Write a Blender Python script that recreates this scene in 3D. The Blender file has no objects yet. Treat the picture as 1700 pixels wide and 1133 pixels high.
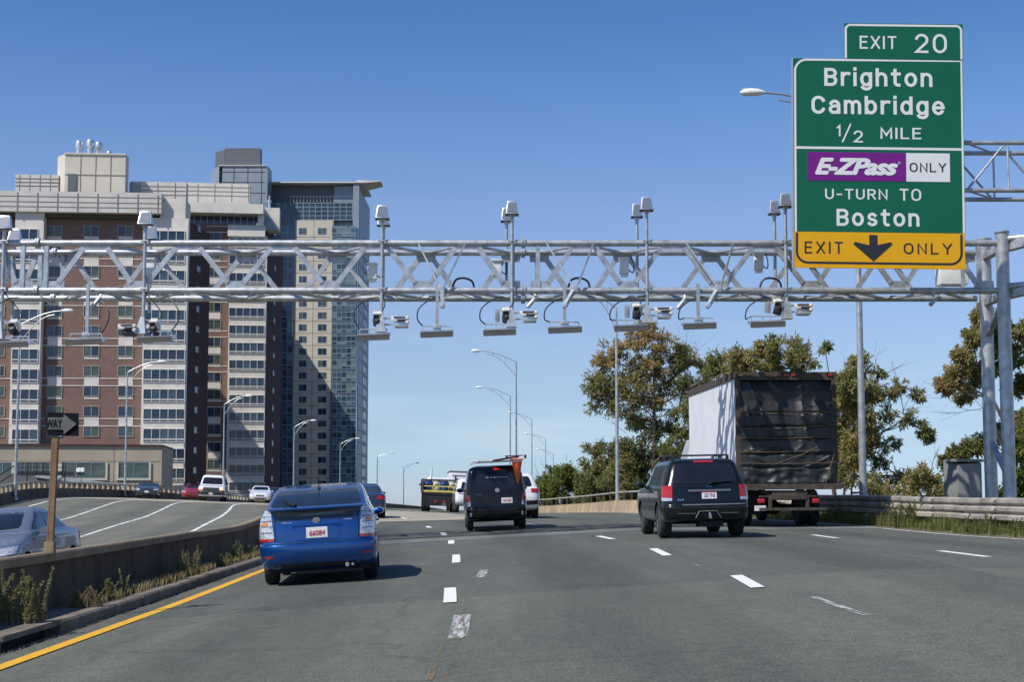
import bpy, bmesh, math, random
from mathutils import Vector, Matrix, noise
R = math.radians
rnd = random.Random(7)
S = bpy.context.scene
COL = S.collection
# ------------------------------------------------------------ camera, sky, sun, exposure
FPX = 2361.1; PITCH = R(5.0); CX = 850.0; CY = 638.4
cam_d = bpy.data.cameras.new('camera'); cam_d.sensor_width = 36; cam_d.lens = 50
cam_d.shift_y = (CY-566.5)/1700; cam_d.clip_end = 20000; cam_d.clip_start = .1
cam = bpy.data.objects.new('camera', cam_d); COL.objects.link(cam)
cam.rotation_euler = (R(90)+PITCH, 0, 0); S.camera = cam
SUN = Vector((-1, -.8, 1.5)).normalized()           # towards the sun: left and behind
world = bpy.data.worlds.new('World'); S.world = world; world.use_nodes = True
wn = world.node_tree; wn.nodes.clear()
wo = wn.nodes.new('ShaderNodeOutputWorld'); wb = wn.nodes.new('ShaderNodeBackground')
sky = wn.nodes.new('ShaderNodeTexSky'); sky.sky_type = 'NISHITA'; sky.sun_disc = False
sky.sun_elevation = math.asin(SUN.z); sky.sun_rotation = math.atan2(SUN.x, SUN.y)
sky.altitude = 0; sky.air_density = 1.0; sky.dust_density = 0.35; sky.ozone_density = 3.0
gm = wn.nodes.new('ShaderNodeMixRGB'); gm.blend_type = 'MULTIPLY'; gm.inputs[0].default_value = 1
# air tint by height above the horizon (a clear, dry autumn sky)
tint = wn.nodes.new('ShaderNodeValToRGB'); TINT = [(0.0,(.70,.86,1.31)),(.0275,(.70,.86,1.26)),(.053,(.735,.835,1.08)),(.095,(.855,.87,1.03)),(.2,(.955,.955,1.145)),(.263,(.75,.93,1.18)),(.33,(.535,.79,1.10)),(1.0,(.50,.76,1.1))]
e = tint.color_ramp.elements
while len(e) < len(TINT): e.new(.5)
for i, (p, c) in enumerate(TINT): e[i].position = p; e[i].color = (c[0]/2, c[1]/2, c[2]/2, 1)
dbl = wn.nodes.new('ShaderNodeVectorMath'); dbl.operation = 'SCALE'; dbl.inputs['Scale'].default_value = 2
# faint cirrus low in the sky
tc = wn.nodes.new('ShaderNodeTexCoord'); mp = wn.nodes.new('ShaderNodeMapping'); mp.inputs['Scale'].default_value = (2.2, 2.2, 13)
mp.inputs['Rotation'].default_value = (0, R(-7), 0)
nz = wn.nodes.new('ShaderNodeTexNoise'); nz.inputs['Scale'].default_value = 1.7; nz.inputs['Detail'].default_value = 6; nz.inputs['Roughness'].default_value = .6
cr = wn.nodes.new('ShaderNodeValToRGB'); cr.color_ramp.elements[0].position = .5; cr.color_ramp.elements[1].position = .85
cr.color_ramp.elements[1].color = (.38, .38, .38, 1)
sx = wn.nodes.new('ShaderNodeSeparateXYZ'); mr = wn.nodes.new('ShaderNodeMapRange')
mr.inputs['From Min'].default_value = .22; mr.inputs['From Max'].default_value = .03
mm = wn.nodes.new('ShaderNodeMath'); mm.operation = 'MULTIPLY'
mx = wn.nodes.new('ShaderNodeMixRGB'); mx.inputs[2].default_value = (8.5, 8.8, 9.2, 1)
L = wn.links.new
L(tc.outputs['Generated'], mp.inputs[0]); L(mp.outputs[0], nz.inputs['Vector']); L(nz.outputs[0], cr.inputs[0])
L(tc.outputs['Generated'], sx.inputs[0]); L(sx.outputs['Z'], mr.inputs['Value']); L(mr.outputs[0], mm.inputs[0]); L(cr.outputs[0], mm.inputs[1])
L(sx.outputs['Z'], tint.inputs[0]); L(tint.outputs[0], dbl.inputs[0]); L(dbl.outputs[0], gm.inputs[2]); L(sky.outputs[0], gm.inputs[1]); L(gm.outputs[0], mx.inputs[1]); L(mm.outputs[0], mx.inputs[0])
L(mx.outputs[0], wb.inputs[0]); wb.inputs[1].default_value = .107; L(wb.outputs[0], wo.inputs[0])
sun_d = bpy.data.lights.new('sun', 'SUN'); sun_d.energy = 4.5; sun_d.angle = R(.53); sun_d.color = (1, .95, .87)
sun = bpy.data.objects.new('sun', sun_d); COL.objects.link(sun)
sun.rotation_euler = SUN.to_track_quat('Z', 'Y').to_euler()
S.view_settings.view_transform = 'Standard'; S.view_settings.look = 'None'; S.view_settings.exposure = 0.1; S.view_settings.gamma = 1
S.render.engine = 'CYCLES'; S.cycles.use_denoising = True; S.cycles.max_bounces = 6; S.cycles.transparent_max_bounces = 8

# ------------------------------------------------------------ geometry helpers
def W(px, py, D):
    a = (px-CX)/FPX; b = (CY-py)/FPX; c, s = math.cos(PITCH), math.sin(PITCH)
    t = D/(c-b*s)
    return Vector((a*t, D, (s+b*c)*t))
def px_of(v):
    c, s = math.cos(PITCH), math.sin(PITCH)
    dep = v.y*c+v.z*s; up = v.z*c-v.y*s
    return CX+FPX*v.x/dep, CY-FPX*up/dep
def pchip(tab):
    xs = [t[0] for t in tab]; ys = [t[1] for t in tab]; n = len(xs)
    h = [xs[i+1]-xs[i] for i in range(n-1)]; d = [(ys[i+1]-ys[i])/h[i] for i in range(n-1)]
    m = [d[0]]+[0 if d[i-1]*d[i] <= 0 else 2*d[i-1]*d[i]/(d[i-1]+d[i]) for i in range(1, n-1)]+[d[-1]]
    def f(x):
        if x <= xs[0]: return ys[0]
        if x >= xs[-1]: return ys[-1]
        i = 0
        while x > xs[i+1]: i += 1
        t = (x-xs[i])/h[i]
        return (ys[i]*(1+2*t)*(1-t)**2+h[i]*m[i]*t*(1-t)**2+ys[i+1]*t*t*(3-2*t)-h[i]*m[i+1]*t*t*(1-t))
    return f

class MB:
    """collects polygons of one mesh"""
    def __init__(s): s.v = []; s.f = []; s.mi = []; s.uv = None; s.m = 0
    def add(s, vs, fs):
        o = len(s.v); s.v += [Vector(v) for v in vs]; s.f += [tuple(i+o for i in f) for f in fs]; s.mi += [s.m]*len(fs); return s
    def box(s, c, d, rot=None):
        x, y, z = d[0]/2, d[1]/2, d[2]/2
        vs = [Vector(p) for p in ((-x,-y,-z),(x,-y,-z),(x,y,-z),(-x,y,-z),(-x,-y,z),(x,-y,z),(x,y,z),(-x,y,z))]
        if rot is not None: vs = [rot @ v for v in vs]
        return s.add([v+Vector(c) for v in vs], [(0,3,2,1),(4,5,6,7),(0,1,5,4),(1,2,6,5),(2,3,7,6),(3,0,4,7)])
    def box2(s, a, b): return s.box([(a[i]+b[i])/2 for i in range(3)], [abs(b[i]-a[i]) for i in range(3)])
    def hexa(s, p): return s.add(p, [(0,3,2,1),(4,5,6,7),(0,1,5,4),(1,2,6,5),(2,3,7,6),(3,0,4,7)])
    def bar(s, p0, p1, w, h, up=Vector((0,0,1))):
        p0, p1 = Vector(p0), Vector(p1); t = (p1-p0).normalized()
        a = t.cross(up)
        if a.length < 1e-4: a = t.cross(Vector((1,0,0)))
        a.normalize(); b = a.cross(t).normalized(); a = a*w/2; b = b*h/2
        return s.hexa([p0-a-b, p0+a-b, p1+a-b, p1-a-b, p0-a+b, p0+a+b, p1+a+b, p1-a+b])
    def tube(s, pts, r, n=8, caps=True):
        pts = [Vector(p) for p in pts]; rs = r if isinstance(r, (list, tuple)) else [r]*len(pts)
        vs = []; prev = None
        for i, p in enumerate(pts):
            t = (pts[min(i+1, len(pts)-1)]-pts[max(i-1, 0)])
            if t.length < 1e-9: t = Vector((0,0,1))
            t.normalize()
            if prev is None:
                a = t.cross(Vector((0,0,1)))
                if a.length < .05: a = t.cross(Vector((1,0,0)))
            else: a = prev-t*prev.dot(t)
            a.normalize(); prev = a; b = t.cross(a)
            for k in range(n):
                g = 2*math.pi*k/n; vs.append(p+(a*math.cos(g)+b*math.sin(g))*rs[i])
        fs = []
        for i in range(len(pts)-1):
            for k in range(n): fs.append((i*n+k, i*n+(k+1)%n, (i+1)*n+(k+1)%n, (i+1)*n+k))
        if caps: fs.append(tuple(range(n-1, -1, -1))); fs.append(tuple((len(pts)-1)*n+k for k in range(n)))
        return s.add(vs, fs)
    def lathe(s, prof, c=(0,0,0), n=20, rot=None):
        vs = []; c = Vector(c)
        for r, z in prof:
            for k in range(n):
                g = 2*math.pi*k/n; v = Vector((r*math.cos(g), r*math.sin(g), z)); vs.append((rot @ v if rot is not None else v)+c)
        fs = [(i*n+k, i*n+(k+1)%n, (i+1)*n+(k+1)%n, (i+1)*n+k) for i in range(len(prof)-1) for k in range(n)]
        fs.append(tuple(range(n-1, -1, -1))); fs.append(tuple((len(prof)-1)*n+k for k in range(n)))
        return s.add(vs, fs)
    def grid(s, rows):
        nr, nc = len(rows), len(rows[0])
        return s.add([v for r in rows for v in r], [(i*nc+j, i*nc+j+1, (i+1)*nc+j+1, (i+1)*nc+j) for i in range(nr-1) for j in range(nc-1)])
    def prism(s, poly, y0, y1):
        """poly in (x,z), extruded along y"""
        n = len(poly)
        vs = [(x, y0, z) for x, z in poly]+[(x, y1, z) for x, z in poly]
        return s.add(vs, [tuple(range(n)), tuple(range(2*n-1, n-1, -1))]+[(i, i+n, (i+1)%n+n, (i+1)%n) for i in range(n)])
    def mesh(s, name, mats=None, smooth=False, origin=(0,0,0), bevel=0):
        o = Vector(origin)
        me = bpy.data.meshes.new(name); me.from_pydata([v-o for v in s.v], [], s.f)
        mats = mats if isinstance(mats, (list, tuple)) else [mats]
        for m in mats:
            if m: me.materials.append(m)
        if len(mats) > 1: me.polygons.foreach_set('material_index', s.mi)
        if bevel:
            bm = bmesh.new(); bm.from_mesh(me)
            ed = [e for e in bm.edges if len(e.link_faces) == 2 and e.calc_face_angle(0) > R(35)]
            bmesh.ops.bevel(bm, geom=ed, offset=bevel, segments=2, profile=.6, affect='EDGES', clamp_overlap=True)
            bm.to_mesh(me); bm.free(); smooth = True
        if smooth:
            me.polygons.foreach_set('use_smooth', [True]*len(me.polygons))
            try: me.set_sharp_from_angle(angle=R(38))
            except Exception: pass
        me.update(); return me
def link(name, me, parent=None, loc=(0,0,0), rot=(0,0,0)):
    o = bpy.data.objects.new(name, me); COL.objects.link(o)
    if parent is not None: o.parent = parent
    o.location = loc; o.rotation_euler = rot
    return o
def tag(o, label=None, cat=None, group=None, kind=None):
    if label: o['label'] = label
    if cat: o['category'] = cat
    if group: o['group'] = group
    if kind: o['kind'] = kind
    return o
def thing(name, label, cat, loc=(0,0,0), rot=(0,0,0), group=None):
    o = bpy.data.objects.new(name, None); o.empty_display_size = .3; COL.objects.link(o)
    o.location = loc; o.rotation_euler = rot
    return tag(o, label, cat, group)
def wpart(name, mb, mt, root, smooth=False, bevel=0, parent=None):
    """a part given in world coordinates, root unrotated"""
    return link(name, mb.mesh(name, mt, smooth, root.location, bevel), parent or root)
def part(name, mb, mt, parent, smooth=False, bevel=0, loc=(0,0,0), rot=(0,0,0)):
    return link(name, mb.mesh(name, mt, smooth, bevel=bevel), parent, loc, rot)

# ------------------------------------------------------------ materials
def mat(name, col, rough=.6, metal=0, var=.12, scale=4, bump=0, bscale=None, coat=0, spec=.5, detail=5, col2=None, emit=None, stretch=None):
    m = bpy.data.materials.new(name); m.use_nodes = True; nt = m.node_tree; b = nt.nodes['Principled BSDF']
    b.inputs['Roughness'].default_value = rough; b.inputs['Metallic'].default_value = metal
    b.inputs['Coat Weight'].default_value = coat; b.inputs['Coat Roughness'].default_value = .03
    b.inputs['Specular IOR Level'].default_value = spec
    tcn = nt.nodes.new('ShaderNodeTexCoord'); vec = tcn.outputs['Object']
    if stretch:
        mpn = nt.nodes.new('ShaderNodeMapping'); mpn.inputs['Scale'].default_value = stretch; nt.links.new(vec, mpn.inputs[0]); vec = mpn.outputs[0]
    n = nt.nodes.new('ShaderNodeTexNoise'); n.inputs['Scale'].default_value = scale; n.inputs['Detail'].default_value = detail; n.inputs['Roughness'].default_value = .6
    nt.links.new(vec, n.inputs['Vector'])
    r = nt.nodes.new('ShaderNodeValToRGB'); nt.links.new(n.outputs[0], r.inputs[0])
    c2 = col2 or tuple(min(1, c*(1+var)) for c in col)
    c1 = col if col2 else tuple(c*(1-var) for c in col)
    r.color_ramp.elements[0].color = (*c1, 1); r.color_ramp.elements[1].color = (*c2, 1)
    r.color_ramp.elements[0].position = .3; r.color_ramp.elements[1].position = .7
    nt.links.new(r.outputs[0], b.inputs['Base Color'])
    if bump:
        n2 = nt.nodes.new('ShaderNodeTexNoise'); n2.inputs['Scale'].default_value = bscale or scale*4; n2.inputs['Detail'].default_value = 6
        nt.links.new(vec, n2.inputs['Vector'])
        bp = nt.nodes.new('ShaderNodeBump'); bp.inputs['Strength'].default_value = bump; bp.inputs['Distance'].default_value = .02
        nt.links.new(n2.outputs[0], bp.inputs['Height']); nt.links.new(bp.outputs[0], b.inputs['Normal'])
    if emit:
        b.inputs['Emission Color'].default_value = (*emit[0], 1); b.inputs['Emission Strength'].default_value = emit[1]
    return m
M = {}
M['galv'] = mat('galvanised_steel', (.45, .47, .48), .45, .6, .3, 5, .12, 60, detail=9)
M['alu'] = mat('aluminium', (.62, .63, .65), .35, .7, .08, 6)
M['white'] = mat('white_paint', (.78, .78, .76), .4, 0, .06, 5)
M['black'] = mat('black_plastic', (.018, .018, .02), .5, 0, .2, 8)
M['rubber'] = mat('tyre_rubber', (.022, .022, .023), .85, 0, .25, 14, .3, 60)
M['rim'] = mat('alloy_rim', (.5, .5, .52), .3, .85, .1, 8)
M['cable'] = mat('cable_black', (.012, .012, .014), .5)
M['red_lens'] = mat('red_lens', (.42, .012, .014), .12, 0, .3, 25, coat=1)
M['red_lit'] = mat('red_brake_lamp', (.38, .01, .012), .15, 0, .4, 22, coat=.6, emit=((1, .02, .02), .05))
M['amber'] = mat('amber_lens', (.75, .2, .02), .15, 0, .2, 25, coat=1)
M['clear_lens'] = mat('clear_lens', (.55, .56, .6), .08, .3, .5, 28, coat=1, detail=3)
M['chrome'] = mat('chrome', (.75, .76, .78), .08, 1, .05, 5)
M['plate'] = mat('plate_white', (.7, .69, .66), .4, 0, .05, 12)
M['plate_red'] = mat('plate_red_print', (.5, .05, .05), .5)
M['plate_dark'] = mat('plate_dark_print', (.08, .04, .12), .5)
M['glass_dark'] = mat('tinted_car_glass', (.012, .016, .022), .05, 0, .3, 2, coat=0, spec=.45)
M['glass_mid'] = mat('car_glass', (.03, .045, .05), .04, 0, .5, 3, coat=1, spec=.7)
M['under'] = mat('underbody_black', (.01, .01, .011), .8)
M['concrete'] = mat('weathered_concrete', (.25, .19, .12), .9, 0, .35, 1.3, .4, 12, detail=9)
M['dark_concrete'] = mat('stained_concrete', (.085, .062, .040), .9, 0, .6, 1.6, .5, 14, detail=10, stretch=(1, 1, .35))
M['kerb'] = mat('kerb_granite', (.17, .145, .115), .9, 0, .4, 3, .5, 30, detail=9)
M['tan_barrier'] = mat('tan_concrete', (.36, .27, .17), .9, 0, .35, 1.5, .3, 10, detail=9, stretch=(1, 1, .3))
M['rail_grey'] = mat('rail_steel_weathered', (.35, .32, .275), .65, .1, .4, 1.6, .15, 25, detail=9)
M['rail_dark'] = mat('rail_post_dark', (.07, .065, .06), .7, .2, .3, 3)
M['paint_white'] = mat('road_paint_white', (.74, .74, .71), .7, 0, .1, 20, .2, 80)
M['paint_worn_']= mat('road_paint_worn', (.13, .13, .125), .8, 0, 0, 9, .3, 80, col2=(.5, .5, .48), detail=9)
M['paint_yellow'] = mat('road_paint_yellow', (.70, .38, .02), .7, 0, .12, 12, .2, 80)
M['paint_yworn_']= mat('road_paint_yellow_worn', (.10, .10, .085), .8, 0, 0, 7, .3, 80, col2=(.34, .22, .07), detail=9)
def worn(name, col, lo, hi, sc=9):
    m = mat(name, col, .8, 0, .1, sc); nt = m.node_tree; n = nt.nodes.new('ShaderNodeTexNoise'); n.inputs['Scale'].default_value = sc; n.inputs['Detail'].default_value = 9; n.inputs['Roughness'].default_value = .75
    t = nt.nodes.new('ShaderNodeTexCoord'); q = nt.nodes.new('ShaderNodeMapping'); q.inputs['Scale'].default_value = (2.2, .22, 1); nt.links.new(t.outputs['Object'], q.inputs[0]); nt.links.new(q.outputs[0], n.inputs['Vector']); r = nt.nodes.new('ShaderNodeMapRange'); r.inputs['From Min'].default_value = lo; r.inputs['From Max'].default_value = hi
    nt.links.new(n.outputs[0], r.inputs['Value']); nt.links.new(r.outputs[0], nt.nodes['Principled BSDF'].inputs['Alpha']); return m
M['paint_worn'] = worn('road_paint_worn', (.55, .55, .52), .42, .62)
M['paint_yworn'] = worn('road_paint_yellow_worn', (.26, .19, .09), .46, .72, 5)
M['paint_faint'] = worn('road_paint_faint', (.4, .4, .39), .5, .75, 5)
M['orange'] = mat('cone_orange', (.85, .13, .015), .55, 0, .08, 9)

# ------------------------------------------------------------ the road in plan and profile (metres from the camera)
fX = pchip([(0,-.5),(17,-.73),(25.4,-1.0),(33.6,-1.43),(38,-1.8),(45,-2.55),(59,-4.5),(75,-7.0),(94,-10.1),(114,-11.8),(144,-12.2),(180,-9.6),(216,-7),(252,-4.8),(288,-2.5),(420,5)])
fZ = pchip([(0,-1.23),(16,-1.21),(25,-1.20),(31,-1.225),(41,-1.09),(59,-.97),(67,-.95),(94,-.93),(114,-1.02),(144,-1.40),(180,-2.1),(216,-2.9),(252,-4.0),(288,-5.2),(420,-10)])
fB = pchip([(0,.063),(31,.060),(41,.045),(59,.02),(67,.012),(80,-.015),(94,-.036),(114,-.040),(160,-.02),(420,0)])
def road(off, D, dz=0):
    """world point on the road surface: metres right of lane line 1, at distance D"""
    b = fB(D); z = fZ(D)+b*min(off, 5)
    if off > 5: z += (min(b, .006) if b > 0 else b)*(off-5)
    return Vector((fX(D)+off, D, z+.00974*D+dz))
def off_at(px, D):
    return (px-CX)/FPX*D*1.0-fX(D)
fL = pchip([(0,-22),(85,-21.2),(114,-19.4),(144,-17.4),(180,-18),(420,-19)])
def frange(a, b, s):
    n = max(1, int(round((b-a)/s))); return [a+(b-a)*i/n for i in range(n+1)]
def strip(name, mt, o0, o1, D0, D1, dz, step=1.0, parent=None, kind=None):
    """a sheet lying on the road between two offsets (numbers or functions)"""
    mb = MB(); g = lambda o, D: o(D) if callable(o) else o
    wd = abs(g(o1, D0)-g(o0, D0)); n = max(2, int(wd/1.0)); fr = [k/n for k in range(n+1)]
    if not callable(o0) and not callable(o1) and o0 < 5 < o1: fr = sorted(set(fr+[(5-o0)/(o1-o0)]))
    mb.grid([[road(g(o0, D)+(g(o1, D)-g(o0, D))*k, D, dz) for k in fr] for D in frange(D0, D1, step)])
    me = mb.mesh(name, mt, True); a = me.attributes.new('off', 'FLOAT', 'POINT')
    a.data.foreach_set('value', [v.x-fX(v.y) for v in mb.v]); o = link(name, me, parent)
    if kind: o['kind'] = kind
    return o
# ------------------------------------------------------------ ground, road
def asphalt():
    m = bpy.data.materials.new('asphalt'); m.use_nodes = True; nt = m.node_tree; b = nt.nodes['Principled BSDF']; K = nt.links.new
    t = nt.nodes.new('ShaderNodeTexCoord')
    def noi(sc, det, stretch=None, ro=.6):
        n = nt.nodes.new('ShaderNodeTexNoise'); n.inputs['Scale'].default_value = sc; n.inputs['Detail'].default_value = det; n.inputs['Roughness'].default_value = ro
        if stretch:
            q = nt.nodes.new('ShaderNodeMapping'); q.inputs['Scale'].default_value = stretch; K(t.outputs['Object'], q.inputs[0]); K(q.outputs[0], n.inputs['Vector'])
        else: K(t.outputs['Object'], n.inputs['Vector'])
        return n
    def ramp(src, a, ca, bb, cb):
        r = nt.nodes.new('ShaderNodeValToRGB'); r.color_ramp.elements[0].position = a; r.color_ramp.elements[1].position = bb
        r.color_ramp.elements[0].color = (*ca, 1); r.color_ramp.elements[1].color = (*cb, 1); K(src, r.inputs[0]); return r
    def mix(kind, f, a, c):
        x = nt.nodes.new('ShaderNodeMixRGB'); x.blend_type = kind
        if isinstance(f, (int, float)): x.inputs[0].default_value = f
        else: K(f, x.inputs[0])
        K(a, x.inputs[1]); K(c, x.inputs[2]); return x
    big = ramp(noi(.45, 6, (1, .25, 1)).outputs[0], .3, (.108, .115, .096), .7, (.136, .142, .116))
    agg = ramp(noi(62, 2, None, .8).outputs[0], .36, (.42, .43, .44), .66, (1.62, 1.6, 1.52))
    mot = ramp(noi(7, 5).outputs[0], .3, (.86, .86, .86), .7, (1.13, 1.13, 1.12))
    c = mix('MULTIPLY', .9, big.outputs[0], agg.outputs[0]); c = mix('MULTIPLY', 1, c.outputs[0], mot.outputs[0])
    wear = ramp(noi(1.4, 8, (1, .12, 1), .7).outputs[0], .35, (.80, .80, .82), .7, (1.12, 1.12, 1.10))
    c = mix('MULTIPLY', 1, c.outputs[0], wear.outputs[0])
    # fine pale stones and dark specks
    v = nt.nodes.new('ShaderNodeTexVoronoi'); v.inputs['Scale'].default_value = 38; K(t.outputs['Object'], v.inputs['Vector'])
    st = ramp(v.outputs['Distance'], .05, (1.5, 1.5, 1.45), .16, (1, 1, 1)); c = mix('MULTIPLY', .7, c.outputs[0], st.outputs[0])
    # wheel tracks and the oil-darkened middle of each lane (3.6 m lanes)
    at = nt.nodes.new('ShaderNodeAttribute'); at.attribute_name = 'off'
    def mth(op, a, b=0):
        x = nt.nodes.new('ShaderNodeMath'); x.operation = op
        for i, q in enumerate((a, b)):
            if isinstance(q, (int, float)): x.inputs[i].default_value = q
            else: K(q, x.inputs[i])
        return x.outputs[0]
    wob = mth('MULTIPLY', mth('SUBTRACT', noi(.5, 3, (1, .2, 1)).outputs[0], .5), .6)
    fr = mth('COSINE', mth('MULTIPLY', mth('ADD', at.outputs['Fac'], wob), 2*math.pi/3.6*1))      # +1 on the lane lines, -1 in the middle
    tr = ramp(mth('MULTIPLY', mth('ADD', fr, 1), .5), .0, (.80, .80, .81), .5, (1.05, 1.05, 1.04)); c = mix('MULTIPLY', 1, c.outputs[0], tr.outputs[0])
    spot = ramp(noi(2.6, 7, None, .75).outputs[0], .28, (.62, .62, .64), .40, (1, 1, 1)); c = mix('MULTIPLY', .8, c.outputs[0], spot.outputs[0])
    # cracks sealed dark
    w = nt.nodes.new('ShaderNodeTexVoronoi'); w.feature = 'DISTANCE_TO_EDGE'; w.inputs['Scale'].default_value = .16
    q = noi(.8, 4); ad = mix('ADD', .8, t.outputs['Object'], q.outputs['Color']); K(ad.outputs[0], w.inputs['Vector'])
    ck = ramp(w.outputs['Distance'], .0, (.72, .72, .72), .006, (1, 1, 1)); c = mix('MULTIPLY', .8, c.outputs[0], ck.outputs[0])
    K(c.outputs[0], b.inputs['Base Color']); b.inputs['Roughness'].default_value = .88; b.inputs['Specular IOR Level'].default_value = .35
    bp = nt.nodes.new('ShaderNodeBump'); bp.inputs['Strength'].default_value = .35; bp.inputs['Distance'].default_value = .01
    K(noi(120, 3).outputs[0], bp.inputs['Height']); K(bp.outputs[0], b.inputs['Normal'])
    return m
M['asphalt'] = asphalt()
def tinted(base, name, f):
    m = base.copy(); m.name = name; nt = m.node_tree; b = nt.nodes['Principled BSDF']; s = b.inputs['Base Color'].links[0].from_socket
    x = nt.nodes.new('ShaderNodeMixRGB'); x.blend_type = 'MULTIPLY'; x.inputs[0].default_value = 1; x.inputs[2].default_value = (*f, 1)
    nt.links.new(s, x.inputs[1]); nt.links.new(x.outputs[0], b.inputs['Base Color']); return m
M['asphalt_dark'] = tinted(M['asphalt'], 'asphalt_newer_section', (.84, .84, .90))
M['asphalt_left'] = tinted(M['asphalt'], 'asphalt_opposite', (1.30, 1.22, 1.2))
M['deck'] = mat('concrete_deck', (.33, .29, .22), .9, 0, .22, .8, .2, 30, detail=9)
M['ground'] = mat('far_ground', (.10, .095, .06), .95, 0, .4, .05, detail=9)
M['dirt'] = mat('verge_dirt', (.13, .11, .065), .95, 0, .4, 1.5, .5, 14, detail=9)

g = MB(); g.grid([[Vector((x, y, -9)) for x in (-6000, -600, -100, 0, 100, 600, 6000)] for y in (-400, -50, 100, 400, 1500, 9000)])
tag(link('ground', g.mesh('ground', M['ground'])), kind='structure')
road_o = strip('road', M['asphalt'], -4.1, 11.9, 1, 420, 0, .5, kind='structure')
M2 = strip('road', M['asphalt_left'], fL, -4.85, 1, 420, 0, 1.5, kind='structure')
# the newer, darker section starts along a slanting seam
def seam0(o): return 16.6+.10*o
oo = sorted([-4.1+k for k in range(17)]+[5.0]); mb = MB(); mb.grid([[road(o, D0+(52-D0)*j/80, .006) for o in oo for D0 in [seam0(o)]] for j in range(81)])
for i_ in range(len(oo)): mb.v[i_].z -= .0075
me_ = mb.mesh('darker_asphalt', M['asphalt_dark'], True); a_ = me_.attributes.new('off', 'FLOAT', 'POINT'); a_.data.foreach_set('value', [v.x-fX(v.y) for v in mb.v]); link('darker_asphalt', me_, road_o)
strip('concrete_deck', M['deck'], -4.1, 3.0, 53.5, 88, .008, .5, road_o)
strip('concrete_deck', M['deck'], fL, -4.85, 96, 140, .006, 1, M2)
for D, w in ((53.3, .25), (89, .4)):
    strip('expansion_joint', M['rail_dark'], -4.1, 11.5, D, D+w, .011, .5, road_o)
strip('expansion_joint', M['paint_worn'], -21, -4.9, 60, 60.25, .01, .3, M2)
strip('expansion_joint', M['paint_worn'], -21, -4.9, 76, 76.2, .01, .3, M2)
# markings
yl = strip('edge_line', M['paint_yellow'], -3.68, -3.52, 3, 300, .010, .7, road_o)
strip('edge_line', M['paint_white'], lambda D: 10.95-.06*0, 11.05, 6, 300, .010, .9, road_o)
def dash(o, D0, D1, mt='paint_white', w=.13, ro=None):
    return strip('lane_dash', M[mt], o-w/2, o+w/2, D0, D1, .010, .5, ro or road_o)
def row2D(px, py):
    """distance on the road where the sight line through a pixel meets it"""
    lo, hi = 3, 400; D = lo
    while D < hi:
        p = W(px, py, D); r = road(p.x-fX(D), D)
        if p.z <= r.z: return D
        D += .05
    return hi
for (x0, y0, x1, y1) in ((757,936,757,922.5),(749,904.5,749,898.5),(738,890,735,886),(714,877.5,709,875),(747,1003,747,978),
                         (1258,978,1222,957.5),(1108,924,1084,912.5),(1018,896.5,993,891.5),(892,873.5,876,871),
                         (1640,926.5,1560,916.5),(1390,895,1350,889.5),(1190,868,1165,865.5)):
    a = row2D(x0, y0); b = row2D(x1, y1); pa = W(x0, y0, a); pb = W(x1, y1, b)
    oa = pa.x-fX(a); ob = pb.x-fX(b); w = .075
    mb = MB(); mb.grid([[road(oa+(ob-oa)*k/3+e, a+(b-a)*k/3, .012) for e in (-w, w)] for k in range(4)])
    link('lane_dash', mb.mesh('lane_dash', M['paint_white'], True), road_o)
for D in (57, 68, 80, 92, 104): dash(0, D, D+3, ro=road_o)
for D in (66, 78, 90, 102): dash(3.6, D, D+3, ro=road_o)
# old worn markings
def stroke(pts, w, mt, name, parent=road_o, dz=.008):
    mb = MB(); rows = []
    for x, y in pts:
        D = row2D(x, y); o = W(x, y, D).x-fX(D); rows.append([road(o-w/2, D, dz), road(o+w/2, D, dz)])
    mb.grid(rows); return link(name, mb.mesh(name, M[mt], True), parent)
stroke([(760,1062),(764,1040),(768,1023)], .17, 'paint_worn', 'worn_dash')
stroke([(797,960),(804,948)], .14, 'paint_worn', 'worn_dash')
stroke([(1350,993),(1380,1004),(1415,1016),(1440,1024)], .07, 'paint_worn', 'worn_dash')
stroke([(1118,926),(1150,937),(1200,955)], .05, 'paint_faint', 'worn_dash')
stroke([(735,1133),(752,1085),(762,1055),(770,1010),(772,992)], .04, 'paint_yworn', 'worn_yellow_line')
stroke([(712,1133),(730,1085),(745,1058)], .05, 'paint_yworn', 'worn_yellow_line')
stroke([(425,1046),(470,1040)], .10, 'paint_yworn', 'worn_yellow_mark')
stroke([(1380,893),(1460,900),(1560,908),(1700,922)], .05, 'paint_faint', 'worn_line')
M['tar'] = worn('crack_sealant', (.02, .02, .022), .40, .58, 6)
stroke([(1270,880),(1380,902),(1500,925),(1640,955)], .016, 'tar', 'sealed_crack')
M['utility_paint'] = worn('blue_survey_paint', (.10, .13, .24), .48, .7, 12)
for (x, y, w) in ((688,896,.05),(686,909,.05),(705,896,.3),(703,907,.35),(690,902,.2),(810,904,.3),(935,889,.3)):
    stroke([(x, y+1.6), (x+1, y-1.6)], w+.12, 'utility_paint', 'survey_mark')
for (off, mt, w) in ((-7.95,'paint_white',.14),(-11.6,'paint_white',.14),(-15.2,'paint_white',.14)):
    for D in frange(14, 260, 4.4)[:-1]:
        strip('lane_dash', M[mt], off-.07, off+.07, D, D+4.1, .009, 1.1, M2)
strip('edge_line', M['paint_yellow'], -5.75, -5.55, 4, 220, .009, 1, M2)
strip('edge_line', M['paint_white'], lambda D: fL(D)+2.0, lambda D: fL(D)+2.16, 4, 220, .009, 1, M2)

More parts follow.
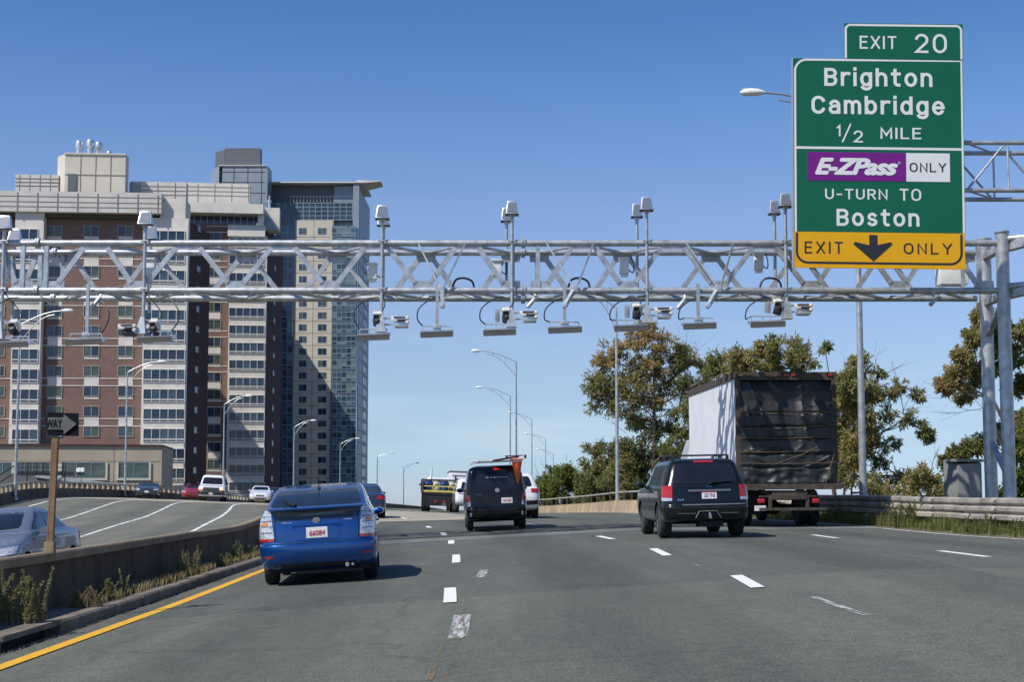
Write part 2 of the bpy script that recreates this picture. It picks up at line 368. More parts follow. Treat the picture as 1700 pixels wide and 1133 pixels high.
# kerb with separate stones, ledge and median wall
kerb = tag(bpy.data.objects.new('kerb', None), kind='structure'); COL.objects.link(kerb)
D = 6.0; i = 0
while D < 64:
    Lk = 1.83; D1 = D+Lk
    if not (13.9 < D+.9 < 15.9):
        mb = MB(); j = rnd.uniform(-.012, .012); hh = .14+rnd.uniform(-.008, .01)
        rows = []
        for d in frange(D+.008, D1-.008, .6):
            rows.append([road(-4.05+j, d, -.1), road(-4.05+j, d, hh-.025), road(-4.075+j, d, hh), road(-4.24+j, d, hh), road(-4.24, d, -.1)])
        mb.grid(rows); n0 = 5
        mb.add(rows[0], [(0, 1, 2, 3, 4)]); mb.add(rows[-1], [(4, 3, 2, 1, 0)])
        link('kerbstone', mb.mesh('kerbstone', M['kerb']), kerb)
    else:
        mb = MB()
        rows = [[road(-4.05, d, .095), road(-4.05, d, .15), road(-4.45, d, .15), road(-4.45, d, .095)] for d in frange(D+.01, D1-.01, .6)]
        mb.grid(rows); mb.add(rows[0], [(0,1,2,3)]); mb.add(rows[-1], [(3,2,1,0)]); mb.grid([[r[3], r[0]] for r in rows])
        link('drain_cover_slab', mb.mesh('drain_cover_slab', M['kerb']), kerb)
    D = D1
mb = MB(); mb.grid([[road(-4.24-.52*k/5, d, .125+.02*noise.noise(Vector((d*.8, k*.9, 3)))+.02*k/5) for k in range(6)] for d in frange(4, 90, .35)])
link('ledge', mb.mesh('ledge', M['kerb'], True), kerb)
mb = MB(); mb.grid([[road(-4.24, d, -.08), road(-4.24, d, .13)] for d in frange(13.2, 17, .5)])
link('drain_back', mb.mesh('drain_back', M['under']), kerb)
mb = MB(); mb.grid([[road(-4.24, d, -.09), road(-4.04, d, -.09)] for d in frange(13.2, 17, .5)])
link('drain_floor', mb.mesh('drain_floor', M['under']), kerb)
M['dark_band'] = tinted(M['asphalt'], 'asphalt_dark_band', (.35, .35, .38)); M['joint_pale'] = tinted(M['asphalt'], 'joint_concrete', (1.25, 1.3, 1.5))
strip('cross_band', M['joint_pale'], -4.1, 11.0, row2D(850, 893.5), row2D(850, 888), .011, .4, road_o)
strip('cross_band', M['dark_band'], -4.1, 11.0, row2D(850, 888)+.02, row2D(850, 885.5), .011, .4, road_o)  # band across the lanes, asphalt tinted darker
wall = thing('median_wall', 'long stained concrete median wall running from the lower left behind the blue hatchback', 'wall')
D = 3.0
while D < 300:
    Lw = 6.1 if D < 60 else 12.2
    D1 = D+Lw; mb = MB(); st = .76 if D < 60 else 1.5; rows = []
    for d in frange(D+.012, D1-.012, st):
        rows.append([road(-4.66, d, -.1), road(-4.70, d, .3), road(-4.72, d, .72)])
    rr = [r+[rb] for r, rb in zip(rows, [road(-4.72, d, .72) for d in frange(D+.012, D1-.012, st)])]
    pts = [[road(o, d, z) for o, z in ((-4.74,-.1),(-4.77,.3),(-4.79,.705),(-4.87,.705),(-4.9,.3),(-4.93,-.6))] for d in frange(D+.012, D1-.012, st)]
    mb.grid(pts); mb.add(pts[0], [(0,1,2,3,4,5)]); mb.add(pts[-1], [(5,4,3,2,1,0)])
    link('wall_panel', mb.mesh('wall_panel', M['dark_concrete']), wall)
    mb = MB(); pts = [[road(o, d, z) for o, z in ((-4.74,.708),(-4.74,.80),(-4.76,.82),(-4.92,.82),(-4.94,.80),(-4.94,.708))] for d in frange(D+.004, D1-.004, st)]
    mb.grid(pts); mb.add(pts[0], [(0,1,2,3,4,5)]); mb.add(pts[-1], [(5,4,3,2,1,0)]); mb.grid([[r[5], r[0]] for r in pts])
    link('coping', mb.mesh('coping', M['concrete']), wall)
    D = D1

# right side: concrete parapet with pipe rail on posts, from D 47 on; guardrail before it
par = thing('bridge_parapet', 'tan concrete parapet with a pipe rail curving behind the black vehicles', 'barrier')
D = 50.0
while D < 300:
    Lw = 6.0 if D < 130 else 15
    D1 = D+Lw; mb = MB()
    pts = [[road(o, d, z) for o, z in ((11.35,-.1),(11.42,.12),(11.5,.55),(11.5,.6),(11.85,.6),(11.85,-1.2))] for d in frange(D+.03, D1-.03, 1.5)]
    mb.grid([list(reversed(r)) for r in pts]); mb.add(pts[0], [(5,4,3,2,1,0)]); mb.add(pts[-1], [(0,1,2,3,4,5)])
    link('parapet_panel', mb.mesh('parapet_panel', M['tan_barrier']), par)
    mb = MB(); mb.tube([road(11.68, d, 1.0) for d in frange(D, D1, 1.5)], .045, 8)
    link('pipe_rail', mb.mesh('pipe_rail', M['rail_grey'], True), par)
    d = D+.4
    while d < D1 and D < 130:
        mb = MB(); p = road(11.68, d); mb.bar(p+Vector((0, 0, .6)), p+Vector((0, -.05, .98)), .09, .12, Vector((0, 1, 0)))
        link('rail_post', mb.mesh('rail_post', M['rail_dark']), par); d += 1.5
    D = D1
gr = thing('guardrail', 'grey ribbed steel guardrail along the right verge', 'guardrail')
prof = [(0,.80),(.06,.77),(.06,.70),(0,.655),(0,.625),(.06,.58),(.06,.52),(0,.475),(0,.445),(.06,.40),(.06,.33),(0,.30)]
D = 20.0; k = 0
while D < 50:
    D1 = D+3.81; mb = MB()
    # lateral wobble of a rail that has been hit now and then
    def lat(d): return 12.0+.05*noise.noise(Vector((d*.25, 5, 1)))
    mb.grid([[road(lat(d)-q, d, z+.02*noise.noise(Vector((d*.4, 1, 2)))) for q, z in prof] for d in frange(D, D1+.12, .32)])
    o = link('rail_panel', mb.mesh('rail_panel', M['rail_grey'], True), gr)
    sm = o.modifiers.new('thick', 'SOLIDIFY'); sm.thickness = .012
    for d in (D+.2, D+2.1):
        p = road(12.14, d); mb = MB(); mb.box(p+Vector((0, 0, .2)), (.15, .16, 1.15)); link('rail_post', mb.mesh('rail_post', M['rail_dark']), gr)
        mb = MB(); mb.box(p+Vector((-.1, 0, .56)), (.12, .2, .4)); link('rail_block', mb.mesh('rail_block', M['rail_dark']), gr)
    D = D1; k += 1
# verge right of the road
mb = MB()
mb.grid([[road(o, d, (0 if k == 0 else .03+.05*noise.noise(Vector((d*.4, o, 0)))-.02*max(0, o-13)-.0*k)) for k, o in enumerate((11.35, 11.7, 12.5, 13.5, 16, 20, 26, 34, 45))] for d in frange(4, 49.9, 1.0)])
tag(link('verge', mb.mesh('verge', M['dirt'], True)), kind='structure')
mb = MB(); mb.grid([[road(o, d, -1.0-.25*(o-12)) for o in (11.86, 16, 22, 30, 50)] for d in frange(48, 160, 6)])
tag(link('embankment', mb.mesh('embankment', M['ground'], True)), kind='structure')

# left barrier of the opposite carriageway
lb = thing('left_barrier', 'concrete barrier with bracketed double rail on the far left side of the opposite lanes', 'barrier')
D = 50.0
while D < 250:
    D1 = D+8; mb = MB()
    pts = [[road(fL(d)+q, d, z) for q, z in ((.42,-.1),(.3,.22),(.2,.62),(0,.62),(-.05,-1.2))] for d in frange(D+.03, D1-.03, 1.6)]
    mb.grid(pts); mb.add(pts[0], [(0,1,2,3,4)]); mb.add(pts[-1], [(4,3,2,1,0)])
    link('barrier_panel', mb.mesh('barrier_panel', M['dark_concrete']), lb)
    for z in (1.02,):
        mb = MB(); mb.grid([[road(fL(d)+q, d, zz) for q, zz in ((.2,z-.05),(.2,z+.05),(.05,z+.05),(.05,z-.05))] for d in frange(D, D1, 1.6)])
        link('rail', mb.mesh('rail', M['rail_grey'], True), lb)
    d = D+.3
    while d < D1 and D < 190:
        mb = MB(); a = road(fL(d)+.1, d, .62); t = (road(fL(d+.5)+.1, d+.5)-road(fL(d)+.1, d)).normalized()
        up = Vector((0,0,1)); w0, w1, dp = .26, .12, .07
        nn = t.cross(up)*dp
        mb.hexa([a-t*w0-nn, a+t*w0-nn, a+t*w0+nn, a-t*w0+nn, a-t*w1-nn+up*.36, a+t*w1-nn+up*.36, a+t*w1+nn+up*.36, a-t*w1+nn+up*.36])
        link('bracket', mb.mesh('bracket', M['tan_barrier']), lb); d += 1.35
    D = D1
mb = MB(); mb.grid([[road(fL(d)-.05, d, -.5), road(fL(d)-.05, d, -8)] for d in frange(20, 300, 5)])
link('deck_fascia', mb.mesh('deck_fascia', M['concrete']), lb)

# ------------------------------------------------------------ street lamps
def lamp(px, D, side, H=11.3, reach=3.5, where='', base=None, label='', head=None):
    base = base or W(px, 800, D)
    if head: H = W(px, head[1], D).z-base.z-.85; reach = abs(W(head[0], head[1], D).x-W(px, head[1], D).x)-.72
    th = thing('street_lamp', label, 'street lamp', base, group='street lamps along the highway')
    thick = .12 if D < 50 else .10
    mb = MB(); mb.lathe([(thick*1.8, 0), (thick*1.8, .12), (thick, .2), (thick*.55, H)], n=10)
    part('pole', mb, M['galv'], th, True)
    a0 = Vector((0, 0, H-.05)); s = side
    up = [Vector((s*reach*t, 0, H-.05+.85*math.sin(t*math.pi/2))) for t in (0,.15,.3,.45,.6,.8,1)]
    lo = [Vector((s*reach*t*.82, 0, H-1.15+1.72*math.sin(t*math.pi/2)**.95)) for t in (0,.2,.4,.6,.8,1)]
    mb = MB(); mb.tube(up, .03, 6); mb.tube(lo, .025, 6)
    for t in (2, 4): mb.tube([up[t], lo[t]], .02, 5)
    part('arm', mb, M['galv'], th, True)
    e = up[-1]; mb = MB(); rot = Matrix.Rotation(R(90)*s, 3, 'Y')
    mb.lathe([(.03,-.1),(.08,0),(.12,.12),(.14,.34),(.12,.56),(.04,.66)], e, 12, rot)
    for i in range(len(mb.v)): 
        if mb.v[i].z < e.z: mb.v[i].z = e.z+(mb.v[i].z-e.z)*.75
    part('lamp_head', mb, M['white'], th, True)
    return th
for i, (px, D, nm) in enumerate(((25,85,'leftmost lamp, in front of the brick building at the picture edge'),(207,114,'lamp standing before the beige low building'),(370,144,'lamp rising behind the white passenger van'),
        (487,180,'lamp in front of the dark glass tower corner'),(564,216,'lamp in front of the right part of the tower'),(626,252,'small lamp just right of the tower'),(670,288,'farthest small lamp left of the flatbed truck'))):
    x = W(px, 820, D).x; b = road(x-fX(D), D, .1); lamp(px, D, 1, head=[(114,515),(272,600),(417,657),(524,698),(597,728),(655,751),(696,769)][i], base=b, label='grey twin-arm street '+nm)
for i, (px, D, nm) in enumerate(((857,107,'tallest lamp rising behind the black delivery van'),(847,144,'second tallest lamp behind the black delivery van'),(883,180,'third lamp, just right of the black delivery van'),
        (906,216,'fourth lamp, above the low green bush'),(919,252,'smallest and farthest lamp above the bush'),(1025,71,'thin-poled lamp in front of the big tree, head hidden by the gantry'))):
    x = W(px, 820, D).x; b = road(x-fX(D), D, .1); lamp(px, D, -1, head=[(781,582),(789,643),(842,685),(869,720),(889,746),(952,484)][i], base=b, label='grey street '+nm)
b = road(12.6, 42, 0); b.x = W(1433, 815, 42).x
lamp(1433, 42, -1, head=(1240, 151), base=b, label='tall grey street lamp behind the exit sign, head left of the sign')

# grit along the gutters
def grit(name, spots, label):
    r = random.Random(17); vs, fs = [], []
    for o_, d in spots:
        p = road(o_, d, .012); q = r.uniform(.004, .010); o = len(vs)
        vs += [p+Vector((q*r.uniform(.6, 1.3), 0, 0)), p+Vector((-q*.7, q, 0)), p+Vector((-q*.7, -q*r.uniform(.6, 1.2), 0)), p+Vector((0, 0, q))]; fs += [(o, o+1, o+3), (o+1, o+2, o+3), (o+2, o, o+3)]
    me = bpy.data.meshes.new(name); me.from_pydata(vs, [], fs); me.materials.append(M['concrete']); tag(link(name, me), label, 'gravel', kind='stuff')
r = random.Random(3)
grit('gravel', [(-4.03+abs(r.gauss(0, .14)), r.uniform(9, 34)) for k in range(1500)]+[(11.35-abs(r.gauss(0, .25)), r.uniform(20, 48)) for k in range(2600)]+[(-4.15-r.random()*.5, r.uniform(9, 30)) for k in range(0)], 'loose grit lying in the gutters at both edges of the road')
# ------------------------------------------------------------ buildings
def brickmat(name, c1, c2, mortar):
    m = bpy.data.materials.new(name); m.use_nodes = True; nt = m.node_tree; b = nt.nodes['Principled BSDF']; K = nt.links.new
    t = nt.nodes.new('ShaderNodeTexCoord'); s = nt.nodes.new('ShaderNodeSeparateXYZ'); K(t.outputs['Object'], s.inputs[0])
    a = nt.nodes.new('ShaderNodeMath'); a.operation = 'ADD'; K(s.outputs[0], a.inputs[0]); K(s.outputs[1], a.inputs[1])
    c = nt.nodes.new('ShaderNodeCombineXYZ'); K(a.outputs[0], c.inputs[0]); K(s.outputs[2], c.inputs[1])
    br = nt.nodes.new('ShaderNodeTexBrick'); br.inputs['Scale'].default_value = 1; br.inputs['Brick Width'].default_value = .42; br.inputs['Row Height'].default_value = .14
    br.inputs['Mortar Size'].default_value = .012; br.inputs['Color1'].default_value = (*c1, 1); br.inputs['Color2'].default_value = (*c2, 1); br.inputs['Mortar'].default_value = (*mortar, 1)
    K(c.outputs[0], br.inputs['Vector'])
    n = nt.nodes.new('ShaderNodeTexNoise'); n.inputs['Scale'].default_value = .5; n.inputs['Detail'].default_value = 7; K(t.outputs['Object'], n.inputs['Vector'])
    r = nt.nodes.new('ShaderNodeValToRGB'); r.color_ramp.elements[0].color = (.75, .75, .75, 1); r.color_ramp.elements[1].color = (1.2, 1.2, 1.2, 1); K(n.outputs[0], r.inputs[0])
    x = nt.nodes.new('ShaderNodeMixRGB'); x.blend_type = 'MULTIPLY'; x.inputs[0].default_value = 1; K(br.outputs[0], x.inputs[1]); K(r.outputs[0], x.inputs[2])
    K(x.outputs[0], b.inputs['Base Color']); b.inputs['Roughness'].default_value = .9; return m
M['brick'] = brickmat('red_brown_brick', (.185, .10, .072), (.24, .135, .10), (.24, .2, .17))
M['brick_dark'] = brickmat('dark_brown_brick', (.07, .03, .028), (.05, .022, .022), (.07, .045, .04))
M['cast'] = mat('beige_precast', (.70, .65, .57), .85, 0, .12, .6, 0)
M['cast_tan'] = mat('tan_precast', (.56, .505, .40), .85, 0, .1, .3)
M['stair_beige'] = mat('stair_tower_beige', (.60, .55, .46), .85, 0, .06, .3)
M['podium'] = mat('beige_stucco', (.40, .335, .245), .9, 0, .12, .25)
M['panelw'] = mat('pale_metal_panel', (.60, .56, .50), .6, 0, .1, .5)
M['panelg'] = mat('blue_grey_panel', (.26, .30, .34), .5, .1, .1, .4)
M['louver'] = mat('grey_louvre', (.12, .135, .15), .6, .2, .25, 2, stretch=(.3, .3, 14))
M['frame_b'] = mat('window_frame_beige', (.42, .37, .29), .7, 0, .05, 2)
M['frame_w'] = mat('window_frame_pale', (.66, .63, .58), .6, 0, .05, 2)
M['frame_g'] = mat('curtain_wall_frame', (.28, .34, .37), .5, .3, .05, 2)
M['joint_light'] = mat('pale_panel_joint', (.30, .27, .23), .9)
M['joint'] = mat('panel_joint', (.10, .085, .07), .9)
def glass(name, c, c2, rough=.08, sc=.6): return mat(name, c, rough, 0, .3, sc, col2=c2, spec=.5, coat=.15, detail=3)
GL = [glass('window_glass_dark', (.012, .024, .05), (.03, .052, .09)), glass('window_glass_blue', (.03, .055, .09), (.06, .095, .13)),
      glass('window_glass_curtained', (.045, .07, .065), (.11, .14, .125), .15), glass('window_glass_green', (.035, .06, .055), (.085, .12, .11))]
GB = [GL[0], GL[0], GL[1]]
GT = [glass('tower_glass_blue', (.03, .075, .125), (.08, .15, .21), .05), glass('tower_glass_dark', (.02, .04, .06), (.05, .085, .11), .05), glass('tower_glass_pale', (.10, .15, .17), (.2, .26, .27), .08)]

class Bld:
    def __init__(s, name, label, px, D, deg, cat='building'):
        p = W(px, 600, D); s.P = Vector((p.x, D, 0)); s.th = R(deg); s.c, s.s = math.cos(s.th), math.sin(s.th)
        s.root = thing(name, label, cat, (p.x, D, -9), (0, 0, s.th)); s.cache = {}
    def loc(s, px, py, d=0):
        """local (u, z above root) where the sight line meets the plane d metres behind the front"""
        r = W(px, py, 1.0); n = Vector((-s.s, s.c, 0)); q = s.P+n*d
        t = q.dot(n)/r.dot(n); h = r*t; rel = h-s.P
        return rel.x*s.c+rel.y*s.s, h.z+9
    def rect(s, x0, y0, x1, y1, d=0):
        ym, xm = (y0+y1)/2, (x0+x1)/2
        return s.loc(x0, ym, d)[0], s.loc(x1, ym, d)[0], s.loc(xm, y1, d)[1], s.loc(xm, y0, d)[1]
    def box(s, name, x0, y0, x1, y1, d0, d1, m, parent=None, at=None, ground=False):
        u0, u1, z0, z1 = s.rect(x0, y0, x1, y1, d0 if at is None else at)
        if ground: z0 = 0
        mb = MB(); mb.box2((u0, d0, z0), (u1, d1, z1)); return part(name, mb, M[m] if isinstance(m, str) else m, parent or s.root)
    def window(s, u, z, w, h, d, n=2, gl=GL, fr='frame_b', rows=((0, 1),), proud=.12, ax=0, seed=None):
        """frame object with panes; u, z = lower left; ax=1 on a side wall (u is depth)"""
        gi = [rnd.choice(gl) for _ in range(n*len(rows))]
        key = (round(w, 2), round(h, 2), n, fr, rows, ax)
        if key not in s.cache:
            mb = MB(); t = .09 if n > 1 else .06
            P = (lambda a, b, c: (a, b, c)) if ax == 0 else (lambda a, b, c: (-b, a, c))
            for k in range(n+1):
                x = t/2+(w-t)*k/n; mb.box2(P(x-t/2, -proud, 0), P(x+t/2, .0, h))
            zs = sorted({0, 1} | {r for q in rows for r in q})
            for r in zs:
                zc = min(max(h*r, t/2), h-t/2); mb.box2(P(t, -proud+.005, zc-t/2), P(w-t, .0, zc+t/2))
            panes = []
            for (a, b) in rows:
                for k in range(n):
                    q = MB(); x0 = t+(w-t)*k/n; x1 = (w-t)*(k+1)/n; q.box2(P(x0, -.045, h*a+t/2), P(x1, .0, h*b-t/2))
                    panes.append(q)
            s.cache[key] = (mb.mesh('window', M[fr]), panes, {})
        me, panes, pc = s.cache[key]
        o = link('window', me, s.root, (u, d, z) if ax == 0 else (d, u, z))
        for i, q in enumerate(panes):
            kk = (i, gi[i].name)
            if kk not in pc: pc[kk] = q.mesh('pane', gi[i])
            link('pane', pc[kk], o)
        return o

# ---- A: the near brick block at the left
A = Bld('brick_apartment_block', 'large red-brown brick apartment block with pale bay windows at the left edge', 308, 219, 4)
A.box('brick_wall', 66, 362, 238, 860, 0, 11, 'brick', ground=True)
A.box('brick_wall', -60, 362, 19, 860, 0.05, 11, 'brick', ground=True)
A.box('bay_wall', 18, 351, 66, 860, -1.6, 1.0, 'cast', ground=True, at=-1.6)
A.box('bay_wall', 236, 362, 308, 860, -1.2, .35, 'cast', ground=True, at=-1.2)
u0, u1, z0, z1 = A.rect(236, 375, 308, 860, 0)
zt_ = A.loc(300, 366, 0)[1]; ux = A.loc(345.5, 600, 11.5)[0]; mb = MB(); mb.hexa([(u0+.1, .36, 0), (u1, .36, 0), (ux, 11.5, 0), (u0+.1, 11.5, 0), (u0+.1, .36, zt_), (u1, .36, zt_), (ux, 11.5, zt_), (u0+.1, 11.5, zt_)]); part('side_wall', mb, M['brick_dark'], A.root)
side_u = u1
# top of the block
A.box('cornice_band', -60, 318, 268, 352, -2.2, 1.5, 'panelw', at=-2.2)
for k in range(11): A.box('panel_joint', -38+33.3*k-.7, 318+.6*k, -37+33.3*k, 351+.6*k, -2.28, -2.19, 'joint_light', at=-2.2) if -38+33.3*k < 266 else None
for y in (326, 335, 343): A.box('panel_rib', -60, y, 267, y+.8, -2.26, -2.19, 'joint_light', at=-2.2)
A.box('painted_overhang_shade', -60, 352.5, 236, 361, -1.0, 3, 'joint', at=-1)  # dark box painted as the shade below the overhanging cornice
A.box('end_panel', 266, 330, 308, 362, -1.0, 4, 'cast', at=-1)
A.box('lower_roof_parapet', 236, 338, 309, 366, 2, 5, 'panelw', at=2)
A.box('roof_penthouse', 25, 290, 97, 320, 6, 16, 'panelw', at=6)
for y in (296, 302, 308): A.box('panel_rib', 25, y, 97, y+.8, 5.92, 6.0, 'joint_light', at=6)
for x in (32, 49, 66, 83): A.box('panel_joint', x, 290, x+.8, 318, 5.93, 6.0, 'joint_light', at=6)
pent = A.box('stair_tower', 108, 256, 208, 326, 5, 7.5, 'stair_beige', at=5)
u0, u1, z0, z1 = A.rect(108, 256, 208, 326, 5)
mb = MB(); mb.hexa([(u0-1.7, 7, z0), (u0-.02, 5, z0), (u0-.02, 7.5, z0), (u0-1.7, 7.5, z0), (u0-1.7, 7, z1), (u0-.02, 5, z1), (u0-.02, 7.5, z1), (u0-1.7, 7.5, z1)]); part('stair_tower', mb, M['stair_beige'], A.root)
for x in (133, 158, 183): A.box('panel_joint', x, 258, x+.9, 325, 4.92, 5.0, 'joint_light', at=5)
A.box('panel_joint', 108, 290, 208, 291, 4.91, 5.0, 'joint_light', at=5)
A.box('tower_door', 113, 289, 127, 318, 4.8, 5.0, 'louver', at=5)
A.box('tower_coping', 107, 254.5, 209, 257, 4.8, 7.7, 'panelw', at=5)
for x, w, yt in ((132, 16, 234), (150, 16, 232), (164, 15, 236), (181, 10, 251)):
    u, zz = A.loc(x, yt, 6.2); ub, zb = A.loc(x, 257, 6.2); r = w/2/11.2*.9; mb = MB()
    mb.lathe([(r*.8, zb-.3), (r*.8, zz-1.4 if yt < 245 else zz-.5), (r*1.05, zz-1.2 if yt < 245 else zz-.4), (r*1.05, zz-.5 if yt < 245 else zz-.2), (r*.9, zz-.1), (r*.5, zz)], (u, 6.2, 0), 14)
    part('vent_stack', mb, M['alu'], A.root, True)
A.box('roof_screen', 216, 302, 309, 345, 9, 11, 'panelw', at=9)
for k in range(3): A.box('panel_joint', 232+29*k, 303, 232.8+29*k, 334, 8.92, 9, 'joint_light', at=9)
for y in (309, 316, 323): A.box('panel_rib', 230, y, 308, y+.8, 8.93, 9, 'joint_light', at=9)
u0, z0 = A.loc(216, 303, 8.6); u1, z1 = A.loc(244, 330, 8.6)
mb = MB(); mb.prism([(u0-.1, z0), (u0+.9, z0), (u1, z1), (u0-.1, z1)], 8.6, 8.9); part('roof_brace_screen', mb, M['panelg'], A.root)
rows = [384, 418, 451, 484, 517, 550, 583.5, 616.5, 650, 683.5, 717]
for i, y in enumerate(rows):
    for x0, x1 in ((77.5, 103.5), (138.5, 165), (195.5, 221.5)):
        u0, u1, z0, z1 = A.rect(x0, y-9, x1, y+9)
        A.window(u0, z0, u1-u0, z1-z0, 0, 2)
        if i < len(rows)-1:
            if i % 2 == 1 or i == 0: pass
            A.box('spandrel_panel', x0+1, y+9.5, x1-1, (y+13 if i % 2 == 0 else rows[i+1]-9.5), -.05, .0, 'cast')
    if i and i % 2 == 0:
        for yy in (y-22, y-9.8): A.box('string_course', 66.5, yy, 235.5, yy+1.4, -.07, .0, 'cast')
    u0, u1, z0, z1 = A.rect(-8, y-9, 8, y+9, .05); A.window(u0, z0, u1-u0, z1-z0, .05, 2)
    A.box('string_course', -50, y-22, 18, y-20.6, -.04, .05, 'cast') if i % 2 == 0 else None
for k in range(12):
    y = 389+33.3*k
    if y < 740: u0, u1, z0, z1 = A.rect(19.5, y-9, 63.5, y+14, -1.6); A.window(u0, z0, u1-u0, z1-z0, -1.6, 3, gl=GB, fr='frame_w', rows=((0, .2), (.24, 1)))
for k in range(13):
    y = 392+32.9*k
    u0, u1, z0, z1 = A.rect(237.5, y-9, 307, y+13.5, -1.2); A.window(u0, z0, u1-u0, z1-z0, -1.2, 5, gl=GB, fr='frame_w', rows=((0, .17), (.24, 1)))
# small windows of the shaded side wall
for k in range(13):
    z = 9+W(327, 401+32*k, 235).z-.75
    if z > 1: A.window(4.6, z+.3, 1.7, 1.0, side_u+(ux-side_u)*(4.6-.36)/11.14+.01, 1, fr='frame_g', ax=1, gl=GL[:1]).rotation_euler.z = -math.atan((ux-side_u)/11.14)

# ---- B: the set-back brick block
B = Bld('brick_apartment_wing', 'set-back brick wing with a five-pane pale bay, directly left of the glass tower', 440, 251.5, 6)
B.box('brick_wall', 300, 372, 379, 860, 0, 17, 'brick', ground=True)
B.box('bay_wall', 378, 392, 440, 860, -.9, .4, 'cast', ground=True, at=-.9)
u0, u1, z0, z1 = B.rect(378, 380, 440, 860, 0)
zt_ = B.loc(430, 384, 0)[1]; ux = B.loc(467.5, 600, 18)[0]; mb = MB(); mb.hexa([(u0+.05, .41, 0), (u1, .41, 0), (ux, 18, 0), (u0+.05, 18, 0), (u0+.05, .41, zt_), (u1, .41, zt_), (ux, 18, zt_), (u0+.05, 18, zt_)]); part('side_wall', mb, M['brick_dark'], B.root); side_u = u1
B.box('bay_cap_panel', 378, 374, 440, 392.5, -1.2, 1, 'cast', at=-1.2)
B.box('top_storey_glass', 268, 353, 426, 376, 1.0, 3, GL[1], at=1)
for k in range(12): B.box('mullion', 300+11*k, 354, 301+11*k, 375, .9, 1, 'frame_w', at=1)
B.box('roof_slab', 262, 337, 437, 353, -2.5, 6, 'cast', at=-2.5)
B.box('roof_end_wall', 428, 352, 437, 376, -1.5, 3, 'cast', at=-1.5)
u0, u1, z0, z1 = B.rect(437, 345, 464, 383, 1)
mb = MB(); mb.box2((u0, 1, z0), (u1, 4, z1)); part('roof_screen', mb, M['cast'], B.root)
mb = MB(); mb.prism([(u0, z0+.1), (u1-.2, z0+.1), (u0, z1-.6)], .7, .98); part('roof_brace_screen', mb, M['panelg'], B.root)
B.box('roof_screen', 280, 304, 415, 340, 8, 10, 'panelw', at=8)
for y in (310, 317, 324): B.box('panel_rib', 280, y, 415, y+.8, 7.93, 8, 'joint_light', at=8)
for k in range(5): B.box('panel_joint', 300+28*k, 305, 300.8+28*k, 335, 7.92, 8, 'joint_light', at=8)
for i in range(16):
    y = 368+29.05*i+26
    u0, u1, z0, z1 = B.rect(344, y-8, 367, y+8)
    B.window(u0, z0, u1-u0, z1-z0, 0, 2)
    B.box('spandrel_panel', 345, y+8.5, 366, (y+12 if i % 2 else y+19.5), -.05, .0, 'cast')
    if i % 2 == 0:
        for yy in (y-19, y-9): B.box('string_course', 342, yy, 377.5, yy+1.2, -.07, 0, 'cast')
    y = 368+28.95*i+36
    u0, u1, z0, z1 = B.rect(380, y-8.5, 439, y+10.5, -.9); B.window(u0, z0, u1-u0, z1-z0, -.9, 5, gl=GB, fr='frame_w', rows=((0, .17), (.24, 1)))
for k in range(15):
    z = 9+W(452, 412+27.6*k, 275).z-.7
    if z > 1: B.window(8, z+.3, 1.7, 1.0, side_u+(ux-side_u)*(8-.41)/17.6+.01, 1, fr='frame_g', ax=1, gl=GL[:2]).rotation_euler.z = -math.atan((ux-side_u)/17.6)
for k in range(14):
    z = 9+W(325, 395+32*k, 240).z
# rooftop figure-like exhaust on the screen
u, z = B.loc(447, 345, 2); mb = MB(); mb.lathe([(.25, z), (.25, z+1.0), (.4, z+1.1), (.4, z+1.3), (.12, z+1.4), (.12, z+2.2)], (u, 2, 0), 10); part('roof_exhaust', mb, M['alu'], B.root, True)

# ---- core tower behind the wing (grey penthouse)
Cc = Bld('grey_core_tower', 'blue-grey panelled lift core with dark louvred top rising behind the brick roofs', 440, 337, 0)
Cc.box('core_wall', 364, 275, 440, 860, 0, 6, 'panelg', ground=True)
Cc.box('louvre_top', 373, 246, 432, 274.5, 1.5, 4, 'louver', at=1.5)
for x0, x1, y0, y1, d, mm_ in ((350, 364, 275, 860, 6, 'panelg'), (358, 373, 246, 275, 4, 'louver')):
    u0 = Cc.loc(x0, y0+5, d)[0]; u1 = Cc.loc(x1, y0+5, 0 if mm_ == 'panelg' else 1.5)[0]; z1 = Cc.loc(x1, y0, 0)[1]; z0 = 0 if mm_ == 'panelg' else Cc.loc(x1, y1, 0)[1]
    mb = MB(); d0 = 0 if mm_ == 'panelg' else 1.5
    mb.hexa([(u0, d, z0), (u1-.02, d0, z0), (u1-.02, d, z0), (u0, d+.5, z0), (u0, d, z1), (u1-.02, d0, z1), (u1-.02, d, z1), (u0, d+.5, z1)]); part('core_wall', mb, M[mm_], Cc.root)
for x in (387, 410, 433): Cc.box('panel_joint', x, 276, x+.8, 400, -.08, 0, 'joint')
for y in (285, 302, 320, 338, 356): Cc.box('panel_joint', 364, y, 440, y+.8, -.07, 0, 'joint')
Cc.box('coping', 363, 273.8, 441, 275.4, -.3, 6.1, 'panelw')
# lower block hidden behind the wing; its edge throws the slanting shadow on the tower
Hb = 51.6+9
mb = MB(); u1 = Cc.loc(440, 500, 0)[0]; mb.box2((u1-22, -24, 0), (u1, -.8, Hb)); part('rear_wing_wall', mb, M['brick_dark'], Cc.root)

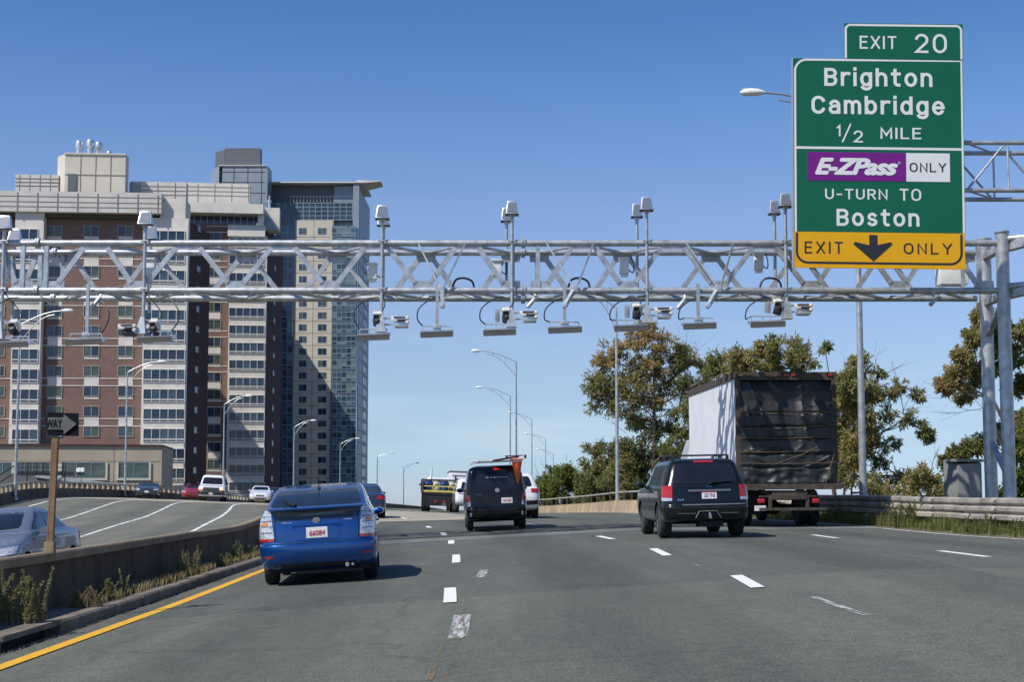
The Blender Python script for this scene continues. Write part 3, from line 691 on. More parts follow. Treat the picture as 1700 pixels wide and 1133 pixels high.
# ---- C: the tower
T = Bld('glass_tower', 'tall tan and blue glass apartment tower with projecting roof blade', 592, 342, 0)
def zrow(py): return T.loc(520, py)[1]
T.box('dark_glass_bay', 441, 345, 487, 860, -.3, 6, GT[1], ground=True, at=-.3)
T.box('tan_wall', 486, 366, 551, 860, 0, 25, 'cast_tan', ground=True)
T.box('glass_bay', 550, 378, 592, 860, -1.0, 2, GT[0], ground=True, at=-1)
u0, u1, z0, z1 = T.rect(550, 345, 592, 860, 0)
mb = MB(); mb.box2((u0, 2.02, 0), (u1+.02, 28, T.loc(590, 306)[1])); part('grey_side_wall', mb, M['panelg'], T.root); su = u1
T.box('grey_corner_wall', 588, 306, 594.5, 860, 1.2, 2, 'panelg', ground=True, at=1)
T.box('upper_glass_band', 441, 336, 590, 366, .6, 4, GT[1], at=.6)
T.box('upper_louvre_wall', 441, 304, 592, 337, 3.2, 8, 'louver', at=3.2)
T.box('grey_corner_wall', 586, 305, 596, 380, 0.4, 3, 'panelg', at=.4)
T.box('roof_slab', 441, 301.5, 606, 303.4, 0, 16, 'frame_w')
ub, zb = T.loc(594, 303, 4); ue, ze = T.loc(633, 302, 4)
mb = MB(); mb.hexa([(ub, 2, zb-.7), (ue, 3, ze-.12), (ue, 9, ze-.12), (ub, 12, zb-.7), (ub, 2, zb+.15), (ue, 3, ze+.05), (ue, 9, ze+.05), (ub, 12, zb+.15)]); part('roof_blade', mb, M['frame_w'], T.root)
for k in range(14): T.box('mullion', 452+10.2*k, 337, 453+10.2*k, 366, .5, .6, 'frame_g', at=.6)
for y in (337, 344, 351, 358, 365): T.box('transom', 490, y, 590, y+1, .48, .6, 'frame_g', at=.6)
T.box('terrace_rail', 482, 326, 590, 326.8, 2.0, 2.1, 'frame_w', at=2)
for k in range(20): T.box('terrace_rail_post', 482+5.5*k, 326.5, 482.5+5.5*k, 335.5, 2.02, 2.08, 'frame_w', at=2)
n = 24
for i in range(n):
    y = 384+20.0*i
    for x0, x1 in ((496, 509), (527.5, 542)):
        u0, u1, z0, z1 = T.rect(x0, y-5.5, x1, y+5.5); T.window(u0, z0, u1-u0, z1-z0, 0, 2 if x0 > 500 else 2, gl=GL[:3], fr='frame_g', proud=.06)
    T.box('wall_joint', 486.5, y+9.4, 549.5, y+9.9, -.03, 0, 'joint')
    u0, u1, z0, z1 = T.rect(551, y-9, 591, y+9, -1); T.window(u0, z0, u1-u0, z1-z0, -1.0, 5, gl=GT, fr='frame_g', rows=((0, .28), (.32, .8), (.83, 1)), proud=.1)
    u0, u1, z0, z1 = T.rect(468, y-9, 486, y+9, -.3); T.window(u0, z0, u1-u0, z1-z0, -.3, 2, gl=GT[:2], fr='frame_g', rows=((0, .35), (.4, 1)), proud=.1)
    z = T.loc(590, y+5)[1]; T.window(14, z, 9, 2.0, su+.03, 3, gl=GT[:2], fr='frame_g', ax=1)
    z = T.loc(590, y+9)[1]; mb = MB(); mb.box2((su+.02, 2.1, z), (su+.06, 27.9, z+.12)); part('wall_joint', mb, M['joint'], T.root)
for x in (518, 549.6): T.box('wall_joint', x, 366, x+.5, 860, -.03, 0, 'joint')

# ---- podium building
Pd = Bld('beige_podium_building', 'long low beige building with wide windows below the brick block', 268, 203, 6)
Pd.box('wall', -60, 741, 268, 860, 0, 12, 'podium', ground=True)
Pd.box('coping', -60, 738, 269, 741, -.25, 12.2, 'brick_dark')
for x in (27, 188): Pd.box('wall_joint', x, 741.5, x+.7, 860, -.02, 0, 'joint')
for y in (766, 800): Pd.box('wall_joint', -60, y, 266, y+.6, -.02, 0, 'joint')
for x0, x1, n in ((-40, 20, 4), (26, 97, 5), (103, 176, 3), (197, 248, 2)):
    u0, u1, z0, z1 = Pd.rect(x0, 768, x1, 795); Pd.window(u0, z0, u1-u0, z1-z0, 0, n, gl=[GL[3], GL[2], GL[3]], fr='frame_g')
    mb = MB(); t = .25; mb.box2((u0-t, -.2, z0-t), (u0, .0, z1+.02)); mb.box2((u1, -.2, z0-t), (u1+t, .0, z1+.02)); mb.box2((u0, -.2, z0-t), (u1, 0, z0)); part('window_surround', mb, M['cast_tan'], Pd.root)
# steel stair platform in front of it, and grey shed roof
sp = thing('steel_platform', 'black steel stair platform with railings beside the beige building', 'platform', W(70, 815, 150)); sp.location.z = -9
def bx(x0, y0, x1, y1, D, m, root, name, dep=.3):
    a = W(x0, y1, D); b = W(x1, y0, D); mb = MB(); mb.box2((a.x, D, a.z), (b.x, D+dep, b.z)); return wpart(name, mb, M[m], root)
bx(28, 783, 109, 789, 150, 'black', sp, 'deck', 3)
for y in (768.5, 776): bx(28, y, 109, y+1.2, 150, 'black', sp, 'handrail', .1)
for x in (28, 37, 45, 60, 71, 85, 102, 108): bx(x, 768, x+1.6, 790, 150, 'black', sp, 'post', .1)
for x in (43, 82, 106): bx(x, 789, x+2.2, 818, 150, 'black', sp, 'leg', .2)
a, b = W(0, 789, 150), W(30, 770, 150); mb = MB(); mb.bar(a, b, .12, .12); mb.bar(a+Vector((0, 0, -.8)), b+Vector((0, 0, -.8)), .12, .12); wpart('stair_rail', mb, M['black'], sp)
a, b = W(80, 812, 150), W(108, 790, 150); mb = MB(); mb.bar(a, b, .1, .1); wpart('brace', mb, M['black'], sp)
sh = thing('grey_shed', 'low dark grey shed with a sloping roof under the steel platform', 'shed', W(60, 815, 158)); sh.location.z = -9
a, b = W(-40, 786, 158), W(152, 812, 158); mb = MB(); mb.prism([(a.x, a.z), (W(60, 792, 158).x, W(60, 792, 158).z), (b.x, W(150, 804, 158).z), (b.x, -9), (a.x, -9)], 158, 168)
wpart('shed_wall', mb, mat('shed_grey', (.12, .115, .11), .8), sh)
mb = MB(); p0, p1 = W(60, 791.3, 158), W(153, 803.3, 158); mb.bar(p0+Vector((0, 5, 0)), p1+Vector((0, 5, 0)), 10.5, .25); wpart('roof_edge', mb, M['galv'], sh)
ty = thing('traffic_signal', 'small twin-headed signal on a thin post before the beige building', 'signal', W(134, 806, 140)); ty.location.z = -9
bx(133.4, 790, 134.8, 830, 140, 'black', ty, 'post', .1)
for x in (130.5, 137):
    mb = MB(); p = W(x, 781.5, 140); mb.lathe([(.2, -.12), (.27, 0), (.2, .12)], p, 12, Matrix.Rotation(R(90), 3, 'X')); wpart('round_lamp', mb, M['white'], ty)
    mb = MB(); p = W(x, 787, 140); mb.box(p, (.3, .3, .3)); wpart('signal_box', mb, M['black'], ty)
# ------------------------------------------------------------ toll gantry
GD, GR = 36.0, 37.35            # front and rear truss planes
def gp(x, y, D=GD): return W(x, y, D)
zt = gp(850, 404).z; zb = gp(850, 483).z
gan = thing('toll_gantry', 'galvanised steel box-truss toll gantry spanning the whole road', 'gantry', (W(1640, 815, GD).x, GD, -1.0))
xl, xr = gp(-90, 404).x, gp(1640, 404).x
def gx(px, y=440, D=GD): return W(px, y, D).x
segs = [(-90, 62), (62, 869), (869, 1650)]
for y, rr in ((GD, .088), (GR, .085)):
    for z in (zt, zb):
        for a, b in segs:
            mb = MB(); mb.tube([(gx(a)+.02, y, z), (gx(b)-.02, y, z)], rr, 12); wpart('chord', mb, M['galv'], gan, True)
        for f in (62, 869):
            mb = MB(); mb.lathe([(.14, -.05), (.14, -.006), (.12, -.006), (.12, .006), (.14, .006), (.14, .05)], (gx(f), y, z), 16, Matrix.Rotation(R(90), 3, 'Y')); wpart('flange', mb, M['galv'], gan)
lown = [85, 232, 392, 548, 702, 848, 897, 1041, 1193, 1345, 1491, 1632]
def brace(p0, p1, w=.13, h=.06, nm='diagonal_brace'):
    mb = MB(); mb.bar(p0, p1, w, h, Vector((0, 1, 0))); wpart(nm, mb, M['galv'], gan)
def gusset(x, z, y, w, h, up):
    mb = MB(); s = 1 if up else -1
    mb.prism([(x-w/2, z), (x+w/2, z), (x+w/2*.94, z+s*h), (x-w/2*.94, z+s*h)], y-.008, y+.008); wpart('gusset_plate', mb, M['galv'], gan)
def tri(nodes, y, zlo, zhi, dyo):
    for i, a in enumerate(nodes):
        xa = gx(a); gusset(xa, zlo+(.05 if zhi > zlo else -.05), y+dyo, .52, .2, zhi > zlo)
        if i+1 < len(nodes) and nodes[i+1]-a > 60:
            xb = gx(nodes[i+1]); xm = (xa+xb)/2
            s = 1 if zhi > zlo else -1
            brace((xa+.2, y+dyo, zlo+s*.2), (xm-.3, y+dyo, zhi-s*.12)); brace((xb-.2, y+dyo, zlo+s*.2), (xm+.3, y+dyo, zhi-s*.12))
            mb = MB(); mb.box((xm, y+dyo, zhi-s*.11), (.62, .02, .09)); wpart('gusset_plate', mb, M['galv'], gan)
tri([-68, 40], GD, zb, zt, -.02)
tri(lown, GD, zb, zt, -.02)
tri([-68, 40], GR, zt, zb, .02); tri(lown, GR, zt, zb, .02)
for x in (38, 77, 851, 893, 1625):      # vertical posts beside the splices
    for y in (GD, GR):
        mb = MB(); mb.box((gx(x), y, (zt+zb)/2), (.11, .11, zt-zb-.14)); wpart('vertical_post', mb, M['galv'], gan)
allx = sorted(gx(a) for a in lown)
for z, dz in ((zt, -.0), (zb, .0)):          # plan bracing top and bottom
    for i in range(len(allx)-1):
        a, b = allx[i], allx[i+1]
        if b-a < 1.2: continue
        m_ = (a+b)/2
        for q0, q1 in (((a, GR), (m_, GD)), ((m_, GD), (b, GR))):
            mb = MB(); mb.bar((q0[0], q0[1], z+dz-.02), (q1[0], q1[1], z+dz-.02), .12, .05); wpart('plan_brace', mb, M['galv'], gan)
        mb = MB(); mb.box((m_, GD+.12, z-.03), (.7, .22, .015)); wpart('gusset_plate', mb, M['galv'], gan); mb = MB(); mb.box((a, GR-.12, z-.03), (.7, .22, .015)); wpart('gusset_plate', mb, M['galv'], gan)
# supports on the right: two round columns with brace
for x, D, yt, w in ((1637, GR, 398, .165), (1668, GD, 386, .165)):
    xb = W(1646 if x < 1650 else 1676, 815, D).x
    mb = MB(); mb.tube([(xb, D, -1.2), (xb, D, W(x, yt, D).z)], w, 20); wpart('column', mb, M['galv'], gan, True)
    mb = MB(); mb.lathe([(.19, 0), (.19, .04)], (xb, D, W(x, yt, D).z-.02), 20); wpart('column_cap', mb, M['galv'], gan)
xb = W(1676, 815, GD).x; xa = W(1646, 815, GR).x
mb = MB(); mb.bar((xa, GR-.1, W(1650, 735, GR).z), (xb, GD+.1, W(1672, 790, GD).z), .14, .08); wpart('column_brace', mb, M['galv'], gan)
mb = MB(); mb.bar((xb, GD+.1, W(1655, 500, GD).z), (xa, GR-.1, W(1655, 560, GR).z), .14, .08); wpart('column_brace', mb, M['galv'], gan)
for z in (zt, zb):
    mb = MB(); mb.tube([(xr, GD+.0, z), (xb+.1, GD, z)], .08, 10); mb.bar((xa, GR, z-.12), (xb, GD, z-.12), .2, .16); wpart('end_beam', mb, M['galv'], gan, True)
    # the outrigger that runs on to the right and towards the viewer
    mb = MB(); mb.tube([(xb, GD, z+.1), (xb+.55, GD-.2, z+.12), (xb+1.6, GD-1.2, z+.12)], .09, 12); wpart('outrigger', mb, M['galv'], gan, True)
    mb = MB(); mb.bar((xb+.1, GD+.2, z-.1), (xb+1.9, GD-2.2, z+.15), .22, .2); wpart('outrigger_beam', mb, M['galv'], gan)

# ---- things carried by the gantry
def cable(th, pts, r=.017):
    ps = []
    for i in range(len(pts)-1):
        p0 = pts[max(i-1, 0)]; p1 = pts[i]; p2 = pts[i+1]; p3 = pts[min(i+2, len(pts)-1)]
        for k in range(6):
            t = k/6; ps.append(.5*((2*p1)+(p2-p0)*t+(2*p0-5*p1+4*p2-p3)*t*t+(3*p1-p0-3*p2+p3)*t**3))
    ps.append(pts[-1]); mb = MB(); mb.tube(ps, r, 6); wpart('cable', mb, M['cable'], th, True)
M['solar'] = mat('sensor_face_grey', (.22, .24, .28), .25, .3, .1, 9)
M['cream_box'] = mat('white_enclosure', (.75, .75, .73), .45, 0, .05, 6)
M['camera_white'] = mat('camera_housing_white', (.66, .63, .58), .4, 0, .3, 9)
M['ant_face'] = mat('antenna_underside', (.20, .18, .16), .6, 0, .1, 9)
ordn = ['leftmost', 'second from left', 'third from left', 'fourth from left', 'fifth from left', 'rightmost']
def mast(px, ptop, w, D, pbot, lab):
    y = D-.13; p = W(px, ptop, y); s = FPX/y
    th = thing('sensor_mast', lab, 'sensor mast', (p.x, y, W(px, pbot, y).z), group='sensor masts clamped to the gantry')
    zt_ = p.z; h = 23/s; wt, wb = .72*w/s/2, w/s/2
    mb = MB(); mb.tube([(p.x, y, W(px, pbot, y).z), (p.x, y, zt_-h-.05)], .045, 10); mb.lathe([(.03, 0), (.09, .1)], (p.x, y, zt_-h-.12), 10); wpart('pole', mb, M['galv'], th, True)
    # tapering head, tilted back a little
    d0 = .10; mb = MB()
    mb.hexa([(p.x-wb, y-d0-.03, zt_-h), (p.x+wb, y-d0-.03, zt_-h), (p.x+wb, y+d0, zt_-h), (p.x-wb, y+d0, zt_-h),
             (p.x-wt, y-.02, zt_), (p.x+wt, y-.02, zt_), (p.x+wt, y+d0, zt_), (p.x-wt, y+d0, zt_)]); wpart('head', mb, M['alu'], th, bevel=.008)
    mb = MB(); e = .82; mb.add([(p.x-wb*e, y-d0-.030, zt_-h*.9), (p.x+wb*e, y-d0-.030, zt_-h*.9), (p.x+wt*e, y-.042, zt_-h*.1), (p.x-wt*e, y-.042, zt_-h*.1)], [(0, 1, 2, 3)]); o = wpart('face', mb, M['solar'], th)
    mb = MB(); mb.box((p.x, y-.01, zt_-h-.012), (2*wb+.03, .27, .02)); wpart('rim', mb, M['black'], th)
    for z in (zt, zb):
        mb = MB(); mb.box((p.x, D-.05, z), (.2, .2, .06)); mb.tube([(p.x-.1, D-.2, z+.03), (p.x+.1, D-.2, z+.03)], .015, 6); wpart('clamp', mb, M['galv'], th)
FM = [(8, 358, 24, 545), (242, 351, 24, 545), (635, 341, 22, 545), (850, 334, 21, 540), (1073, 327, 21, 532), (1303, 321, 21, 528)]
RM = [(25, 380, 22, 540), (251, 375, 20, 520), (637, 352, 20, 500), (841, 345, 18, 480), (1057, 338, 18, 480), (1285, 333, 18, 478)]
places = ['at the left picture edge', 'above the brick block', 'right of the glass tower', 'in the middle of the gantry', 'right of the middle splice', 'beside the exit sign']
for i, (a, b) in enumerate(zip(FM, RM)):
    mast(a[0], a[1], a[2], GD, a[3], 'front sensor mast with tapered grey head, '+places[i])
    mast(b[0], b[1], b[2], GR+.3, b[3], 'rear sensor mast half behind the front one, '+places[i])
AN = [(-6, 52, 562, 578, 1), (112, 174, 557, 574, 0), (230, 290, 552, 571, 1), (593, 648, 549, 567, 1), (698, 753, 544, 562, 0), (802, 857, 541, 559, 1), (909, 966, 537, 555, 0), (1018, 1075, 534, 552, 1), (1132, 1188, 530, 549, 0), (1243, 1302, 527, 546, 1)]
anl = ['at the left picture edge', 'in front of the brick facade with its own hanger', 'in front of the pale bay windows', 'just right of the tower top', 'between the tower and the middle masts', 'below the middle mast', 'right of the middle mast, on its own hanger', 'above the tree top', 'right of the tree top, on its own hanger', 'left of the exit sign']
for i, (x0, x1, y0, y1, kind) in enumerate(AN):
    D = GD-.25; c = W((x0+x1)/2, (y0+y1)/2, D); w = (x1-x0)/FPX*D; s = D/FPX
    th = thing('toll_antenna', 'flat grey toll antenna '+anl[i], 'antenna', c, group='toll antennas under the gantry')
    rot = Matrix.Rotation(R(-2.2), 3, 'Y') @ Matrix.Rotation(R(18), 3, 'X')
    mb = MB(); mb.box(c, (w, .42, .055), rot); wpart('panel', mb, M['alu'], th, bevel=.006)
    mb = MB(); mb.box(c+rot @ Vector((0, -.215, -.005)), (w*.985, .012, .14), rot); wpart('front_lip', mb, M['ant_face'], th)
    mb = MB(); mb.box(c+rot @ Vector((0, -.215, .075)), (w*.995, .02, .03), rot); wpart('lip_edge', mb, M['alu'], th)
    mb = MB(); t = c+rot @ Vector((0, .05, .16)); mb.bar(t-Vector((w*.42, 0, 0)), t+Vector((w*.42, 0, 0)), .03, .03)
    for q in (-.42, -.1, .12, .42): mb.bar(t+Vector((w*q, 0, 0)), t+Vector((w*q, 0, -.14)), .02, .02)
    wpart('bracket', mb, M['galv'], th)
    hx = c.x if kind == 0 else gx([8, 0, 242, 635, 0, 850, 0, 1073, 0, 1303][i])
    if kind == 0:
        mb = MB(); mb.box2((hx-.04, D+.02, c.z+.12), (hx+.04, D+.10, zb+.15)); wpart('hanger', mb, M['galv'], th)
        mb = MB(); mb.box((hx, D+.06, c.z+.15), (.2, .2, .09)); wpart('hanger_foot', mb, M['galv'], th, bevel=.01)
    else:
        mb = MB(); mb.hexa([(hx-.16, D-.1, c.z+.1), (hx+.12, D-.1, c.z+.1), (hx+.12, D+.12, c.z+.1), (hx-.16, D+.12, c.z+.1), (hx-.03, D-.03, c.z+.55), (hx+.05, D-.03, c.z+.55), (hx+.05, D+.08, c.z+.55), (hx-.03, D+.08, c.z+.55)]); wpart('hanger_foot', mb, M['galv'], th)
    e = W(x0+4, y0-2, D)
    if i >= 3 or i == 0: cable(th, [W((x0+x1)/2+8, 494, D+.2), W(x0+18, 497, D), W(x0-2, 512, D), W(x0-5, 530, D), e])
    else: cable(th, [W(x1-10, 494, D+.2), W(x1+6, 515, D), W(x1+5, 535, D), W(x1-6, y0-2, D)])
CAMS = [(23, 541, 'at the left picture edge'), (256, 540, 'in front of the pale bay windows'), (626, 527, 'right of the tower'), (840, 521, 'in the middle'), (1056, 514, 'above the tree'), (1290, 506, 'left of the exit sign')]
for i, (x, y, pl) in enumerate(CAMS):
    D = GD-.15; c = W(x, y, D)
    th = thing('dome_camera', 'white and black camera head hanging from the gantry '+pl, 'camera', c, group='cameras under the gantry')
    mb = MB(); rot = Matrix.Rotation(R(22), 3, 'X') @ Matrix.Rotation(R(8), 3, 'Z')
    mb.box(c+Vector((0, 0, .07)), (.19, .34, .15), rot); wpart('housing', mb, M['camera_white'], th, bevel=.035)
    mb = MB(); mb.box(c+Vector((-.01, -.15, .0)), (.14, .06, .10), rot); wpart('front_glass', mb, M['black'], th, bevel=.01)
    mb = MB(); mb.box(c+Vector((.12, .02, .0)), (.07, .22, .26), rot); wpart('side_plate', mb, M['alu'], th, bevel=.01)
    mb = MB(); mb.lathe([(.02, -.1), (.10, -.09), (.105, .02), (.06, .06)], c+Vector((.0, -.12, -.10)), 14, Matrix.Rotation(R(60), 3, 'X')); wpart('lens_shroud', mb, M['black'], th, True)
    mb = MB(); mb.box(c+Vector((.02, .05, -.17)), (.2, .2, .16), Matrix.Rotation(R(20), 3, 'Y')); wpart('bracket', mb, M['black'], th, bevel=.015)
    hx = gx([8, 242, 635, 850, 1073, 1303][i]); mb = MB(); mb.bar(c+Vector((.03, .02, .05)), (hx, GD-.1, c.z+.1), .06, .08); mb.bar(c+Vector((.05, 0, -.1)), (hx, GD-.1, c.z-.12), .05, .05); wpart('arm', mb, M['galv'], th)
    if i in (3, 4, 5):
        mb = MB(); q = c+Vector((-.22, .1, -.05)); mb.box(q, (.12, .3, .3), Matrix.Rotation(R(15), 3, 'X')); wpart('side_housing', mb, M['alu'], th, bevel=.03)
    cable(th, [c+Vector((.1, 0, .15)), c+Vector((.2, -.05, .3)), Vector((hx+.03, GD-.1, zb-.05))], .014)
SB = [(213, 548, 'dark side camera box in front of the brick facade'), (664, 535, 'side camera box right of the tower'), (877, 526, 'side camera box right of the middle mast'), (1100, 520, 'side camera box above the tree'), (1331, 514, 'side camera box below the exit sign')]
for i, (x, y, lb_) in enumerate(SB):
    D = GD-.2; c = W(x, y, D); th = thing('side_camera', 'white and black '+lb_, 'camera', c, group='side camera boxes under the gantry')
    mb = MB(); mb.box(c+Vector((.04, 0, -.07)), (.34, .3, .16)); wpart('body', mb, M['black'] if i == 0 else M['alu'], th, bevel=.03)
    mb = MB(); mb.box(c+Vector((.0, -.16, .06)), (.44, .03, .13)); wpart('face_plate', mb, M['camera_white'], th, bevel=.01)
    mb = MB(); mb.box(c+Vector((.08, -.18, .02)), (.26, .03, .05)); mb.box(c+Vector((.02, -.18, .1)), (.34, .02, .03)); wpart('slot', mb, M['black'], th)
    for q in ((.2, .08), (.2, -.03)):
        mb = MB(); mb.lathe([(.05, -.03), (.05, .02), (.03, .04)], c+Vector((q[0], -.18, q[1])), 12, Matrix.Rotation(R(90), 3, 'X')); wpart('knob', mb, M['camera_white'], th, True)
    hx = gx([242, 635, 850, 1073, 1303][i]); mb = MB()
    for z in (.1, -.06): mb.bar(c+Vector((0, .05, z)), (hx, D+.05, c.z+z), .04, .04)
    wpart('arm', mb, M['galv'], th)
for i, (x, y, D, pl) in enumerate(((618, 451, GD+.3, 'beside the mast right of the tower'), (825, 445, GR, 'behind the middle mast'), (1036, 442, GD+.4, 'above the tree'), (1259, 435, GD+.4, 'left of the exit sign'), (250, 443, GD+.5, 'in front of the pale bays'), (8, 452, GD+.5, 'at the left edge'))):
    c = W(x, y, D); th = thing('enclosure_box', 'white weatherproof box on the gantry '+pl, 'box', c, group='white boxes on the gantry')
    mb = MB(); mb.box(c, (.24, .2, .42)); wpart('body', mb, M['cream_box'], th, bevel=.015)
    mb = MB(); mb.box(c+Vector((0, -.02, .19)), (.28, .26, .04)); mb.box(c+Vector((.01, 0, -.25)), (.18, .12, .07)); wpart('cap', mb, M['cream_box'], th, bevel=.008)
    cable(th, [c+Vector((.12, 0, -.1)), c+Vector((.24, .05, -.16)), c+Vector((.26, .1, .05)), c+Vector((.2, .1, .25))], .015)
# sloping camera arms propped by two thin struts
for i, (x, xa_, xb_, pl) in enumerate(((733, 695, 772, 'left of the middle'), (954, 908, 985, 'right of the middle splice'), (1192, 1140, 1217, 'above the tree'))):
    c = W(x, 480, GD-.18); th = thing('lane_scanner', 'thin sloping scanner arm with two struts hung from the gantry '+pl, 'scanner', c, group='scanner arms')
    for q, dx in ((xa_, -5), (xb_, 6)):
        mb = MB(); mb.bar(W(q, 405, GD-.1), W(x+dx, 472, GD-.2), .045, .045); wpart('strut', mb, M['galv'], th)
    mb = MB(); mb.box(c, (.18, .2, .2)); wpart('joint_block', mb, M['galv'], th, bevel=.02)
    e = W(x-(-2 if i == 0 else 16), 508, GD-.6); mb = MB(); mb.bar(c, e, .09, .1); wpart('arm', mb, M['galv'], th)
    mb = MB(); mb.box(e, (.1, .25, .12), Matrix.Rotation(R(25), 3, 'Y')); wpart('scanner_head', mb, M['alu'], th, bevel=.02)
for i, (x, y) in enumerate(((160, 502), (1131, 505), (882, 503), (1550, 500))):
    c = W(x, y, GD-.1); th = thing('mini_camera', ['small tilted camera under the left part of the gantry', 'small tilted camera right of the tree-top antenna mast', 'small dark camera under the middle splice', 'small camera below the right end of the exit sign'][i], 'camera', c)
    mb = MB(); mb.lathe([(.03, -.16), (.055, -.14), (.055, .14), (.04, .16)], c, 12, Matrix.Rotation(R(40), 3, 'Y')); wpart('tube', mb, M['galv'], th, True)
    mb = MB(); mb.bar(c+Vector((.08, 0, .1)), (c.x+.1, GD, zb-.05), .04, .04); wpart('bracket', mb, M['galv'], th)
# loose cables along the lower chord
cb = thing('cable_loops', 'black cable loops lying along the lower chord of the gantry', 'cables', W(780, 475, GD))
for x in (770, 962, 1280):
    cable(cb, [W(x-20, 484, GD+.2), W(x-14, 466, GD+.2), W(x, 462, GD+.2), W(x+14, 468, GD+.2), W(x+18, 484, GD+.2)], .03)
for a, b in ((650, 705), (760, 860), (880, 950), (990, 1075), (60, 120), (180, 250), (1230, 1300)):
    cable(cb, [W(a, 488, GD-.12), W((a+b)/2, 501, GD-.12), W(b, 489, GD-.12)], .013)
bxx = thing('cabinet', 'large cream cabinet on the gantry behind the right lower corner of the exit sign', 'cabinet', W(1580, 470, GR))
mb = MB(); c = W(1580, 455, GR+.2); mb.box(c, (.75, .5, .62)); wpart('body', mb, M['cream_box'], bxx, bevel=.02)
mb = MB(); mb.box(c+Vector((0, 0, .33)), (.8, .55, .04)); wpart('lid', mb, M['cream_box'], bxx)

# ---- second truss at the right edge carrying the exit sign
SD = 33.0
t2 = thing('sign_gantry', 'slender tubular steel truss carrying the exit sign at the right edge', 'gantry', (W(1700, 300, SD).x+2.2, SD+.6, -1))
X0, X1_ = W(1420, 300, SD).x, W(1700, 300, SD).x+2.2
zq = [W(1650, 238, SD+.3).z, W(1650, 317, SD+.3).z]
for y in (SD+.25, SD+1.25):
    for z in zq: mb = MB(); mb.tube([(X0, y, z), (X1_, y, z)], .055, 10); wpart('chord', mb, M['galv'], t2, True)
    x = X0; k = 0
    while x < X1_-.7:
        mb = MB(); mb.tube([(x, y, zq[1]), (x+.95, y, zq[0])] if y < SD+1 else [(x, y, zq[0]), (x+.95, y, zq[1])], .03, 8); wpart('diagonal_brace', mb, M['galv'], t2, True)
        mb = MB(); mb.tube([(x+1.0, y, zq[0]), (x+1.0, y, zq[1])], .028, 8); wpart('vertical_post', mb, M['galv'], t2, True)
        x += 1.35
x = X0
while x < X1_-.7:
    for z in zq: mb = MB(); mb.tube([(x, SD+.25, z), (x+1.0, SD+1.25, z)], .026, 8); wpart('plan_brace', mb, M['galv'], t2, True)
    x += 1.35
mb = MB(); mb.tube([(X1_, SD+.75, -1.2), (X1_, SD+.75, zq[0]+.6)], .2, 20); wpart('column', mb, M['galv'], t2, True)

# ------------------------------------------------------------ signs
M['sign_green'] = mat('sign_green', (.004, .115, .06), .45, 0, .05, .8, spec=.3)
M['sign_white'] = mat('sign_white', (.72, .73, .72), .45, 0, .04, 3, .1, 90)
M['sign_yellow'] = mat('sign_yellow', (.74, .37, .005), .45, 0, .04, 2, spec=.3)
M['sign_black'] = mat('sign_black', (.018, .02, .025), .5)
M['sign_purple'] = mat('sign_purple', (.17, .012, .21), .45, 0, .05, 2, spec=.3)
SC = (1459, 272); ps = (SD)/FPX*1.003
sc0 = W(SC[0], SC[1], SD)
sg = thing('exit_sign', 'big green overhead exit sign with purple pass panel and yellow exit-only strip', 'sign', sc0, (0, R(.7), 0))
ksx = 1.0
def sl(x, y): return ((x-SC[0])*ps, W(SC[0], y, SD).z-sc0.z)
def srect(name, x0, y0, x1, y1, m, y, dep=.02, parent=None):
    a, b = sl(x0, y1), sl(x1, y0); mb = MB(); mb.box2((a[0], y, a[1]), (b[0], y+dep, b[1])); return part(name, mb, M[m], parent or sg)
srect('main_panel', 1315.5, 98, 1603, 386, 'sign_green', 0, .035)
tab = srect('exit_tab', 1403, 38.5, 1604, 97.6, 'sign_green', 0, .035)
ylw = srect('yellow_strip', 1314.5, 386.3, 1602, 446, 'sign_yellow', 0, .035)
srect('side_rim', 1313.2, 97, 1315.3, 447, 'alu', -.01, .12)
for x in (1345, 1400, 1460, 1520, 1575): srect('back_rail', x, 60 if x > 1410 else 110, x+4, 440, 'alu', .04, .12)
def ring(name, pts_out, w, m, y, parent, closed=True):
    """a flat band following a polyline of pixel points"""
    P = [Vector((*sl(*p), 0)) for p in pts_out]; n = len(P); a, b = [], []
    for i, p in enumerate(P):
        q0 = P[i-1] if (i or closed) else p; q1 = P[(i+1) % n] if (i < n-1 or closed) else p
        t = (q1-q0).normalized(); nn = Vector((-t.y, t.x, 0))*w*ps/2; a.append(p-nn); b.append(p+nn)
    mb = MB(); vs = [(v.x, y, v.y) for v in a]+[(v.x, y, v.y) for v in b]
    fs = [(i, (i+1) % n, n+(i+1) % n, n+i) for i in range(n if closed else n-1)]
    mb.add(vs, fs); o = part(name, mb, M[m], parent); sm = o.modifiers.new('thick', 'SOLIDIFY'); sm.thickness = .003; return o
def corner(cx, cy, r, a0, a1, n=8): return [(cx+r*math.cos(R(a0+(a1-a0)*i/n)), cy-r*math.sin(R(a0+(a1-a0)*i/n))) for i in range(n+1)]
ring('border', [(1318.5, 386)]+corner(1338.5, 120, 20, 180, 90)+[(1400, 100), (1600.5, 100), (1600.5, 386)], 3.6, 'sign_white', -.004, sg, False)
ring('border', [(1405, 97)]+corner(1413, 49.5, 8, 180, 90)+corner(1593, 49.5, 8, 90, 0)+[(1601, 97)], 3.6, 'sign_white', -.004, tab, False)
ring('border', [(1320, 246.5), (1600, 246.5)], 4.2, 'sign_white', -.0045, sg, False)
ring('border', [(1320.5, 388)]+corner(1338.5, 419, 18.5, 180, 270)+corner(1577.5, 419, 18.5, 270, 360)+[(1596, 388)], 3.8, 'sign_black', -.004, ylw, False)
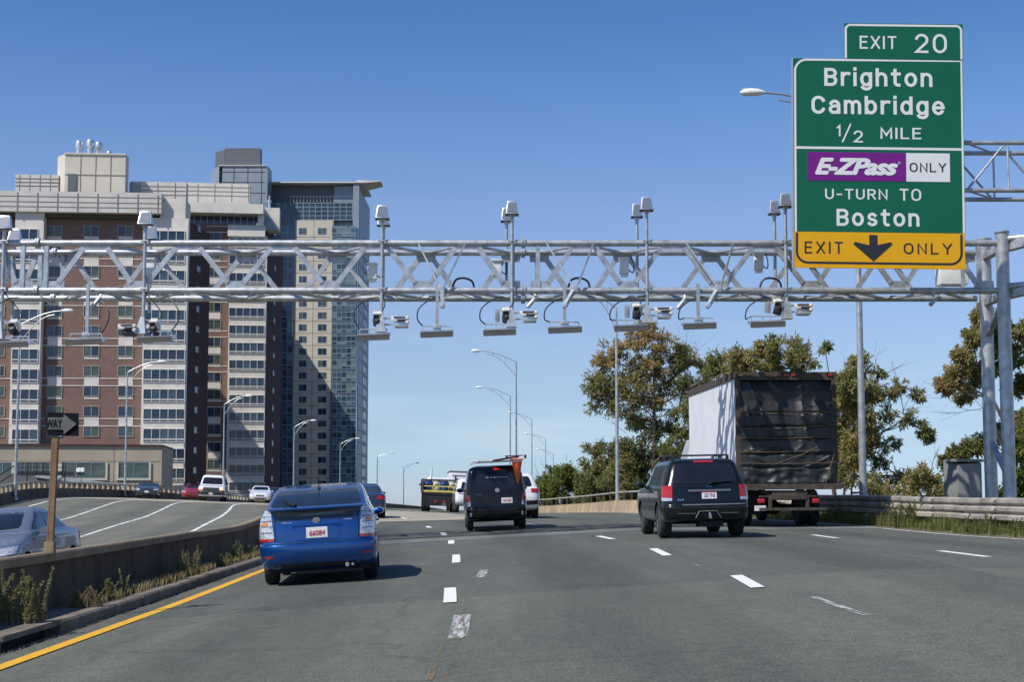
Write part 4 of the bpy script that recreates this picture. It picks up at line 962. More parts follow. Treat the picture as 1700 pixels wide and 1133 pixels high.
def text_mesh(txt, bold=.0, space=1.0, shear=0):
    c = bpy.data.curves.new('t', 'FONT'); c.body = txt; c.size = 1; c.space_character = space; c.shear = shear; c.resolution_u = 4
    o = bpy.data.objects.new('t', c); COL.objects.link(o); dg = bpy.context.evaluated_depsgraph_get(); me = bpy.data.meshes.new_from_object(o.evaluated_get(dg))
    COL.objects.unlink(o); bpy.data.objects.remove(o); bpy.data.curves.remove(c)
    vs = [v.co.copy() for v in me.vertices]; fs = [tuple(p.vertices) for p in me.polygons]; V, Fc = [], []
    sh = [(0, 0)]+([(bold*math.cos(R(a)), bold*math.sin(R(a))) for a in range(0, 360, 45)] if bold > 0 else [])
    for k, (dx, dy) in enumerate(sh):
        o_ = len(V); V += [Vector((v.x+dx, v.y+dy, .004+.0012*k)) for v in vs]; Fc += [tuple(i+o_ for i in f) for f in fs]
    me = bpy.data.meshes.new('text'); me.from_pydata(V, [], Fc); return me
def arc(cx, cy, rx, ry, a0, a1, n=14): return [(cx+rx*math.cos(R(a0+(a1-a0)*i/n)), cy+ry*math.sin(R(a0+(a1-a0)*i/n))) for i in range(n+1)]
def glyphs():
    g = {}
    g['B'] = (.60, [[(0,0),(0,1)], [(0,1),(.34,1)]+arc(.34,.765,.235,.235,90,-90)+[(0,.53)], [(.34,.53)]+arc(.34,.265,.26,.265,90,-90)+[(0,0)]])
    g['C'] = (.62, [arc(.32,.66,.32,.34,22,180)+[(0,.34)]+arc(.32,.34,.32,.34,180,338)])
    g['E'] = (.52, [[(0,0),(0,1)], [(0,1),(.52,1)], [(0,.53),(.46,.53)], [(0,0),(.52,0)]])
    g['X'] = (.62, [[(0,0),(.62,1)], [(0,1),(.62,0)]]); g['I'] = (0, [[(0,0),(0,1)]]); g['T'] = (.58, [[(0,1),(.58,1)], [(.29,1),(.29,0)]]); g['L'] = (.5, [[(0,1),(0,0),(.5,0)]])
    g['M'] = (.74, [[(0,0),(0,1),(.37,.3),(.74,1),(.74,0)]]); g['N'] = (.62, [[(0,0),(0,1),(.62,0),(.62,1)]]); g['U'] = (.6, [[(0,1)]+arc(.3,.32,.3,.32,180,360)+[(.6,1)]])
    g['R'] = (.58, [[(0,0),(0,1)], [(0,1),(.32,1)]+arc(.32,.745,.255,.255,90,-90)+[(0,.49)], [(.30,.49),(.58,0)]]); g['Y'] = (.64, [[(0,1),(.32,.48),(.64,1)], [(.32,.48),(.32,0)]])
    g['O'] = (.66, [arc(.33,.66,.33,.34,0,180)+arc(.33,.34,.33,.34,180,360)+[(.66,.66)]]); g['0'] = (.62, [arc(.31,.62,.31,.38,0,180)+arc(.31,.38,.31,.38,180,360)+[(.62,.62)]])
    g['2'] = (.58, [arc(.29,.71,.29,.29,165,-38)+[(0,0),(.58,0)]]); g['1'] = (.2, [[(0,.78),(.2,1),(.2,0)]]); g['/'] = (.6, [[(0,-.1),(.6,1.1)]]); g['-'] = (.34, [[(0,.46),(.34,.46)]])
    st = [(0,0),(0,.75)]; bowl = lambda x: arc(x+.27,.375,.27,.375,0,360,24)
    g['r'] = (.36, [st, arc(.30,.43,.30,.32,180,70)]); g['i'] = (0, [st, [(0,1.03),(0,1.07)]]); g['g'] = (.54, [bowl(0), [(.54,.75)]+arc(.28,-.06,.26,.22,0,-155)])
    g['h'] = (.52, [[(0,0),(0,1.03)], arc(.26,.46,.26,.29,180,0)+[(.52,0)]]); g['n'] = (.52, [st, arc(.26,.46,.26,.29,180,0)+[(.52,0)]]); g['t'] = (.42, [[(.16,1.0)]+arc(.36,.2,.20,.2,180,280), [(0,.75),(.42,.75)]])
    g['o'] = (.58, [arc(.29,.375,.29,.375,0,360,24)]); g['a'] = (.5, [arc(.26,.51,.24,.24,160,0)+[(.5,0)], [(.5,.44),(.24,.43)]+arc(.23,.215,.23,.215,90,270)+[(.36,.02),(.5,.14)]])
    g['m'] = (.84, [st, arc(.21,.48,.21,.27,180,0)+[(.42,0)], arc(.63,.48,.21,.27,180,0)+[(.84,0)]]); g['b'] = (.54, [[(0,0),(0,1.03)], bowl(0)]); g['d'] = (.54, [bowl(0), [(.54,0),(.54,1.03)]])
    g['e'] = (.56, [[(.10,.39),(.46,.39)], arc(.28,.375,.28,.375,3,322,22)]); g['s'] = (.48, [arc(.24,.56,.21,.19,28,270)+arc(.24,.185,.235,.185,90,-152)])
    return g
GLY = glyphs()
def sign_text(name, txt, x0, y0, x1, y1, m, parent, w=.16, gap=.30, y=-.006):
    """highway lettering drawn as flat strokes of even width, scaled to a pixel box on the sign"""
    V, Fc, x, k = [], [], 0, 0
    for ch in txt:
        if ch == ' ': x += .55; continue
        wd, strokes = GLY[ch]
        for s_ in strokes:
            P = [Vector((p[0]+x, p[1], 0)) for p in s_]; P = [p for i, p in enumerate(P) if i == 0 or (p-P[i-1]).length > 1e-4]; n = len(P); closed = (P[0]-P[-1]).length < 1e-3
            if closed: P = P[:-1]; n -= 1
            o = len(V); dz = .0015+.0006*(k % 6); k += 1
            for i, p in enumerate(P):
                a = P[i-1] if (i or closed) else None; b = P[(i+1) % n] if (i < n-1 or closed) else None
                t0 = (p-a).normalized() if a is not None else None; t1 = (b-p).normalized() if b is not None else None
                if t0 is None: t0 = t1; p = p-t1*(w/2 if len(s_) == 2 or True else 0)*.0
                if t1 is None: t1 = t0
                t = (t0+t1).normalized() if (t0+t1).length > 1e-3 else t1; nn = Vector((-t.y, t.x, 0)); c = max(.45, nn.dot(Vector((-t1.y, t1.x, 0)))); nn = nn*(w/2/c)
                e = Vector((0, 0, 0))
                if not closed and i == 0: e = -t1*w*.46
                if not closed and i == n-1: e = t0*w*.46
                V += [(p-nn+e).to_tuple()[:2]+(dz,), (p+nn+e).to_tuple()[:2]+(dz,)]
            for i in range(n if closed else n-1): j = (i+1) % n; Fc.append((o+2*i, o+2*j, o+2*j+1, o+2*i+1))
        x += wd+gap+w*.55
    me = bpy.data.meshes.new(name); me.from_pydata([Vector(v) for v in V], [], Fc); a, b = sl(x0, y1), sl(x1, y0); place_text(me, a, b, y); me.materials.append(M[m]); return link(name, me, parent)
def fit_text(name, txt, x0, y0, x1, y1, m, parent, y=-.006, **k):
    """text whose outline box fills the pixel box on the sign"""
    me = text_mesh(txt, **k); a, b = sl(x0, y1), sl(x1, y0); place_text(me, a, b, y); me.name = name; me.materials.append(M[m]); return link(name, me, parent)
def place_text(me, a, b, y):
    xs = [v.co.x for v in me.vertices]; ys = [v.co.y for v in me.vertices]; x0, x1, y0, y1 = min(xs), max(xs), min(ys), max(ys)
    for v in me.vertices:
        v.co = Vector((a[0]+(v.co.x-x0)/(x1-x0)*(b[0]-a[0]), y-v.co.z*.3, a[1]+(v.co.y-y0)/(y1-y0)*(b[1]-a[1])))
sign_text('lettering', 'EXIT', 1428.5, 59, 1491, 81.5, 'sign_white', tab, w=.15)
sign_text('lettering', '20', 1520, 55, 1576.5, 87, 'sign_white', tab, w=.15)
sign_text('lettering', 'Brighton', 1368, 112, 1551, 150.5, 'sign_white', sg, w=.2)
sign_text('lettering', 'Cambridge', 1346, 158.5, 1571.5, 197, 'sign_white', sg, w=.2)
sign_text('lettering', '1', 1387.5, 206.5, 1395, 227, 'sign_white', sg, w=.16)
sign_text('lettering', '/', 1396.5, 205.5, 1413.5, 237.5, 'sign_white', sg, w=.12)
sign_text('lettering', '2', 1415, 217, 1432.5, 237, 'sign_white', sg, w=.16)
sign_text('lettering', 'MILE', 1462, 210, 1531, 230.5, 'sign_white', sg, w=.16)
pp = srect('purple_panel', 1338.5, 253.5, 1504.8, 301, 'sign_purple', -.008, .007)
fit_text('lettering', 'E-ZPass', 1351, 263, 1491, 291.5, 'sign_white', pp, y=-.013, bold=.045, space=.92, shear=.32)
fit_text('lettering', '®', 1491, 268, 1495, 272.5, 'sign_white', pp, y=-.013)
wp = srect('white_panel', 1505, 253.5, 1578.5, 301, 'sign_white', -.008, .007)
sign_text('lettering', 'ONLY', 1510.5, 268.5, 1572.5, 286, 'sign_black', wp, y=-.012, w=.15)
sign_text('lettering', 'U-TURN', 1368, 313, 1473, 333, 'sign_white', sg, w=.16)
sign_text('lettering', 'TO', 1493.5, 313, 1529.5, 333, 'sign_white', sg, w=.16)
sign_text('lettering', 'Boston', 1387, 347.5, 1526, 376, 'sign_white', sg, w=.2)
sign_text('lettering', 'EXIT', 1333, 402, 1397, 422.5, 'sign_black', ylw, w=.14, gap=.4)
sign_text('lettering', 'ONLY', 1499, 402, 1580.5, 422.5, 'sign_black', ylw, w=.14, gap=.4)
mb = MB(); mb.prism([sl(*p) for p in ((1441.5, 390.5), (1455, 390.5), (1455, 407), (1478, 402), (1480, 405.5), (1448, 434), (1415, 406), (1417, 402), (1441.5, 407.5))], -.010, -.001)
part('arrow', mb, M['sign_black'], ylw)
srect('fixing_plate', 1362, 441-4, 1380, 438.5, 'sign_black', -.003, .002, ylw)

# one way sign on its post on the median wall, its left end bent back
D = 16.9; p = W(83, 903, D); base = road(-4.83, D, .82); base.x = p.x
M['post_brown'] = mat('weathered_post', (.17, .095, .045), .85, .1, .4, 6, .3, 40, col2=(.26, .17, .095))
M['sign_black2'] = mat('one_way_black', (.006, .007, .012), .75, spec=.15)
M['sign_grey'] = mat('one_way_faded_white', (.11, .11, .10), .6, 0, .2, 10)
ow = thing('one_way_sign', 'small black one-way arrow sign with bent end on a brown post', 'sign', base)
top = W(90, 700, D); hh = W(88, 686, D).z-base.z
mb = MB(); mb.box2((-.036, -.03, 0), (.036, .03, hh-.28)); mb.box2((-.036, -.032, 0), (-.018, .03, hh-.28)); part('post', mb, M['post_brown'], ow, rot=(0, R(1.3), 0))
mb = MB(); mb.box((0, 0, .06), (.12, .1, .14)); part('post_base', mb, M['concrete'], ow, bevel=.01)
s_ = D/FPX
bd = link('sign_board', None, ow, (0, -.04, 0))
def ol(x, y): q = W(x, y, D); return (q.x-base.x, q.z-base.z)
mb = MB()
f = [ol(82, 685.5), ol(132, 687), ol(132, 725), ol(82, 724)]; l = [ol(66, 684), ol(81, 722)]
mb.add([(f[0][0], 0, f[0][1]), (f[1][0], .02, f[1][1]), (f[2][0], .02, f[2][1]), (f[3][0], 0, f[3][1]), (l[0][0], .16, l[0][1]), (l[1][0]-.004, .02, l[1][1])], [(0, 3, 2, 1), (4, 5, 3, 0)])
bm_ = mb.mesh('sign_board', M['sign_black2']); COL.objects.unlink(bd); bpy.data.objects.remove(bd)
bd = link('sign_board', bm_, ow, (0, -.05, 0)); q = bd.modifiers.new('thick', 'SOLIDIFY'); q.thickness = .004
mb = MB(); P_ = [(82, 694), (108, 694), (108, 688.5), (129.5, 705), (108, 722), (108, 714.5), (82, 714)]
mb.prism([ol(*p) for p in P_], -.006, -.003); part('arrow', mb, M['sign_grey'], bd)
me = text_mesh('WAY', bold=.01); place_text(me, ol(79, 711.5), ol(105, 697), -.009); me.name = 'lettering'; me.materials.append(M['sign_black2']); link('lettering', me, bd)
# ------------------------------------------------------------ vehicles
class Body:
    """a car body as stacked plan outlines: keys (z, y_rear, y_front, half width)"""
    def __init__(s, keys, m=4, n=18):
        s.m, s.n = m, n; T = list(range(len(keys)))
        s.fz = pchip([(t, k[0]) for t, k in zip(T, keys)]); s.f = [pchip([(t, k[i]) for t, k in zip(T, keys)]) for i in (1, 2, 3)]
        s.T = len(keys)-1; s.top = keys[-1][0]
    def tz(s, z):
        lo, hi = 0, s.T
        for _ in range(30):
            mid = (lo+hi)/2
            if s.fz(mid) < z: lo = mid
            else: hi = mid
        return lo
    def quad(s):
        m, n = s.m, s.n; q = [(x, (1-x**m)**(1/n)) for x in (0, .25, .5, .68, .8, .88, .93, .965, .985)]
        yc = q[-1][1]; return q+[((1-(yc*k)**n)**(1/m), yc*k) for k in (.96, .88, .7, .45, .2, 0)]
    def ring(s, t):
        yr, yf, hw = (f(t) for f in s.f); yc, h = (yr+yf)/2, (yf-yr)/2; z = s.fz(t); q = s.quad()
        a = [(x*hw, yc-y*h) for x, y in q]; b = [(x*hw, yc+y*h) for x, y in reversed(q[:-1])]
        r = a+b; return [Vector((x, y, z)) for x, y in r]+[Vector((-x, y, z)) for x, y in reversed(r[1:-1])]
    def mesh_mb(s, sub=4):
        mb = MB(); N = s.T*sub; rings = [s.ring(i/sub) for i in range(N+1)]; k = len(rings[0])
        mb.add([v for r in rings for v in r], [(i*k+j, i*k+(j+1) % k, (i+1)*k+(j+1) % k, (i+1)*k+j) for i in range(N) for j in range(k)]+[tuple(range(k-1, -1, -1)), tuple(N*k+j for j in range(k))])
        return mb
    def arc(s, z, sa, front=False):
        """point and outward normal at signed arc length sa from the rear (front) centre"""
        t = s.tz(z); yr, yf, hw = (f(t) for f in s.f); yc, h = (yr+yf)/2, (yf-yr)/2; q = s.quad(); sg = -1 if sa < 0 else 1; a = abs(sa); fs = 1 if front else -1
        pts = [Vector((x*hw, yc+fs*y*h, z)) for x, y in q]; acc = 0
        for i in range(len(pts)-1):
            d = (pts[i+1]-pts[i]).length
            if acc+d >= a or i == len(pts)-2:
                u = (a-acc)/d; p = pts[i].lerp(pts[i+1], u); tn = (pts[i+1]-pts[i]).normalized(); nn = Vector((-tn.y*fs*1.0, tn.x*fs, 0))
                nn = Vector((abs(nn.x), fs*abs(nn.y), 0)); p.x *= sg; nn.x *= sg; return p, nn
            acc += d
    def side(s, y, z, sg):
        t = s.tz(z); yr, yf, hw = (f(t) for f in s.f); yc, h = (yr+yf)/2, (yf-yr)/2
        v = min(.999, abs((y-yc)/h)); x = hw*(1-v**s.n)**(1/s.m); return Vector((sg*x, y, z)), Vector((sg, 0, 0))
def panel(body, name, mode, c, m, parent, off=.006, nx=8, nz=4, sg=1, rnd_=.0, inset=.03):
    """thin shell following the body; c = 4 corners (u, z) counter-clockwise from lower left"""
    pos = {'r': lambda u, z: body.arc(z, u), 'f': lambda u, z: body.arc(z, u, True), 's': lambda u, z: body.side(u, z, sg)}[mode]
    mb = MB(); out = []; inn = []
    for j in range(nz+1):
        v = j/nz; r0, r1 = [], []
        for i in range(nx+1):
            u = i/nx; uu, vv = u, v
            if rnd_:                        # pull the corners in
                e = rnd_*(max(0, abs(2*v-1)-.5)*2)**3; uu = .5+(u-.5)*(1-e); e2 = rnd_*(max(0, abs(2*u-1)-.5)*2)**3; vv = .5+(v-.5)*(1-e2)
            a = [(1-uu)*(1-vv), uu*(1-vv), uu*vv, (1-uu)*vv]; U = sum(a[k]*c[k][0] for k in range(4)); Z = sum(a[k]*c[k][1] for k in range(4))
            p, n = pos(U, Z); r0.append(p+n*off); r1.append(p-n*inset)
        out.append(r0); inn.append(r1)
    mb.grid(out); o = [out[0], out[-1], [r[0] for r in out], [r[-1] for r in out]]; q = [inn[0], inn[-1], [r[0] for r in inn], [r[-1] for r in inn]]
    for a, b in zip(o, q): mb.grid([a, b])
    me = mb.mesh(name, M[m], True); bm = bmesh.new(); bm.from_mesh(me); bmesh.ops.remove_doubles(bm, verts=bm.verts, dist=1e-5); bmesh.ops.recalc_face_normals(bm, faces=bm.faces); bm.to_mesh(me); bm.free()
    me.set_sharp_from_angle(angle=R(40)); return link(name, me, parent)
WH = {}
def wheels(root, body_o, r, w, y0, y1, hw, rim='rim', dual=False, spokes=5):
    key = (r, w, rim, spokes)
    if key not in WH:
        rot = Matrix.Rotation(R(90), 3, 'Y'); mb = MB()
        mb.lathe([(r*.62, -w/2+.01), (r*.9, -w/2), (r*.985, -w/2+.03), (r, -w/2+.05), (r, w/2-.05), (r*.985, w/2-.03), (r*.9, w/2), (r*.62, w/2-.01)], (0, 0, 0), 32, rot)
        rm = MB(); rm.lathe([(r*.64, -.02), (r*.64, w/2-.015), (r*.58, w/2-.005), (r*.56, w/2-.05), (r*.12, w/2-.06)], (0, 0, 0), 28, rot)
        for k in range(spokes):
            g = 2*math.pi*k/spokes; a = Vector((w/2-.035, math.cos(g)*r*.1, math.sin(g)*r*.1)); b = Vector((w/2-.025, math.cos(g)*r*.58, math.sin(g)*r*.58)); rm.bar(a, b, .07, .03, Vector((1, 0, 0)))
        rm.lathe([(.05, w/2-.06), (.05, w/2-.012), (.02, w/2-.008)], (0, 0, 0), 14, rot)
        WH[key] = (mb.mesh('wheel', M['rubber'], True), rm.mesh('rim', M[rim], True))
    tw, rm = WH[key]
    for y in (y0, y1):
        for sg in (-1, 1):
            for k in range(2 if dual and y == y0 else 1):
                o = link('wheel', tw, root, (sg*(hw-w/2-.02-k*(w+.04)), y, r), (0, 0, 0 if sg > 0 else math.pi)); link('rim', rm, o)
def cut_arches(o, r, ys, hw, w=.42):
    mods = []; tmp = []
    for y in ys:
        for sg in (-1, 1):
            mb = MB(); mb.lathe([(r+.055, -w/2), (r+.055, w/2)], (sg*(hw-w/2+.04), y, r+.0), 36, Matrix.Rotation(R(90), 3, 'Y'))
            c = link('cut', mb.mesh('cut', M['under'])); c.parent = o.parent; tmp.append(c)
            md = o.modifiers.new('b', 'BOOLEAN'); md.operation = 'DIFFERENCE'; md.object = c; md.solver = 'EXACT'; md.material_mode = 'TRANSFER'
    dg = bpy.context.evaluated_depsgraph_get(); dg.update(); me = bpy.data.meshes.new_from_object(o.evaluated_get(dg)); o.modifiers.clear(); o.data = me; me.name = o.name
    me.polygons.foreach_set('use_smooth', [True]*len(me.polygons)); me.set_sharp_from_angle(angle=R(38))
    for c in tmp: bpy.data.objects.remove(c)
def vehicle(name, label, cat, px, D, L, fwd=1, yaw=0, group=None, off=None):
    """an empty on the road; the near end of the vehicle is at distance D, centred on picture column px"""
    z0 = W(px, 900, D); X = z0.x if off is None else fX(D)+off; o_ = X-fX(D)
    a, b = road(o_, D), road(o_+(0), D+L)
    f = (b-a).normalized(); f = (Matrix.Rotation(R(yaw), 3, 'Z') @ f)
    r0 = (road(o_+.9, D+L/2)-road(o_-.9, D+L/2)).normalized(); u = r0.cross(f).normalized()
    if fwd < 0: f = -f
    r = f.cross(u).normalized()
    c = a+(f if fwd > 0 else -f)*L/2; mid = road(c.x-fX(c.y), c.y); c.z = mid.z+.012
    rot = Matrix((r, f, u)).transposed().to_euler()
    return thing(name, label, cat, c, rot, group)
def make_body(root, keys, paint, r, ys, m=4, n=18, under=.2):
    b = Body(keys, m, n); o = part('body', b.mesh_mb(), M[paint], root, True); hw = max(k[3] for k in keys)
    cut_arches(o, r, ys, hw)
    return b, o
def plate(b, root, s0, z0, w, h, txt, m, mode='r', style='plate', off=.014):
    o = panel(b, 'licence_plate', mode, [(s0-w/2, z0), (s0+w/2, z0), (s0+w/2, z0+h), (s0-w/2, z0+h)], style, root, off, 4, 2)
    if txt:
        me = text_mesh(txt, bold=.012, shear=.15); x0, x1 = s0-w*.36, s0+w*.38; sg = -1 if mode == 'r' else 1
        xs = [v.co.x for v in me.vertices]; ys = [v.co.y for v in me.vertices]; ax, bx_, ay, by = min(xs), max(xs), min(ys), max(ys)
        for v in me.vertices:
            U = x0+(v.co.x-ax)/(bx_-ax)*(x1-x0); Z = z0+h*.2+(v.co.y-ay)/(by-ay)*h*.5
            p, n = (b.arc(Z, U) if mode == 'r' else b.arc(Z, -U, True)); v.co = p+n*(off+.003+abs(v.co.z)*.2)
        me.name = 'lettering'; me.materials.append(M[m]); link('lettering', me, o)
    return o
def mirror(root, x, y, z, m, s=1.0):
    s *= .74
    for sg in (-1, 1):
        mb = MB(); c = Vector((sg*(x+.12*s), y, z)); rr = Matrix.Rotation(R(90), 3, 'X')
        mb.lathe([(.02*s, -.10), (.085*s, -.07), (.10*s, .02), (.09*s, .05)], (0, 0, 0), 14, rr)
        for i in range(len(mb.v)): v = mb.v[i]; mb.v[i] = Vector((v.x*1.25, -v.y, v.z*.8))+c
        mb.bar((sg*(x-.03), y+.02, z-.04), (sg*(x+.1), y, z-.04), .04, .04); part('mirror', mb, M[m], root, True)
def badge_text(b, root, txt, s0, s1, z0, z1, m='chrome', off=.012):
    me = text_mesh(txt, bold=.01); xs = [v.co.x for v in me.vertices]; ys = [v.co.y for v in me.vertices]; ax, bx_, ay, by = min(xs), max(xs), min(ys), max(ys)
    for v in me.vertices:
        U = s0+(v.co.x-ax)/(bx_-ax)*(s1-s0); Z = z0+(v.co.y-ay)/(by-ay)*(z1-z0); p, n = b.arc(Z, U); v.co = p+n*(off+abs(v.co.z)*.3)
    me.name = 'badge'; me.materials.append(M[m]); link('badge', me, root)
M['paint_blue'] = mat('metallic_blue_paint', (.001, .068, .27), .28, .55, .04, 3, coat=1)
M['paint_black'] = mat('black_green_paint', (.005, .008, .009), .2, 0, .05, 3, coat=.35, spec=.3)
M['paint_vblack'] = mat('black_van_paint', (.004, .006, .008), .2, 0, .05, 3, coat=.3, spec=.3)
M['paint_navy'] = mat('slate_blue_paint', (.035, .045, .085), .3, .4, .05, 3, coat=1)
M['paint_silver'] = mat('silver_blue_paint', (.15, .17, .215), .3, .25, .04, 3, coat=.7)
M['paint_grey'] = mat('dark_grey_paint', (.04, .05, .065), .3, .4, .04, 3, coat=1)
M['paint_red'] = mat('red_paint', (.35, .012, .02), .3, .2, .04, 3, coat=1)
M['paint_white'] = M['paint_white']; M['car_white'] = mat('white_car_paint', (.74, .75, .76), .3, 0, .03, 3, coat=1)
M['trim_grey'] = mat('grey_trim', (.16, .17, .17), .4, .4, .05, 5)
M['seam'] = mat('panel_seam', (.004, .004, .005), .8)
M['headlamp_lit'] = mat('headlamp_lit', (.8, .7, .5), .2, 0, .1, 9, emit=((1, .72, .36), .8))

# ---- blue hatchback
K = [(.20,-1.9,1.9,.72),(.27,-2.12,2.05,.83),(.36,-2.20,2.18,.862),(.50,-2.235,2.24,.873),(.60,-2.23,2.22,.875),(.63,-2.185,2.2,.875),(.80,-2.17,1.98,.872),(.93,-2.15,1.5,.858),
     (.99,-2.145,1.12,.845),(1.07,-2.13,.9,.80),(1.105,-2.15,.82,.775),(1.13,-2.16,.77,.762),(1.15,-2.06,.72,.755),(1.25,-1.72,.5,.725),(1.34,-1.36,.28,.695),(1.42,-.95,.1,.665),(1.465,-.55,.0,.625),(1.495,-.1,-.05,.42)]
K[-1] = (1.492, -.30, .02, .48)
blue = vehicle('hatchback', 'blue metallic hatchback with clear tail lamps driving in the left lane', 'car', 531, 21.0, 4.46, yaw=2.6)
b, bo = make_body(blue, K, 'paint_blue', .315, (-1.32, 1.38))
wheels(blue, bo, .315, .20, -1.32, 1.38, .865)
mb = MB(); mb.box((0, 0, .27), (1.5, 3.9, .16)); part('underbody', mb, M['under'], blue)
panel(b, 'rear_window', 'r', [(-.69, 1.16), (.69, 1.16), (.58, 1.43), (-.58, 1.43)], 'glass_dark', blue, .006, 14, 8, rnd_=.05)
panel(b, 'lower_window', 'r', [(-.61, .975), (.61, .975), (.64, 1.09), (-.64, 1.09)], 'glass_dark', blue, .004, 12, 2)
panel(b, 'painted_reflection', 'r', [(-.27, 1.015), (.44, 1.03), (.44, 1.055), (-.27, 1.04)], 'trim_grey', blue, .008, 8, 1)  # grey bar painted as a reflection on the lower glass
panel(b, 'spoiler', 'r', [(-.68, 1.108), (.68, 1.108), (.66, 1.14), (-.66, 1.14)], 'paint_blue', blue, .075, 14, 2)
for sg in (-1, 1):
    q = lambda c: c if sg > 0 else [(-c[1][0], c[1][1]), (-c[0][0], c[0][1]), (-c[3][0], c[3][1]), (-c[2][0], c[2][1])]
    t = panel(b, 'tail_light', 'r', q([(.63, .705), (.97, .705), (.84, 1.12), (.665, 1.13)]), 'clear_lens', blue, .012, 7, 6)
    for zz, w_ in ((.88, .9), (.96, .8), (1.03, .7), (.79, .9)): panel(b, 'lens_rib', 'r', q([(.66, zz), (.86, zz), (.86, zz+.012), (.66, zz+.012)]), 'trim_grey', t, .016, 4, 1)
    panel(b, 'lens_red', 'r', q([(.63, .665), (.98, .665), (.97, .705), (.63, .705)]), 'red_lens', t, .014, 6, 1)
    panel(b, 'lens_amber', 'r', q([(.72, .90), (.83, .90), (.82, .945), (.72, .945)]), 'amber', t, .017, 4, 1)
    panel(b, 'front_side_window', 's', [(-.25, 1.0), (1.0, 1.0), (.2, 1.38), (-.25, 1.40)], 'glass_dark', blue, .006, 8, 4, sg)
    panel(b, 'rear_side_window', 's', [(-1.45, 1.02), (-.32, 1.0), (-.32, 1.395), (-1.05, 1.36)], 'glass_dark', blue, .006, 8, 4, sg)
    panel(b, 'door_seam', 's', [(-.29, .3), (-.28, .3), (-.28, 1.0), (-.29, 1.0)], 'seam', blue, .002, 1, 4, sg)
    panel(b, 'door_handle', 's', [(-.55, .86), (-.38, .86), (-.38, .89), (-.55, .89)], 'paint_blue', blue, .03, 3, 1, sg)
    panel(b, 'bumper_reflector', 'r', q([(.66, .42), (.80, .42), (.80, .45), (.66, .45)]), 'red_lens', blue, .005, 3, 1)
for z, s_ in ((.628, .82), (.965, .62)): panel(b, 'panel_seam', 'r', [(-s_, z-.005), (s_, z-.005), (s_, z+.005), (-s_, z+.005)], 'seam', blue, .003, 14, 1)
for s_ in (-.61, .61): panel(b, 'panel_seam', 'r', [(s_-.005, .66), (s_+.005, .66), (s_+.005, 1.08), (s_-.005, 1.08)], 'seam', blue, .003, 1, 6)
panel(b, 'plate_recess', 'r', [(-.34, .665), (.34, .665), (.29, .875), (-.29, .875)], 'paint_blue', blue, .012, 8, 3, rnd_=.1)
panel(b, 'hatch_garnish', 'r', [(-.36, .875), (.36, .875), (.36, .905), (-.36, .905)], 'paint_blue', blue, .03, 8, 1)
plate(b, blue, -.0, .69, .31, .155, '66084', 'plate_red', off=.022)
mb = MB(); rx = Matrix.Rotation(R(90), 3, 'X'); mb.lathe([(.055, -.01), (.055, .01), (.043, .01), (.043, -.01)], b.arc(.945, 0)[0]+Vector((0, -.02, 0)), 24, rx)
for i in range(len(mb.v)): mb.v[i].z = .945+(mb.v[i].z-.945)*.75
mb.box(b.arc(.945, 0)[0]+Vector((0, -.022, .012)), (.07, .008, .009)); mb.box(b.arc(.945, 0)[0]+Vector((0, -.022, -.005)), (.009, .008, .05)); part('emblem', mb, M['chrome'], blue)
badge_text(b, blue, 'PRIUS', -.50, -.36, .915, .938); badge_text(b, blue, 'HYBRID', .40, .52, .925, .945)
panel(b, 'lower_valance', 'r', [(-.62, .22), (.62, .22), (.66, .32), (-.66, .32)], 'black', blue, .006, 10, 2)
mb = MB(); mb.bar((-.36, -1.98, 1.20), (-.52, -1.62, 1.31), .02, .02); mb.bar((-.30, -2.02, 1.18), (-.37, -1.96, 1.21), .05, .03); part('wiper', mb, M['black'], blue)
mb = MB(); mb.lathe([(.035, 0), (.02, .03)], (0, -.95, 1.425), 10); mb.tube([(0, -.95, 1.44), (0, -1.06, 1.60)], .006, 6); part('antenna', mb, M['black'], blue)
mb = MB(); mb.tube([(.42, -2.19, .27), (.42, -1.8, .29)], .03, 10); mb.tube([(.50, -2.17, .27), (.50, -1.8, .29)], .02, 10); part('exhaust', mb, M['galv'], blue, True)
mirror(blue, .80, .80, 1.0, 'paint_blue')

# ---- black SUV
K = [(.30,-2.0,2.0,.78),(.38,-2.28,2.2,.88),(.50,-2.36,2.34,.915),(.66,-2.37,2.36,.93),(.72,-2.33,2.34,.93),(.90,-2.30,2.30,.93),(1.03,-2.28,2.1,.92),(1.08,-2.27,1.25,.90),(1.13,-2.25,1.0,.875),
     (1.30,-2.17,.78,.81),(1.48,-2.08,.55,.75),(1.60,-2.0,.38,.70),(1.66,-1.9,.30,.64),(1.69,-1.7,.15,.5)]
suv = vehicle('suv', 'black sport utility vehicle with red tail lamps and roof rails in the third lane', 'suv', 1176, 30.0, 4.74, yaw=-1.5)
b, bo = make_body(suv, K, 'paint_black', .37, (-1.36, 1.42), m=5, n=22)
wheels(suv, bo, .37, .25, -1.36, 1.42, .925)
mb = MB(); mb.box((0, 0, .42), (1.5, 4.0, .2)); mb.box((.1, -2.0, .30), (.5, .5, .12)); part('underbody', mb, M['under'], suv)
panel(b, 'rear_window', 'r', [(-.70, 1.15), (.70, 1.15), (.60, 1.58), (-.60, 1.58)], 'glass_dark', suv, .008, 12, 5, rnd_=.06)
panel(b, 'brake_light', 'r', [(-.20, 1.605), (.22, 1.605), (.22, 1.64), (-.20, 1.64)], 'red_lit', suv, .015, 6, 1)
